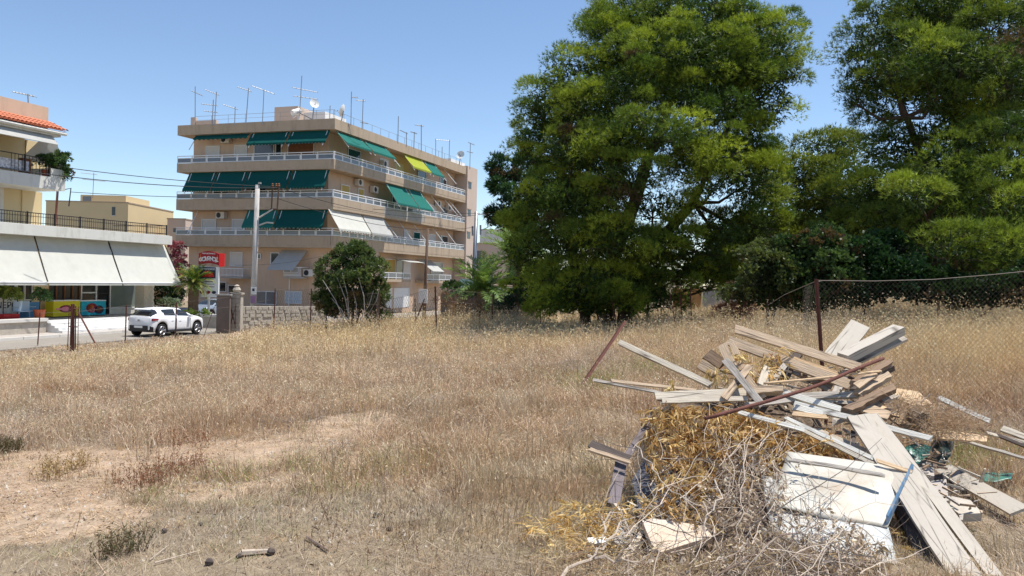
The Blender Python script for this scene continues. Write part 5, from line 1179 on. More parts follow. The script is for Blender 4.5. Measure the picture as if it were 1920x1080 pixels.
# reddish brown dry weeds with dark stems
def weeds(label, spots, hgt, c1, c2, n, name='dry_weeds', L=.05, matn='dry'):
    out = []; cc = []
    for (px, py, r) in spots:
        p = PZ(px, py, -.1); 
        for _ in range(3): p = PZ(px, py, G(p.x, p.y))
        for s in range(n):
            a = random.uniform(0, 6.28); q = np.array([p.x+random.gauss(0, r), p.y+random.gauss(0, r), 0]); q[2] = G(q[0], q[1])
            ln = random.gauss(0, .45); top = q+np.array([math.cos(a)*ln*hgt, math.sin(a)*ln*hgt, hgt*random.uniform(.5, 1.1)]); w_ = np.array([.002, 0, 0]); m_ = random.random(); col = np.array(c1)*(1-m_)+np.array(c2)*m_
            out.append([q-w_, q+w_, top]); cc.append(col*.7)
            for k in range(9):
                c = q+(top-q)*random.uniform(.2, 1); d = nrm(np.random.randn(3)+np.array([0, 0, .6]))*L*random.uniform(.4, 1); s_ = nrm(np.cross(d, np.random.randn(3)))*.004
                out.append([c-s_, c+s_, c+d]); cc.append(col*random.uniform(.7, 1.3))
    o = inst(poly_mesh(name, np.array(out), np.array(cc), M[matn], 3), name); return tag(o, label, 'weeds', kind='stuff')
weeds('reddish brown dead weeds along the upper edge of the bare soil', [(400, 800, .25), (350, 835, .18), (470, 790, .25), (520, 770, .22), (230, 810, .2), (440, 760, .3), (300, 900, .16), (350, 885, .15), (270, 915, .14), (560, 760, .2)], .22, (.24, .11, .06), (.36, .2, .12), 60)
weeds('grey brown weeds with dark seed heads on the bare soil', [(112, 888, .1), (150, 880, .08), (95, 900, .07)], .22, (.3, .2, .1), (.5, .38, .18), 40)
weeds('small green and brown weed in the lower left', [(215, 1045, .05), (245, 1035, .06)], .2, (.09, .11, .05), (.25, .17, .1), 40)
weeds('dark dry weed tuft at the left edge', [(20, 845, .08), (10, 850, .06)], .2, (.08, .07, .03), (.16, .13, .06), 60)
weeds('dark brown weed stems standing thinly through the near grass', [(620, 930, .6), (800, 880, .6), (950, 960, .5), (700, 1020, .5), (300, 760, .8), (700, 740, .8), (120, 760, .6), (1000, 820, .5), (480, 720, .8), (860, 720, .8)], .26, (.20, .12, .08), (.36, .26, .17), 26)
weeds('grey tangled weeds in the middle of the field', [(760, 790, .3), (870, 800, .3), (640, 780, .3), (980, 720, .3), (560, 800, .2)], .22, (.27, .22, .19), (.42, .35, .3), 60)
# crumbs of dead leaves, bark and seed husks on the open ground
n_ = 26000; y = 3.8+7.5*rng.rand(n_); x = (rng.rand(n_)*2-1)*.7*y; b_ = bareness(x, y); px_, py_ = pxground(x, y)
k = ((b_ > .1) | (py_ > 900)) & (fbm(x*2.2, y*2.2, 115, 3) > .44) & (moundh(x, y) < .02); x, y = x[k], y[k]; n_ = len(x)
b0 = np.stack([x, y, gz(x, y)+.006], -1); r1 = nrm(rng.randn(n_, 3)*np.array([1, 1, .35])); r2 = nrm(rng.randn(n_, 3)*np.array([1, 1, .35])); s_ = (.006+.022*rng.rand(n_, 1)**2.5)
cc_ = np.array([[.10, .065, .04], [.16, .10, .06], [.24, .15, .09], [.30, .22, .15], [.07, .055, .045]])[rng.randint(0, 5, n_)]
tag(inst(poly_mesh('leaf_litter', np.stack([b0, b0+r1*s_, b0+r2*s_*.8+np.array([0, 0, .004])], 1), cc_, M['dry'], 3), 'leaf_litter'), 'dark crumbs of dead leaves and bark scattered over the soil', 'leaf litter', kind='stuff')
# pebbles
pv = []; pc = []; n = 2600
def pebbles(n, cx, cy, sx, sy, s0, s1, cols):
    mb = MB(); 
    return mb
V_ = []; C__ = []; F_ = []
mb = MB(); cl = []
def addpeb(px, py, r):
    p = PZ(px, py, 0)
    for _ in range(2): p = PZ(px, py, G(p.x, p.y))
    z = G(p.x, p.y); vs = []
    for k in range(6):
        a = k*math.pi/3+random.uniform(-.2, .2); vs.append((p.x+math.cos(a)*r*random.uniform(.7, 1.1), p.y+math.sin(a)*r*random.uniform(.7, 1.1), z-.002))
    for k in range(3):
        a = k*2.1+random.uniform(-.3, .3); vs.append((p.x+math.cos(a)*r*.5, p.y+math.sin(a)*r*.5, z+r*random.uniform(.5, .9)))
    mb.add(vs, [(6, 7, 8), (0, 1, 6), (1, 2, 6), (2, 7, 6), (2, 3, 7), (3, 4, 7), (4, 8, 7), (4, 5, 8), (5, 0, 8), (0, 6, 8)], random.choice([0, 0, 1, 2]))
for _ in range(1500):
    c = random.choice([(300, 880, 260, 60), (560, 830, 150, 40), (60, 930, 120, 50), (360, 905, 90, 15), (640, 830, 40, 10), (1150, 1040, 60, 20), (300, 1000, 300, 60), (700, 960, 200, 80)])
    addpeb(random.gauss(c[0], c[2]*.6), min(1120, max(790, random.gauss(c[1], c[3]*.6))), random.choice([.006, .008, .011, .016, .022]))
o = mb.build('pebbles', [mat('pebble_pale', (.44, .37, .29), .9, .2, 20), mat('pebble_tan', (.33, .23, .16), .9, .2, 20), mat('pebble_white', (.54, .49, .41), .9, .1, 20)]); tag(o, 'pale pebbles and plaster crumbs on the bare soil', 'pebbles', kind='stuff')
# single bits lying on the field
def gp_(px, py, dz=0):
    p = PZ(px, py, 0)
    for _ in range(4): p = PZ(px, py, G(p.x, p.y)+dz)
    return p
def stick(name, label, cat, pts, r, m, r2=None, dz=.02):
    q = [gp_(*p, dz) for p in pts]; o = MB().tube([p-q[0] for p in q], r, 5, r2 if r2 else r*.6).build(name, m, None, tuple(q[0])); return tag(o, label, cat)
M['twig'] = mat('dead_twig', (.22, .16, .125), .9, .3, 12); M['twigp'] = mat('pale_twig', (.46, .38, .30), .9, .25, 12); M['twigd'] = mat('dark_twig', (.09, .07, .06), .9, .3, 12)
stick('fallen_branch', 'dark thin branch lying in the grass left of the timber heap', 'branch', [(945, 893), (975, 896), (1010, 898), (1040, 903)], .009, M['twigd'])
stick('fallen_branch', 'short forked twig beside the dark thin branch', 'branch', [(1010, 905), (1040, 898)], .006, M['twig'])
stick('fallen_stick', 'brown stick with a broken end in the lower middle of the field', 'stick', [(575, 1007), (615, 1032)], .012, M['twig'])
stick('dry_stalk', 'long pale stalk slanting across the grass in the left middle', 'stalk', [(268, 758), (318, 734)], .006, M['twigp'], dz=.2)
stick('dry_stalk', 'upright bent pale stalk at the upper edge of the bare soil', 'stalk', [(290, 835), (282, 790), (270, 765)], .006, M['twigp'], dz=.1)
stick('dry_stalk', 'pale stalk lying along the edge between soil and tall grass', 'stalk', [(500, 808), (560, 796), (610, 780)], .008, M['twigp'])
stick('dry_stalk', 'pale stalk propped in the grass near the middle of the field', 'stalk', [(765, 760), (803, 727)], .006, M['twigp'], dz=.2)
stick('dry_stalk', 'thin pale straw lying on the grey grass in the lower left', 'stalk', [(290, 1055), (375, 1032)], .006, M['twigp'])
stick('dry_stalk', 'thin straw crossing beside the small green weed', 'stalk', [(280, 1050), (316, 1022)], .004, M['twigp'])
q = gp_(480, 1040); t = MB(); t.hexa([(-.11, -.025, 0), (.11, -.01, .0), (.11, .02, 0), (-.1, .025, 0), (-.1, -.018, .022), (.1, -.005, .018), (.105, .012, .02), (-.09, .018, .024)])
o = t.build('wood_chip', M['twigp'], None, (q.x, q.y, q.z+.01), .25); tag(o, 'split pale piece of wood lying at the bottom left of the field', 'wood')
for i, (px, py, r) in enumerate([(510, 1037, .03), (388, 1058, .03), (700, 970, .025), (730, 997, .022), (310, 1000, .022), (868, 1000, .02), (450, 1045, .022), (375, 985, .018)]):
    lab = ['beside the split piece of wood', 'left of the split piece of wood', 'uppermost one right of the middle', 'near the brown stick', 'on the grey grass far left', 'nearest the timber heap', 'touching the left end of the split wood', 'smallest on the left'][i]
    q = gp_(px, py); b_ = MB(); b_.lathe([(r*.2, 0), (r*.8, r*.3), (r, r*.8), (r*.7, r*1.4), (r*.3, r*1.9), (.001, r*2.1)], 7); o = b_.build('pine_cone', M['twigd'], None, (q.x, q.y, q.z+.01)); o.rotation_euler = (1.3, 0, i); tag(o, 'dark pine cone lying in the grass, '+lab, 'pine cone', 'fallen pine cones')
# ================================================================ THE HEAP OF OLD TIMBER AND RUBBISH
def dep(py): return float(np.interp(py, [600, 700, 860, 960, 1080, 1120], [7.85, 7.3, 6.3, 5.5, 4.75, 4.5]))
def Q(px, py, dy=0): return P(px, py, dep(py)+dy)
def wood(name, col, var=.3, dirt=(.12, .09, .07), damt=.5, rough=.85):
    return mat(name, tuple(c*1.12 for c in col), rough, var*.7, 9, .4, 14, dirt=dirt, damt=min(.9, damt*1.35), dscale=3.4, grain=.85, stretch=(.6, 8, 8), spec=.15)
WD = dict(grey=wood('weathered_grey_wood', (.40, .36, .31)), pale=wood('pale_weathered_wood', (.50, .44, .35), .2, (.3, .25, .2), .4), white=wood('flaking_white_wood', (.58, .56, .50), .1, (.4, .36, .3), .45),
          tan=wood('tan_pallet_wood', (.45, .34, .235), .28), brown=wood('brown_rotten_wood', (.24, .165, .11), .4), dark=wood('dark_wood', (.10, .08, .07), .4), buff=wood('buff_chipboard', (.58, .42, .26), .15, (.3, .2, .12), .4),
          cream=mat('cream_painted_board', (.49, .44, .365), .75, .06, 3, .08, 30, dirt=(.36, .30, .23), damt=.7, dscale=2.4, stretch=(.7, 1.8, 1.8), grain=.8),
          purple=wood('purplish_grey_board', (.17, .145, .15), .2))
def plank(lab, p1, p2, wid, th, m, face=.5, group='old planks in the timber heap', nm='plank', cat='plank', seg=5, jag=1.0, bow=.0, taper=1.0):
    p1, p2 = Vector(p1), Vector(p2); ax = (p2-p1); L = ax.length; ax.normalize()
    tocam = (CP-(p1+p2)/2).normalized(); nr_ = (Vector((0, 0, 1))*(1-face)+tocam*face); nr_ = (nr_-ax*nr_.dot(ax)).normalized(); wy = nr_.cross(ax)
    r = random.Random(lab); vs = []
    for i in range(seg+1):
        s = i/seg; e = (r.uniform(-.012, .012)*jag if 0 < i < seg else 0); w_ = wid*(1+(taper-1)*s); bz = bow*math.sin(math.pi*s)
        for k, (sy, sz) in enumerate(((-.5, -.5), (.5, -.5), (.5, .5), (-.5, .5))):
            dx = r.uniform(-.018, .018)*jag if i in (0, seg) else 0
            vs.append((s*L+dx, sy*w_+e*.25+r.uniform(-.002, .002), sz*th+bz+r.uniform(-.0015, .0015)))
    fs = [(i*4+k, i*4+(k+1) % 4, (i+1)*4+(k+1) % 4, (i+1)*4+k) for i in range(seg) for k in range(4)]+[(3, 2, 1, 0), (seg*4, seg*4+1, seg*4+2, seg*4+3)]
    me_ = bpy.data.meshes.new(nm); me_.from_pydata(vs, [], fs); me_.materials.append(m); fixn(me_)
    o = bpy.data.objects.new(nm, me_); C.objects.link(o)
    o.matrix_world = Matrix(((ax.x, wy.x, nr_.x, p1.x), (ax.y, wy.y, nr_.y, p1.y), (ax.z, wy.z, nr_.z, p1.z), (0, 0, 0, 1)))
    return tag(o, lab, cat, group)
def pk(lab, x0, y0, x1, y1, wpx, th, m, face=.5, d0=0, d1=0, **k):
    a, b_ = Q(x0, y0, d0), Q(x1, y1, d1); return plank(lab, a, b_, wpx*(a.y+b_.y)/2/FPX, th, WD[m], face, **k)
# core of the heap
xs_ = np.linspace(.2, 4.8, 110); ys_ = np.linspace(4.2, 9.1, 110); X_, Y_2 = np.meshgrid(xs_, ys_)
H_ = moundh(X_, Y_2); Z_ = gz(X_, Y_2)+H_-.015-(H_ < .01)*.05+.05*(fbm(X_*9, Y_2*9, 61, 3)-.5)*(H_ > .02)
V_ = np.stack([X_, Y_2, Z_], -1).reshape(-1, 3); id_ = np.arange(110*110).reshape(110, 110)
F_ = np.stack([id_[:-1, :-1], id_[:-1, 1:], id_[1:, 1:], id_[1:, :-1]], -1).reshape(-1, 4)
me = bpy.data.meshes.new('rubble_mound'); me.from_pydata(V_.tolist(), [], F_.tolist()); me.materials.append(mat('mound_litter', (.15, .11, .08), .95, .5, 12, 1, 40, dirt=(.3, .23, .15), damt=.6, dscale=5)); me.update()
tag(inst(me, 'rubble_mound'), 'brown mound of soil and crumbled litter under the timber heap', 'mound', kind='stuff')
# --- pallet boards on top
pk('upper long tan board on top of the heap, sloping down to the right', 1378, 617, 1614, 690, 19, .022, 'tan', .55, -.05, -.05)
pk('second long tan board just under the top one', 1364, 638, 1594, 722, 20, .022, 'tan', .6, .03, .03)
pk('shorter tan board under the two long sloping boards', 1488, 674, 1596, 712, 12, .022, 'buff', .6, .14, .14)
pk('grey board crossing beneath the sloping pallet boards', 1440, 668, 1560, 728, 22, .02, 'grey', .5, .2, .2)
pk('flat cream board sticking up behind the pallet boards', 1612, 609, 1562, 672, 36, .022, 'cream', .75, .1, .1)
pk('thick cream beam pointing up to the right', 1686, 618, 1580, 672, 24, .085, 'cream', .25, .0, .0, jag=.6)
pk('grey board lying under the thick cream beam', 1694, 632, 1600, 678, 20, .03, 'grey', .5, .12, .12)
pk('broken brown pallet block beam at the right end, upper', 1664, 682, 1598, 722, 15, .05, 'brown', .35, .0, .0, jag=3, seg=8)
pk('rotten brown pallet beam below the upper one', 1672, 702, 1605, 740, 15, .045, 'tan', .35, -.1, -.1, jag=3, seg=8)
pk('dark brown pallet beam at the bottom of the right stack', 1676, 728, 1585, 772, 15, .05, 'brown', .5, -.1, -.1, jag=3, seg=8)
pk('tan end board of the pallet pointing at the dark end grain', 1640, 700, 1606, 724, 14, .02, 'tan', .6, -.2, -.2)
pk('dark weathered beam end between the brown pallet beams', 1668, 692, 1600, 734, 10, .06, 'dark', .35, .05, .05, jag=3, seg=8)
pk('split grey plank below the rotten beams, pointing down left', 1680, 742, 1560, 792, 12, .03, 'grey', .5, .05, .05, jag=3)
pk('thin brown slat wedged under the right pallet stack', 1650, 752, 1570, 760, 8, .02, 'brown', .5, .05, .05, jag=2)
pk('tan pallet slat seen through the gap above the round stick', 1500, 700, 1592, 716, 14, .02, 'tan', .6, .12, .12)
pk('dark pallet bearer under the two long sloping boards', 1500, 660, 1470, 712, 13, .06, 'dark', .7, .18, .18)
pk('grey pallet bearer near the right ends of the sloping boards', 1592, 690, 1566, 740, 13, .06, 'grey', .7, .1, .1)
pk('thin pale slat running under the level grey board', 1470, 750, 1600, 756, 7, .015, 'pale', .6, .0, .0)
pk('greyish slat crossing below the bent rusty bar', 1400, 760, 1500, 748, 10, .02, 'grey', .6, -.1, -.1)
# --- left side sticks
pk('long pale pole sticking out to the upper left', 1163, 643, 1332, 722, 11, .03, 'pale', .6)
pk('thin grey lath pointing left, lower of the pair', 1115, 713, 1245, 738, 6, .015, 'grey', .5)
pk('thin tan lath pointing left, upper of the pair', 1146, 714, 1305, 732, 6, .012, 'tan', .5, .05, .05)
pk('weathered pale board lying level across the left of the heap', 1232, 744, 1466, 732, 17, .03, 'pale', .6, -.1, -.1)
pk('split pale board just below the level one', 1240, 752, 1400, 748, 10, .02, 'pale', .6, -.2, -.15)
pk('pale board end right of the crossed sticks', 1400, 734, 1466, 728, 15, .04, 'tan', .6, -.2, -.2)
pk('level grey board behind the rusty bar', 1484, 744, 1606, 740, 14, .03, 'grey', .6, -.05, -.05)
pk('short tan slat standing up left of the crossed sticks', 1354, 646, 1376, 692, 17, .015, 'tan', .9)
pk('tan slat leaning beside the short one', 1372, 642, 1392, 690, 12, .015, 'tan', .9, .03, .03)
pk('grey slat crossing over, sloping down to the right', 1360, 676, 1430, 760, 13, .02, 'grey', .8, -.25, -.25)
pk('brown slat crossing the other way, sloping down to the left', 1406, 686, 1358, 746, 13, .018, 'tan', .8, -.2, -.2)
pk('short tan slat right of the crossing point', 1396, 706, 1430, 746, 15, .02, 'tan', .8, -.15, -.15)
pk('short pale stub leaning among the yellow leaves', 1440, 690, 1428, 724, 18, .02, 'pale', .9, -.1, -.1)
pk('grey stub behind the pale stub', 1472, 684, 1444, 722, 10, .02, 'grey', .9, 0, 0)
pk('brown board end behind the crossed slats', 1325, 664, 1356, 684, 22, .03, 'brown', .7, .2, .2)
pk('tan board end left of the crossed slats', 1312, 682, 1344, 702, 20, .03, 'tan', .7, .1, .1)
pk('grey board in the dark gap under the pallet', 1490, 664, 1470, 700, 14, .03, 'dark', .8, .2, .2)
pk('brown board lying in the gap behind the rusty bar', 1520, 714, 1600, 706, 12, .02, 'brown', .6, .1, .1)
# --- white strips
pk('white painted strip from the middle of the heap to the right', 1466, 735, 1576, 768, 12, .025, 'white', .6, -.15, -.15)
pk('long pale strip running right to the shady gap', 1492, 758, 1744, 822, 11, .022, 'white', .6, -.1, -.2)
pk('short white strip under the rusty bar', 1490, 764, 1545, 776, 12, .02, 'white', .6, -.2, -.2)
pk('creamy broken slat below the short white strip', 1486, 776, 1550, 782, 9, .02, 'buff', .6, -.2, -.2)
pk('white strip emerging from the yellow leaves', 1386, 773, 1512, 808, 9, .02, 'white', .6, -.3, -.3)
pk('double grooved strip sloping down to the sheet, upper one', 1474, 784, 1640, 862, 8, .02, 'white', .6, -.25, -.35)
pk('double grooved strip sloping down to the sheet, lower one', 1470, 790, 1636, 870, 7, .02, 'pale', .6, -.25, -.35)
pk('strip continuing under the grooved pair', 1530, 806, 1625, 846, 10, .015, 'pale', .5, -.05, -.1)
# --- long cream boards in front
pk('widest long cream board running to the bottom edge', 1609, 780, 1817, 1092, 47, .03, 'cream', .45, -.3, 0, seg=10, taper=.98)
pk('narrow long cream board beside the widest one, to its right', 1637, 780, 1873, 1092, 22, .03, 'cream', .45, -.3, 0, seg=10)
pk('dark board edge under the long cream boards', 1640, 850, 1760, 1092, 30, .05, 'dark', .3, .12, .12)  # dark plank standing in for the shadow under the cream boards
# --- right side bits
pk('grey board standing on edge at the right', 1768, 878, 1914, 960, 33, .02, 'cream', .62, .9, 0.2, cat='board')
pk('grey white stick at the far right of the heap', 1760, 746, 1855, 790, 9, .02, 'white', .6, .6, .5)
pk('dark thin stick lying at the right edge', 1830, 800, 1925, 838, 6, .02, 'dark', .5, .4, .4)
pk('pale stick beside the dark one at the right edge', 1850, 812, 1930, 832, 6, .02, 'pale', .5, .4, .4)
pk('short white board at the very right edge', 1880, 804, 1940, 826, 14, .02, 'pale', .5, .5, .5)
pk('long thin grey stick low at the right edge', 1805, 826, 1930, 862, 5, .02, 'grey', .5, .3, .3)
pk('dark split timber sticking out at the left foot of the heap', 1106, 833, 1180, 862, 17, .03, 'dark', .5, -.1, -.1)
pk('grey split piece under the dark timber at the left foot', 1103, 842, 1182, 868, 8, .02, 'tan', .4, -.15, -.15)
pk('upright brown batten under the strips', 1572, 812, 1566, 862, 12, .04, 'brown', .9, .2, .1)
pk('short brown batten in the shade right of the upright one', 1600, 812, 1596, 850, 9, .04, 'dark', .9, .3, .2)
pk('reddish painted board end at the lower left', 1060, 1048, 1132, 1022, 13, .02, 'brown', .6, .1, .1)
bpy.context.scene.objects  # (all planks are single objects)
def solid(lab, name, cat, pts, th, m, d=0.0, group=None, dirv=None):
    v = [Q(x, y, d+(e[0] if e else 0)) for x, y, *e in pts]; c = sum(v, Vector())/len(v)
    n_ = (v[1]-v[0]).cross(v[2]-v[0]).normalized()
    if n_.dot(CP-c) > 0: n_ = -n_
    o = MB().prism([p-c for p in v], (dirv or n_)*th).build(name, m, None, tuple(c)); fixn(o.data); return tag(o, lab, cat, group)
solid('broken buff chipboard sheet lying on the right slope', 'chipboard', 'board', [(1622, 754), (1660, 762), (1700, 782), (1745, 800), (1852, 818, .1), (1850, 828, .1), (1760, 822), (1700, 806), (1668, 784), (1620, 762)], .02, WD['buff'], .2)
solid('ragged buff board piece behind the chipboard sheet', 'board_piece', 'board', [(1682, 728), (1722, 734), (1748, 757), (1716, 762), (1676, 744)], .025, WD['buff'], .3)
solid('brown board piece in the shade under the chipboard', 'board_piece', 'board', [(1618, 752), (1672, 772), (1664, 786), (1614, 770)], .02, WD['tan'], -.05)
solid('sandy concrete lump half buried at the right of the long boards', 'concrete_block', 'block', [(1722, 866), (1748, 858), (1752, 892), (1728, 896)], .15, M['pave'], .35)
solid('lower concrete block right of the long cream boards', 'concrete_block', 'block', [(1746, 902), (1774, 898), (1780, 938), (1752, 944)], .15, M['pave'], .3)
solid('flat stone slab on the soil right of the long boards', 'stone_slab', 'slab', [(1784, 930), (1820, 938), (1842, 962), (1800, 964), (1780, 950)], .06, M['stone'], .1)
solid('cream plaster slab with a white top near the bottom', 'plaster_slab', 'slab', [(1204, 976, -.15), (1226, 972, -.15), (1322, 986, -.15), (1336, 1006, -.15), (1300, 1016, -.15), (1236, 1036, -.15), (1222, 1020, -.15)], .05, mat('plaster', (.60, .48, .36), .95, .1, 6, .3, 40, dirt=(.7, .68, .62), damt=.8, dscale=2), .05)
solid('broken plaster wedge left of the plaster slab', 'plaster_piece', 'slab', [(1196, 998), (1210, 992), (1186, 1040), (1160, 1052)], .04, mat('plaster2', (.52, .44, .34), .95, .1, 6), .0)
solid('rounded grey stone at the lower left of the heap', 'stone', 'stone', [(1150, 996), (1166, 988), (1184, 998), (1182, 1018), (1160, 1022), (1148, 1012)], .08, M['conc'], .05)
solid('small white tile at the lower left of the heap', 'tile', 'tile', [(1101, 1008), (1138, 1006), (1140, 1018), (1104, 1020)], .02, M['white'], .05)
solid('white plaster crumb between the plaster slab and the sheet', 'plaster_piece', 'slab', [(1280, 1016), (1326, 1012), (1332, 1026), (1290, 1030)], .03, M['white'], .1)
# leaning dark panels on the left flank
pk('purplish grey board leaning along the left flank of the heap, upper one', 1232, 766, 1172, 862, 12, .02, 'purple', .8, .1, .05, cat='board', nm='board', group=None)
pk('purplish grey board standing at the left foot of the heap, lower one', 1168, 850, 1150, 946, 22, .02, 'purple', .8, .05, .1, cat='board', nm='board', group=None)
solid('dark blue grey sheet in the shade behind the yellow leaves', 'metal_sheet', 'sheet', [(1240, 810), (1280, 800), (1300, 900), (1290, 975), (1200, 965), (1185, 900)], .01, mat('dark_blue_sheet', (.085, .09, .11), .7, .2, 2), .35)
# sheets: curved patches
def sheet(lab, corners, th, m, wob=.02, n=14, seed=1, name='metal_sheet', d=0, edgecut=0):
    A, B_, C2, D2 = [Q(*c) for c in corners]; ctr = (A+B_+C2+D2)/4; r = random.Random(seed); vs = []
    for i in range(n+1):
        for j in range(n+1):
            s, t_ = i/n, j/n; e = edgecut*vnoise(s*6+seed, t_*6, 3) if (j in (0,) or i in (n,)) else 0
            p = A.lerp(B_, s).lerp(D2.lerp(C2, s), t_)
            p = p+(ctr-p)*float(e)*.12
            nn_ = (B_-A).cross(D2-A).normalized(); nn_ = nn_ if nn_.z > 0 else -nn_
            vs.append(p-ctr+nn_*wob*(math.sin(s*4+seed)*math.cos(t_*3.1+seed)+.5*math.sin(s*9)*math.sin(t_*7)))
    N2 = (n+1)**2; nn_ = (B_-A).cross(D2-A).normalized(); nn_ = nn_ if nn_.z > 0 else -nn_
    fs = [(i*(n+1)+j, (i+1)*(n+1)+j, (i+1)*(n+1)+j+1, i*(n+1)+j+1) for i in range(n) for j in range(n)]
    me_ = bpy.data.meshes.new(name); me_.from_pydata(vs, [], fs); me_.materials.append(m); me_.update(); me_.polygons.foreach_set('use_smooth', [True]*len(fs))
    o = inst(me_, name, None, tuple(ctr)); md = o.modifiers.new('thick', 'SOLIDIFY'); md.thickness = th; return tag(o, lab, 'sheet'), ctr
shm = mat('white_enamel_sheet', (.50, .51, .49), .5, .06, 4, .1, 20, dirt=(.42, .33, .22), damt=.8, dscale=3, spec=.35)
shc = mat('cream_enamel_sheet', (.52, .50, .43), .5, .06, 4, .1, 20, dirt=(.36, .24, .13), damt=.75, dscale=2.6, spec=.35)
o, c = sheet('large white enamel sheet with a blue bent edge, sloping towards the camera', [(1478, 846, -.3), (1709, 884, -.35), (1664, 990, -.05), (1440, 950, -.1)], .006, shc, .02, seed=2)
a, b_ = Q(1711, 878, -.42)-c, Q(1664, 974, -.14)-c
MB().hexa([b_+Vector((-.01, 0, -.03)), b_+Vector((.012, .01, -.03)), b_+Vector((.012, .01, .02)), b_+Vector((-.01, 0, .03)), a+Vector((-.01, 0, -.03)), a+Vector((.012, .01, -.03)), a+Vector((.012, .01, .02)), a+Vector((-.01, 0, .035))]).build('blue_edge', mat('worn_blue_paint', (.10, .20, .32), .7, .3, 12, dirt=(.36, .36, .34), damt=.9, dscale=14), o)
ho = MB().tube([Q(1590+9*math.cos(a_), 932+9*math.sin(a_), -.13)-c+Vector((0, 0, .012)) for a_ in [k*.7 for k in range(7)]], .006, 5).build('handle_ring', M['iron'], o)
sheet('lower white sheet under the enamel one, reaching the bottom edge', [(1436, 944, -.07), (1664, 986, -.02), (1692, 1098, .10), (1480, 1098, .12)], .004, shm, .02, seed=5)
sheet('small white sheet corner with a blue shadow among the twigs', [(1428, 892, -.1), (1452, 898, -.1), (1466, 950, -.05), (1436, 948, -.05)], .005, shm, .01, 6, seed=8)
pk('grey metal ledge with a torn end above the enamel sheet', 1480, 862, 1652, 890, 7, .015, 'grey', .5, -.42, -.5, cat='ledge', nm='ledge', group=None, jag=2)
pk('rusty upper rim strip of the enamel sheet', 1645, 864, 1706, 884, 8, .01, 'buff', .5, -.45, -.42, cat='strip', nm='rim_strip', group=None)
# green plastic, green tarp
gm = mat('green_plastic', (.06, .20, .15), .35, .3, 5, spec=.5)
sheet('crumpled green plastic sheet in the shady gap', [(1690, 842, .3), (1748, 834, .3), (1738, 862, .25), (1700, 866, .2)], .004, gm, .03, 8, 3, 'plastic_sheet')
sheet('green scrap lying in the grass at the right edge', [(1842, 890, .9), (1900, 886, .9), (1896, 902, .8), (1846, 902, .8)], .006, gm, .015, 8, 4, 'plastic_sheet')
sheet('dark crumpled plastic bag beside the grey board', [(1746, 830, .4), (1790, 820, .4), (1782, 862, .3), (1750, 870, .3)], .004, mat('dark_green_plastic', (.03, .06, .05), .3, .2, 5, spec=.5), .05, 8, 6, 'plastic_bag')
o = MB().tube([Q(1708, 778, .1)-Q(1720, 786, 0), Q(1732, 790, -.02)-Q(1720, 786, 0)], .065, 12, .075).build('log', mat('log_wood', (.2, .16, .12), .9, .3, 9, .5, 30), None, tuple(Q(1720, 786, 0))); tag(o, 'short round log on the chipboard sheet', 'log')
# rusty bar and round stick
def rod(name, lab, cat, pts, r, m, r2=None):
    q = [Q(*p) for p in pts]; n = 14; c = q[0]; out = []
    for i in range(n+1):
        u = i/n*(len(q)-1); k = min(int(u), len(q)-2); f = u-k; p0 = q[max(k-1, 0)]; p1 = q[k]; p2 = q[k+1]; p3 = q[min(k+2, len(q)-1)]
        out.append(.5*((2*p1)+(-p0+p2)*f+(2*p0-5*p1+4*p2-p3)*f*f+(-p0+3*p1-3*p2+p3)*f**3)-c)
    o = MB().tube(out, r, 7, r2).build(name, m, None, tuple(c), smooth=True); return tag(o, lab, cat)
rod('rusty_bar', 'bent rusty bar lying across the top of the heap', 'bar', [(1322, 785, -.45), (1440, 752, -.42), (1535, 722, -.38), (1600, 694, -.35), (1656, 672, -.2)], .0155, M['rust'])
rod('round_stick', 'thin orange brown round stick above the rusty bar', 'stick', [(1432, 719, -.25), (1540, 709, -.3), (1652, 696, -.25)], .011, WD['buff'])
# ---- yellow dried leaves
def leafheap(name, lab, blobs, n, L, W, c1, c2, hang=.8, dd=.15, matn='dry', fold=True, spread=1.0):
    out = []; cc = []; r = np.random.RandomState(len(lab)); tot = sum(b_[4] for b_ in blobs)
    for (cx, cy, rx, ry, wgt) in blobs:
        k_ = int(n*wgt/tot)
        for _ in range(k_//9):
            a = r.rand()*6.283; q = math.sqrt(r.rand()); px = cx+rx*q*math.cos(a); py = cy+ry*q*math.sin(a)
            c = np.array(Q(px, py, -dd*r.rand()*2.2+.10)); st = nrm(np.array([r.randn()*.8, -.35+r.randn()*.4, -hang+.6*r.randn()])); mm = r.rand(); col0 = np.array(c1)*(1-mm)+np.array(c2)*mm
            for j in range(9):
                b0 = c+st*.14*(j/9)*L/.1; d = nrm(st+nrm(r.randn(3))*.75*spread+np.array([0, 0, -.25*hang])); l = L*(.55+.7*r.rand()); w_ = W*(.6+.7*r.rand())
                s = nrm(np.cross(d, r.randn(3)))*w_*.5; up_ = np.cross(s, d)*.35; curl = nrm(r.randn(3)+np.array([0, 0, -1.5]))*l*.22
                m_ = b0+d*l*.5+up_*.4; t_ = b0+d*l+curl
                out += [[b0, b0+d*l*.3+s, m_, m_], [b0, m_, b0+d*l*.3-s, b0+d*l*.3-s]] if False else [[b0, b0+d*l*.4+s, t_, m_], [b0, m_, t_, b0+d*l*.4-s]]
                cv = (col0 if r.rand() > .3 else np.array(c1)*(1-(q2_:=r.rand()))+np.array(c2)*q2_)*(.6+.7*r.rand()); cc += [cv, cv*.92]
    o = inst(poly_mesh(name, np.array(out), np.clip(np.array(cc), 0, .9), M[matn], 4), name); return tag(o, lab, 'leaves', kind='stuff')
GC1, GC2 = (.36, .18, .05), (.82, .63, .30)
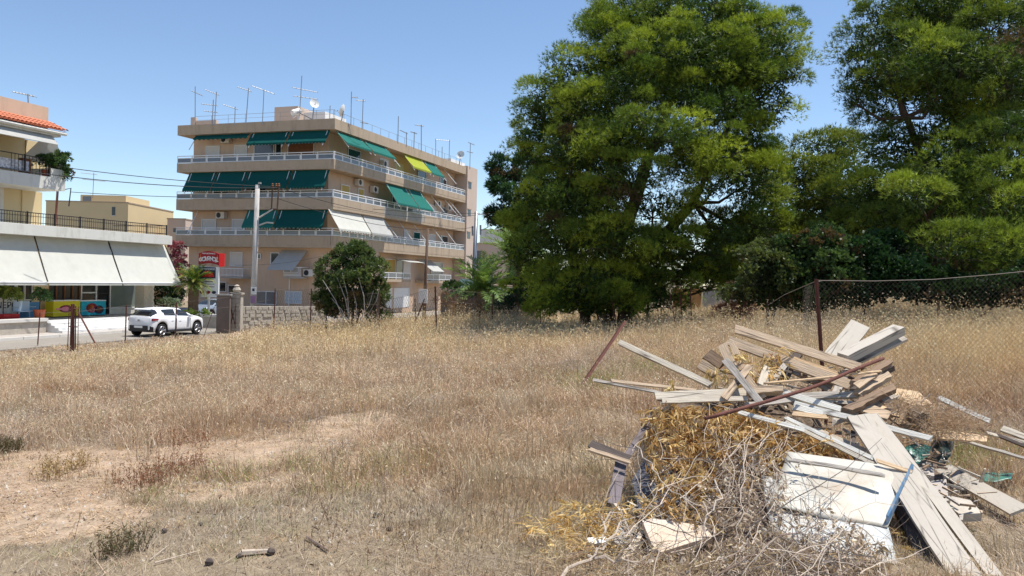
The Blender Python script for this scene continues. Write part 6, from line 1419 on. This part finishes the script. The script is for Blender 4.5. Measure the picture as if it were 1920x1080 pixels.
leafheap('dry_leaves', 'thick mat of drooping golden dead leaves over the middle of the heap', [(1290, 800, 85, 45, 3), (1390, 810, 80, 40, 3), (1480, 835, 90, 32, 3), (1285, 870, 55, 45, 1.2), (1390, 860, 90, 35, 1.2), (1225, 850, 18, 26, .25), (1300, 930, 60, 45, .5), (1540, 850, 60, 22, 1), (1250, 765, 30, 14, .4), (1360, 770, 60, 12, .8)], 6800, .085, .018, GC1, GC2, dd=.18)
leafheap('dry_leaves', 'small golden leaf clump hanging on the top pallet boards', [(1440, 682, 20, 26, 2), (1425, 700, 18, 14, 1), (1452, 664, 12, 10, .6)], 420, .10, .018, GC1, GC2, dd=.1)
leafheap('dry_leaves', 'pale golden leaves stuck around the crossed slats', [(1340, 695, 22, 14, 1), (1380, 668, 12, 9, .6), (1262, 722, 14, 16, .6), (1322, 728, 14, 8, .5), (1400, 700, 12, 20, .5)], 330, .07, .018, (.6, .42, .14), (.85, .7, .35), dd=.1)
leafheap('dry_leaves', 'golden dead leaves on the ground at the left foot of the heap', [(1120, 970, 55, 34, 2), (1070, 1010, 50, 40, 1.6), (1160, 1000, 50, 30, .8), (1030, 975, 30, 16, .5), (1210, 950, 50, 20, .8)], 1300, .10, .012, (.6, .38, .12), (.85, .68, .34), hang=.35, dd=.02)
leafheap('straw', 'long curling pale straw over the bottom of the heap', [(1250, 1060, 120, 25, 1.2), (1420, 1060, 150, 30, 1.5), (1080, 1040, 60, 40, 1), (1600, 1075, 60, 20, .4)], 1500, .13, .004, (.55, .40, .22), (.85, .72, .48), hang=.1, dd=.1, spread=1.8)
leafheap('dry_leaves', 'dead leaves in the dark hollow beside the long cream boards', [(1700, 1020, 40, 50, 1), (1730, 1060, 30, 25, 1)], 420, .09, .016, (.35, .22, .07), (.72, .55, .25), dd=.02)
leafheap('dry_leaves', 'grey brown shrivelled leaves among the twigs at the bottom', [(1480, 1000, 130, 70, 3), (1400, 930, 80, 50, 2), (1600, 1040, 70, 40, 1.2), (1330, 1050, 110, 30, 1.2), (1440, 880, 90, 30, 1.0)], 3600, .040, .018, (.34, .26, .19), (.82, .73, .60), hang=.2, dd=.22, spread=1.6)
leafheap('dry_leaves', 'light straw and fine litter over the chipboard at the right slope', [(1760, 790, 50, 26, 2), (1800, 800, 40, 20, 1), (1700, 760, 25, 14, 1)], 2600, .09, .004, (.40, .27, .17), (.62, .48, .34), hang=-.2, dd=.12, spread=2)
# ---- splinters and crumbs
mb = MB(); r_ = random.Random(5)
for _ in range(520):
    cx, cy, rx, ry = r_.choice([(1480, 730, 150, 50), (1560, 740, 110, 50), (1640, 800, 90, 50), (1250, 1030, 90, 40), (1700, 900, 80, 50), (1200, 990, 80, 50), (1400, 1050, 200, 30), (1780, 930, 60, 40)])
    c = Q(cx+r_.uniform(-rx, rx), cy+r_.uniform(-ry, ry), r_.uniform(0, .3)); d = Vector((r_.gauss(0, 1), r_.gauss(0, 1), r_.gauss(0, .35))).normalized(); L_ = r_.uniform(.03, .16); s = d.cross(Vector((0, 0, 1))).normalized()*r_.uniform(.004, .016); u = d.cross(s).normalized()*r_.uniform(.002, .008)
    mb.hexa([c-s-u, c+s-u, c+s+u, c-s+u, c+d*L_-s*.5-u, c+d*L_+s*.6-u, c+d*L_+s*.6+u, c+d*L_-s*.5+u], r_.randrange(4))
tag(mb.build('wood_splinters', [WD['tan'], WD['grey'], WD['pale'], WD['brown']]), 'small splinters and broken bits of wood scattered through the heap', 'splinters', kind='stuff')
# ---- tangle of dead twigs
def twigs(name, lab, n, region, m, r0, seg=9, step=14, seed=1, off=(-.4, .0)):
    rr_ = random.Random(seed); mb = MB()
    for _ in range(n):
        cx, cy, rx, ry = rr_.choice(region); px = cx+rr_.uniform(-rx, rx); py = cy+rr_.uniform(-ry, ry); a = rr_.uniform(0, 6.28); pts = []; d = rr_.uniform(*off); da = rr_.uniform(-.14, .14); dd_ = rr_.uniform(-.02, .02)
        for k in range(seg):
            pts.append(Q(px, min(py, 1118), d)); a += da+rr_.uniform(-.3, .3); px += step*math.cos(a); py += step*math.sin(a)*.8; d += dd_
        r = r0*rr_.uniform(.5, 1.3); mb.tube(pts, r, 3, r*.4, cap=False)
        if rr_.random() < .6:
            k = rr_.randrange(2, seg-3); p = pts[k]; e = p+Vector((rr_.uniform(-.2, .2), rr_.uniform(-.1, .1), rr_.uniform(-.15, .2))); mb.tube([p, p.lerp(e, .5)+Vector((.01, 0, .015)), e], r*.6, 3, r*.2, cap=False)
    return tag(mb.build(name, m), lab, 'twigs', kind='stuff')
TW = [(1380, 890, 150, 60), (1440, 970, 130, 80), (1360, 1045, 200, 40), (1560, 1055, 110, 40), (1400, 860, 60, 30)]
twigs('dead_twigs', 'tangle of pale grey dead twigs over the front of the heap', 230, TW, M['twigp'], .0036, seed=4, off=(-.45, -.05))
twigs('dead_twigs', 'thinner purplish brown twigs mixed through the front tangle', 200, TW, M['twig'], .0026, seed=9, step=12, off=(-.4, .02))
twigs('dead_twigs', 'fine twigs around the left flank of the heap', 46, [(1210, 900, 50, 60), (1180, 1010, 80, 40)], M['twigp'], .003, seed=12, off=(-.15, .05))
twigs('dead_twigs', 'fine dry twigs over the chipboard on the right slope', 60, [(1770, 790, 50, 25)], M['twig'], .0022, seed=14, off=(0, .25), step=9)
for lab, pts, r in [
    ('long curved dark twig crossing the enamel sheet', [(1398, 990, -.5), (1500, 930, -.6), (1590, 880, -.6), (1650, 825, -.5)], .0055),
    ('pale forked branch running down from the left flank', [(1192, 836, -.3), (1222, 870, -.35), (1240, 905, -.4), (1290, 945, -.4), (1335, 990, -.4), (1345, 1030, -.4)], .0075),
    ('curved pale branch rising beside the plaster slab', [(1128, 1010, -.1), (1132, 975, -.12), (1150, 960, -.12), (1210, 952, -.15)], .012),
    ('upright pale branch in the middle of the tangle', [(1395, 830, -.4), (1398, 900, -.45), (1394, 960, -.4), (1380, 1000, -.4)], .006),
    ('pale S curved branch in the tangle', [(1340, 900, -.45), (1350, 935, -.45), (1326, 970, -.45), (1318, 1010, -.4), (1300, 1060, -.35)], .009),
    ('thick grey branch at the bottom left of the heap', [(1052, 1085, -.1), (1100, 1050, -.12), (1132, 1030, -.12), (1160, 990, -.15), (1166, 980, -.15)], .016),
    ('second thick grey branch lying low beside the brick', [(1102, 1042, -.12), (1150, 1048, -.14), (1200, 1062, -.14)], .015),
    ('dark twig crossing the plaster slab', [(1180, 962, -.25), (1240, 990, -.3), (1300, 1004, -.3), (1352, 1008, -.3)], .005),
    ('long arching pale twig over the enamel sheet', [(1500, 1080, -.45), (1560, 1010, -.5), (1600, 960, -.55), (1640, 940, -.5), (1700, 950, -.4)], .004),
    ('pale twig hanging across the golden leaves', [(1400, 770, -.4), (1330, 760, -.45), (1318, 830, -.45), (1336, 870, -.4)], .0045),
    ('thick purplish branch in the bottom tangle', [(1310, 1090, -.3), (1380, 1060, -.35), (1440, 1020, -.4), (1540, 980, -.4)], .009)]:
    r *= .72; rb_ = random.Random(lab); q = [Q(*p) for p in pts]; fine = [q[0]]
    for a_, b_ in zip(q[:-1], q[1:]):
        for k in (1, 2, 3): fine.append(a_.lerp(b_, k/3)+Vector((rb_.gauss(0, .012), rb_.gauss(0, .012), rb_.gauss(0, .012))))
    m_ = M['twigp'] if 'pale' in lab or 'grey' in lab else M['twigd'] if 'dark' in lab else M['twig']; c0 = fine[0]
    mb = MB().tube([p-c0 for p in fine], r, 6, r*.35)
    for k in range(1, len(fine)-1, 2):
        p = fine[k]; d = (fine[k+1]-fine[k]).normalized()+Vector((rb_.uniform(-.9, .9), rb_.uniform(-.5, .5), rb_.uniform(-.3, .9))); e = p+d.normalized()*rb_.uniform(.05, .2)
        mb.tube([p-c0, p.lerp(e, .5)+Vector((rb_.gauss(0, .01), 0, rb_.gauss(0, .01)))-c0, e-c0], r*.45, 4, r*.15)
    tag(mb.build('dead_branch', m_, None, tuple(c0)), lab, 'branch')
# ================================================================ CARS
def car(label, loc, rz, paint, name='parked_car'):
    t = thing(name, label, 'car', loc, rz)
    L = 4.06; xr, xf = -1.33, 1.26; r_ = .35
    X = sorted(set([round(-2.0+.0725*i, 4) for i in range(57)]))
    def I(x, a): return float(np.interp(x, [p[0] for p in a], [p[1] for p in a]))
    rt_ = [(-2.03, .97), (-1.96, 1.03), (-1.80, 1.17), (-1.52, 1.37), (-1.15, 1.435), (-.5, 1.455), (.1, 1.42), (.6, 1.25), (1.02, 1.03), (1.3, .99), (1.7, .90), (1.92, .76), (2.03, .60)]
    bl_ = [(-2.03, .93), (-1.9, 1.0), (-1.2, 1.03), (0, .98), (.9, .95), (1.3, .93), (1.7, .85), (1.92, .72), (2.03, .57)]
    hw = [(-2.03, .62), (-1.95, .74), (-1.7, .83), (-1.3, .865), (0, .845), (1.3, .865), (1.75, .80), (1.95, .64), (2.03, .5)]
    rw = [(-2.03, .60), (-1.8, .56), (-1.5, .53), (-1, .57), (0, .60), (.6, .62), (1.02, .70), (1.5, .70), (2.03, .40)]
    bt_ = [(-2.03, .42), (-1.95, .28), (-1.6, .2), (1.6, .19), (1.95, .24), (2.03, .36)]
    rows = []
    for x in X:
        zb_, zl, zr_, hh, rr = I(x, bt_), I(x, bl_), I(x, rt_), I(x, hw), I(x, rw)
        for xw in (xr, xf):
            if abs(x-xw) < r_+.05: zb_ = max(zb_, .33+math.sqrt(max((r_+.05)**2-(x-xw)**2, 0)))
        m1 = zb_+(zl-zb_)*.35; zl2 = max(zl, m1+.02)
        prof = [(0, zb_), (hh*.9, zb_), (hh*.99, zb_+.04), (hh, m1), (hh*1.0, (m1+zl2)/2), (hh*.965, zl2-.03), (hh*.94, zl2)]
        zr2 = max(zr_, zl2+.01); hl = hh*.94
        for f in (.12, .5, .88): prof.append((hl+(rr-hl)*f**1.15, zl2+(zr2-zl2)*f*.96))
        prof += [(rr*.93, zr2-.012), (rr*.5, zr2+.01*(zr2 > 1.2)), (0, zr2+.014*(zr2 > 1.2))]
        rows.append([(x, y_, z_) for y_, z_ in prof])
    nP = len(rows[0]); mb = MB()
    def cls(i, j):
        x = (X[i]+X[i+1])/2
        if (j == 7 and -1.12 < x < .80) or (j == 8 and -1.22 < x < .62):   # side glass
            lo = I(x, [(-1.42, .6), (-1.1, .15), (.5, .05), (.8, .8)])
            if not (-.30 < x < -.22): return 1
        if j >= 9 and (.28 < x < .98): return 1
        if j >= 8 and x < -1.50 and x > -1.90: return 1
        if j <= 2 and x < -1.86: return 2
        if j <= 1: return 2
        return 0
    for sg in (1, -1):
        k = len(mb.v); mb.v += [(x, sg*y_, z_) for r2 in rows for (x, y_, z_) in r2]
        for i in range(len(X)-1):
            for j in range(nP-1):
                f = (k+i*nP+j, k+(i+1)*nP+j, k+(i+1)*nP+j+1, k+i*nP+j+1); mb.f.append(f if sg < 0 else f[::-1]); mb.m.append(cls(i, j))
        e0 = tuple(k+j for j in range(nP)); e1 = tuple(k+(len(X)-1)*nP+j for j in range(nP)); mb.f += [e0, e1]; mb.m += [0, 0]
    me_ = mb.mesh('body', [paint, M['darkglass'], M['plasticb']]); fixn(me_); me_.polygons.foreach_set('use_smooth', [True]*len(me_.polygons)); inst(me_, 'body', t)
    # wheel = tyre + rim
    ty = MB().lathe([(.20, -.1), (.30, -.105), (.325, -.08), (.33, 0), (.325, .08), (.30, .105), (.20, .1)], 22).mesh('tyre', M['rubber'])
    rm = MB(); rm.lathe([(.215, -.02), (.225, .06), (.21, .075), (.19, .05), (.19, -.02)], 20)
    for k in range(5):
        a_ = k*2*math.pi/5
        for s_ in (-.13, .13): rm.tube([(.03*math.cos(a_), .03*math.sin(a_), .06), (.205*math.cos(a_+s_), .205*math.sin(a_+s_), .062)], .016, 4)
    rm.lathe([(.05, .03), (.05, .075), (.01, .08)], 10); rmm = rm.mesh('rim', M['alloy'])
    bk = MB().lathe([(.19, -.03), (.19, -.01)], 16).mesh('brake_disc', M['plasticb'])
    for xw in (xr, xf):
        for sg in (1, -1):
            wh = inst(ty, 'tyre', t, (xw, sg*.76, .33), rot=(R(-90)*sg, 0, 0)); inst(rmm, 'rim', wh, (0, 0, .045)); inst(bk, 'brake_disc', wh, (0, 0, .115))
        MB().box(xw-.3, -.62, .3, xw+.3, .62, .62).build('wheel_well', M['plasticb'], t)
    for sg in (1, -1):
        MB().hexa([(-2.0, sg*.50, .80), (-1.93, sg*.785, .82), (-1.62, sg*.868, .86), (-1.62, sg*.80, .86), (-1.99, sg*.50, .90), (-1.92, sg*.77, .95), (-1.60, sg*.852, .93), (-1.62, sg*.80, .93)]).build('tail_light', M['redl'], t)
        MB().box(.52, sg*.86-.0 if sg > 0 else -1.02, .94, .70, 1.02 if sg > 0 else -.86, 1.07).build('wing_mirror', paint, t)
        MB().box(-.95, min(sg*.845, sg*.872), .24, .88, max(sg*.845, sg*.872), .33).build('sill_strip', M['plasticb'], t)
        for xx in (-.33, -.12): MB().box(xx if xx > -.2 else xx-.35, min(sg*.86, sg*.872), .80, (xx if xx > -.2 else xx-.35)+.16, max(sg*.86, sg*.872), .825).build('door_handle', paint, t)
        for xx in (-.32, .72): MB().box(xx-.004, min(sg*.80, sg*.866), .36, xx+.004, max(sg*.80, sg*.866), .90).build('door_seam', M['plasticb'], t)
        MB().hexa([(1.70, sg*.80, .62), (1.97, sg*.55, .60), (1.99, sg*.50, .60), (1.7, sg*.78, .6), (1.62, sg*.81, .76), (1.90, sg*.58, .72), (1.93, sg*.50, .72), (1.62, sg*.78, .74)]).build('headlight', M['greyglass'], t)
    MB().box(-2.055, -.26, .46, -2.03, .26, .57).build('number_plate', M['print_'], t)
    MB().box(-2.05, -.55, .30, -2.0, .55, .58).build('rear_diffuser', M['plasticb'], t)
    MB().box(-2.045, -.06, .80, -2.02, .06, .88).build('badge', M['alloy'], t)
    MB().prism([(-1.66, -.5, 1.40), (-1.84, -.5, 1.36), (-1.84, -.5, 1.385), (-1.66, -.5, 1.43)], (0, 1.0, 0)).build('spoiler', paint, t)
    return t
q = P(314, 626, 42.8); hd = R(90)-TH
car('white hatchback parked beside the shop steps, seen from its rear corner', (q.x, q.y, ROADZ+.004), hd, M['carp'])
q = P(400, 586, 58); car('silver grey car mostly hidden behind the short palm and the bakery sign', (q.x, q.y, ROADZ+.02), hd+R(180), M['carg'])
# ================================================================ BAKERY SIGN
def text(s, size, m, parent, loc, rot, name='lettering', ext=.004, bold=0.0):
    cu = bpy.data.curves.new(name, 'FONT'); cu.body = s; cu.size = size; cu.align_x = 'CENTER'; cu.align_y = 'CENTER'; cu.extrude = ext; cu.offset = bold; cu.resolution_u = 2
    tmp = bpy.data.objects.new('tmp', cu); C.objects.link(tmp); dg = bpy.context.evaluated_depsgraph_get(); me_ = bpy.data.meshes.new_from_object(tmp.evaluated_get(dg)); bpy.data.objects.remove(tmp); bpy.data.curves.remove(cu)
    me_.materials.clear(); me_.materials.append(m); o = inst(me_, name, parent, loc, rot=rot); return o
Ysg = 50.5; q = P(391, 600, Ysg); sg_ = thing('bakery_sign', 'red topped bakery totem sign on a white pole beside the short palm', 'sign', (q.x, q.y, ROADZ), R(6))
sc_ = Ysg/FPX; def_z = lambda py: P(391, py, Ysg).z-ROADZ
zt0, zt1, zp0, zp1 = def_z(497), def_z(475), def_z(557), def_z(500)
MB().lathe([(.07, 0), (.07, zp0)], 10).build('pole', M['rail'], sg_)
MB().box(-.62, -.12, zp0, .58, .12, zp1).build('panel', M['print_'], sg_)
MB().box(-.58, -.132, zp0+.62*(zp1-zp0), .40, -.122, zp1-.03).build('navy_field', M['navy'], sg_)
# arched red top
arch = [(-.62+1.2*k/10, zt0+.12*math.sin(math.pi*k/10)) for k in range(11)]; archt = [(-.62+1.2*k/10, zt1-.02+.16*math.sin(math.pi*k/10)) for k in range(11)]
MB().prism([(x, -.18, z) for x, z in arch]+[(x, -.18, z) for x, z in archt[::-1]], (0, .36, 0)).build('red_header', M['redd'], sg_)
MB().hexa([(.60, -.17, zt0-.1), (.86, .1, zt0-.05), (.86, .2, zt0-.05), (.6, .1, zt0-.1), (.60, -.17, zt1+.02), (.86, .1, zt1+.02), (.86, .2, zt1+.02), (.6, .1, zt1+.02)]).build('red_side_header', M['red'], sg_)
ws = 'ΦΟΥΡΝΟΣ'
for i, ch in enumerate(ws):
    x = -.46+.152*i; zc_ = (zt0+zt1)/2-.08+.10*math.sin(math.pi*(i+.5)/7); text(ch, .34, M['print_'], sg_, (x, -.195, zc_), (R(90), -R(10)*((i-3)/3), 0), bold=.012)
text('ΠΑΡΑΔΟΣΙΑΚΟΣ', .10, M['print_'], sg_, (-.02, -.195, zt1-.02), (R(90), 0, 0), bold=.002)
text('ΑΡΤΟΠΟΙΕΙΟ', .145, M['print_'], sg_, (-.08, -.14, zp1-.16), (R(90), 0, 0), bold=.004)
for s_ in (-1, 1): MB().prism([(s_*.50, -.188, zt0+.2), (s_*.50+.05, -.188, zt0+.22), (s_*.50, -.188, zt1-.05), (s_*.50-.05, -.188, zt0+.25)], (0, -.008, 0)).build('flame_print', M['orange'], sg_)
MB().prism([(.38*math.cos(a_)-.07, -.135, zp0+.66*(zp1-zp0)+.38*math.sin(a_)*1.05) for a_ in [math.pi*k/14 for k in range(15)]], (0, -.006, 0)).build('bread_print', M['red'], sg_)
for k in range(5): MB().prism([(-.07+r_*math.cos(a_), -.143, zp0+.67*(zp1-zp0)+r_*math.sin(a_)) for r_, a_ in ((.1, .5+k*.5), (.34, .42+k*.5), (.34, .55+k*.5), (.1, .7+k*.5))], (0, -.003, 0)).build('bread_slice_print', M['orange'], sg_)
for k, (x, m_) in enumerate(((-.40, 'brownp'), (-.02, 'maroon'), (.32, 'navy'))): MB().prism([(x+.13*math.cos(a_), -.126, zp0+.30+.10*math.sin(a_)) for a_ in [2*math.pi*k/12 for k in range(12)]], (0, -.004, 0)).build('pastry_print', M[m_], sg_)
for k in range(3): MB().box(-.25, -.128, zp0+.62+.16*k, .35, -.121, zp0+.66+.16*k).build('print_line', [M['brownp'], M['steel'], M['navy']][k], sg_)
# ================================================================ SHOP TERRACE ITEMS (n,t local placed)
def onfloor(px, n): n_, t_, z_ = lt(px, 588, n); return t_
def shopthing(name, lab, cat, px, n, z=None, group=None): p = Wd(n, onfloor(px, n), zf if z is None else z); return thing(name, lab, cat, tuple(p), RZ, group)
def freezer(lab, x0, x1, n, m, logo):
    t = shopthing('ice_cream_freezer', lab, 'freezer', x0, n); w_ = onfloor(x1, n)-onfloor(x0, n); h = lt(x0, 565, n)[2]-zf
    MB().box(-.6, 0, .06, 0, w_, h).build('cabinet', m, t); MB().box(-.61, -.01, h, .01, w_+.01, h+.05).build('lid', M['rail'], t); MB().box(-.58, .03, 0, -.03, w_-.03, .06).build('base', M['plasticb'], t)
    if logo == 'ring':
        c = w_*.45; MB().prism([(.003, c+.42*math.cos(a_), h*.52+.2*math.sin(a_)) for a_ in [k*math.pi/10 for k in range(20)]], (.006, 0, 0)).build('logo_ring', M['maroon'], t)
        MB().prism([(.011, c+.3*math.cos(a_), h*.52+.12*math.sin(a_)) for a_ in [k*math.pi/10 for k in range(20)]], (.004, 0, 0)).build('logo_heart', M['pink'], t); MB().box(.003, c-.62, h*.47, .018, c+.62, h*.57).build('logo_band', M['pink'], t)
    else:
        for (c, z_, r_, m_) in ((w_*.42, .55, .3, 'maroon'), (w_*.36, .6, .2, 'orange'), (w_*.45, .42, .15, 'pink'), (w_*.72, .42, .26, 'navy'), (w_*.72, .44, .16, 'orange')):
            MB().prism([(.004+r_*.01, c+r_*1.3*math.cos(a_), h*z_+r_*math.sin(a_)*.9) for a_ in [k*math.pi/8 for k in range(16)]], (.002+.01*(.3-r_), 0, 0)).build('fruit_print', M[m_], t)
freezer('yellow ice cream freezer with a maroon and pink round emblem', 100, 150, -36.9, M['yellow'], 'ring')
freezer('turquoise ice cream freezer with coloured round prints', 152, 198, -36.9, M['turq'], 'fruit')
def banner(lab, x0, x1, y0, n, m, txt=None):
    t = shopthing('banner', lab, 'banner', x0, n); w_ = onfloor(x1, n)-onfloor(x0, n); h = lt(x0, y0, n)[2]-zf; MB().box(-.02, 0, .1, 0, w_, h).build('cloth', m, t)
    for k in (0, w_-.05): MB().box(-.05, k, 0, -.021, k+.05, h).build('frame_post', M['steel'], t)
    if txt: text(txt, .42, M['navy'], t, (.006, w_*.52, h-.32), (R(90), 0, R(90)), bold=.004)
banner('white banner reading water in Greek behind the red planters', -8, 31, 561, -36.6, M['slabw'], 'ΝΕΡΟ'); banner('blue printed banner behind the white plastic chair', 33, 74, 567, -36.6, M['blue'])
ch = shopthing('plastic_chair', 'pale blue white plastic armchair on the shop terrace', 'chair', 36, -36.0)
MB().box(-.45, .02, .42, 0, 1.0-.02, .46).build('seat', M['bluep'], ch); MB().box(-.47, .05, .46, -.43, .95, .95).build('backrest', M['bluep'], ch)
for a_ in (.03, .93): 
    for b_ in (-.43, -.04): MB().tube([(b_, a_, .42), (b_*1.1+.02, a_+(.06 if a_ > .5 else -.06), 0)], .03, 5).build('leg', M['bluep'], ch)
    MB().box(-.45, a_-.02, .64, 0, a_+.03, .68).build('armrest', M['bluep'], ch)
for x0, lab in ((2, 'left'), (14, 'right')):
    t = shopthing('planter', 'red oblong planter in front of the white banner, the %s one' % lab, 'planter', x0, -36.0, None, 'red planters')
    MB().hexa([(-.2, 0, 0), (.2, 0, 0), (.2, .42, 0), (-.2, .42, 0), (-.26, -.05, .35), (.26, -.05, .35), (.26, .47, .35), (-.26, .47, .35)]).build('pot', M['redp'], t)
def potplant(lab, px, n, r, h, lobes, c1, c2, potm, z=None, fn=leaves, L=.12, W=.05):
    t = shopthing('potted_plant', lab, 'potted plant', px, n, z); MB().lathe([(r*.7, 0), (r, h), (r*1.08, h), (r*1.08, h*1.08), (r*.5, h*1.08)], 12).build('pot', potm, t); b0 = Vector(t.location)
    ls = [(b0.x+x*1.0, b0.y+y, b0.z+z_, rx, rx, rz_) for (x, y, z_, rx, rz_) in lobes]; V_, col = crown(ls, 12, .12, 26, L, W, 2, c1, c2, fn=fn, k=4)
    tag(inst(poly_mesh('foliage', V_-np.array(b0), col, M['leaf'], 4), 'foliage', t), kind='stuff'); MB().tube([(0, 0, h), (lobes[0][0], 0, lobes[0][2])], .03, 5).build('stem', M['bark'], t)
potplant('round topped small tree in a terracotta pot at the end of the planter wall', 74, -35.6, .28, .5, [(.05, 0, 1.25, .42, .3), (.3, 0, 1.15, .3, .2)], (.05, .12, .04), (.14, .24, .09), M['terr'], zf)
potplant('bushy yellow green plant at the left edge of the shop terrace', 6, -36.2, .2, .3, [(0, 0, 1.35, .7, .25), (.5, .1, 1.2, .35, .3), (-.6, 0, 1.3, .5, .25)], (.12, .17, .03), (.32, .36, .08), M['redp'], zf)
pz = zub1
for px, lab, c in ((86, 'dark green potted plants on the flats terrace behind the railing', [(0, 0, .75, .5, .3), (.5, 0, .9, .4, .3)]), (104, 'taller leafy potted plant at the corner of the flats terrace', [(0, 0, .7, .5, .35), (.35, 0, 1.0, .35, .35)]), (116, 'trailing plant spilling over the end of the flats terrace', [(.1, 0, .35, .35, .3), (.2, -.2, .1, .3, .3)])):
    p = Wd(-36.4, lt(px, 310, -36.4)[1], zub1); t = thing('potted_plant', lab, 'potted plant', tuple(p), RZ)
    MB().lathe([(.16, 0), (.22, .35), (.2, .36)], 10).build('pot', M['terr'], t); ls = [(p.x+x, p.y+y, p.z+z_, rx, rx, rz_) for (x, y, z_, rx, rz_) in c]; V_, col = crown(ls, 9, .15, 24, .14, .06, 2, (.02, .06, .02), (.10, .17, .05), fn=leaves, k=4)
    o = tag(inst(poly_mesh('foliage', V_, col, M['leaf'], 4), 'foliage'), kind='stuff'); o.parent = t; o.matrix_parent_inverse = Matrix.LocRotScale(p, Matrix.Rotation(RZ, 3, 'Z'), None).inverted()
p = Wd(-36.15, lt(22, 300, -36.15)[1], zub1); t = thing('patterned_cloth', 'white and black patterned cloth hung inside the flats railing', 'cloth', tuple(p), RZ); MB().box(-.03, -1.6, .1, 0, 1.0, .62).build('cloth', mat('patterned_cloth', (.55, .55, .57), .9, .75, 9, stretch=(1, 1, 1)), t)
p = Wd(-36.3, lt(43, 310, -36.3)[1], zub1); t = thing('cupboard', 'reddish wooden cupboard behind the flats railing', 'cupboard', tuple(p), RZ); MB().box(-.3, 0, 0, 0, .5, .75).build('body', M['brownw'], t); MB().box(-.33, -.02, .751, .02, .52, .78).build('top', M['brownw'], t)
# low garden bed kerb beside the sign
q0 = P(384, 596, 49); q1 = P(418, 594, 51); t = thing('garden_kerb', 'low white topped wall behind the white car by the bakery sign', 'wall', (q0.x-1.2, q0.y, ROADZ), math.atan2(q1.y-q0.y, q1.x-q0.x)*0)
MB().box(-.6, 0, -.1, 2.9, .3, P(400, 590, 50).z-ROADZ-.1).build('wall', M['stone'], t); MB().box(-.65, -.04, P(400, 590, 50).z-ROADZ-.099, 2.95, .34, P(400, 588, 50).z-ROADZ).build('coping', M['kerb'], t)
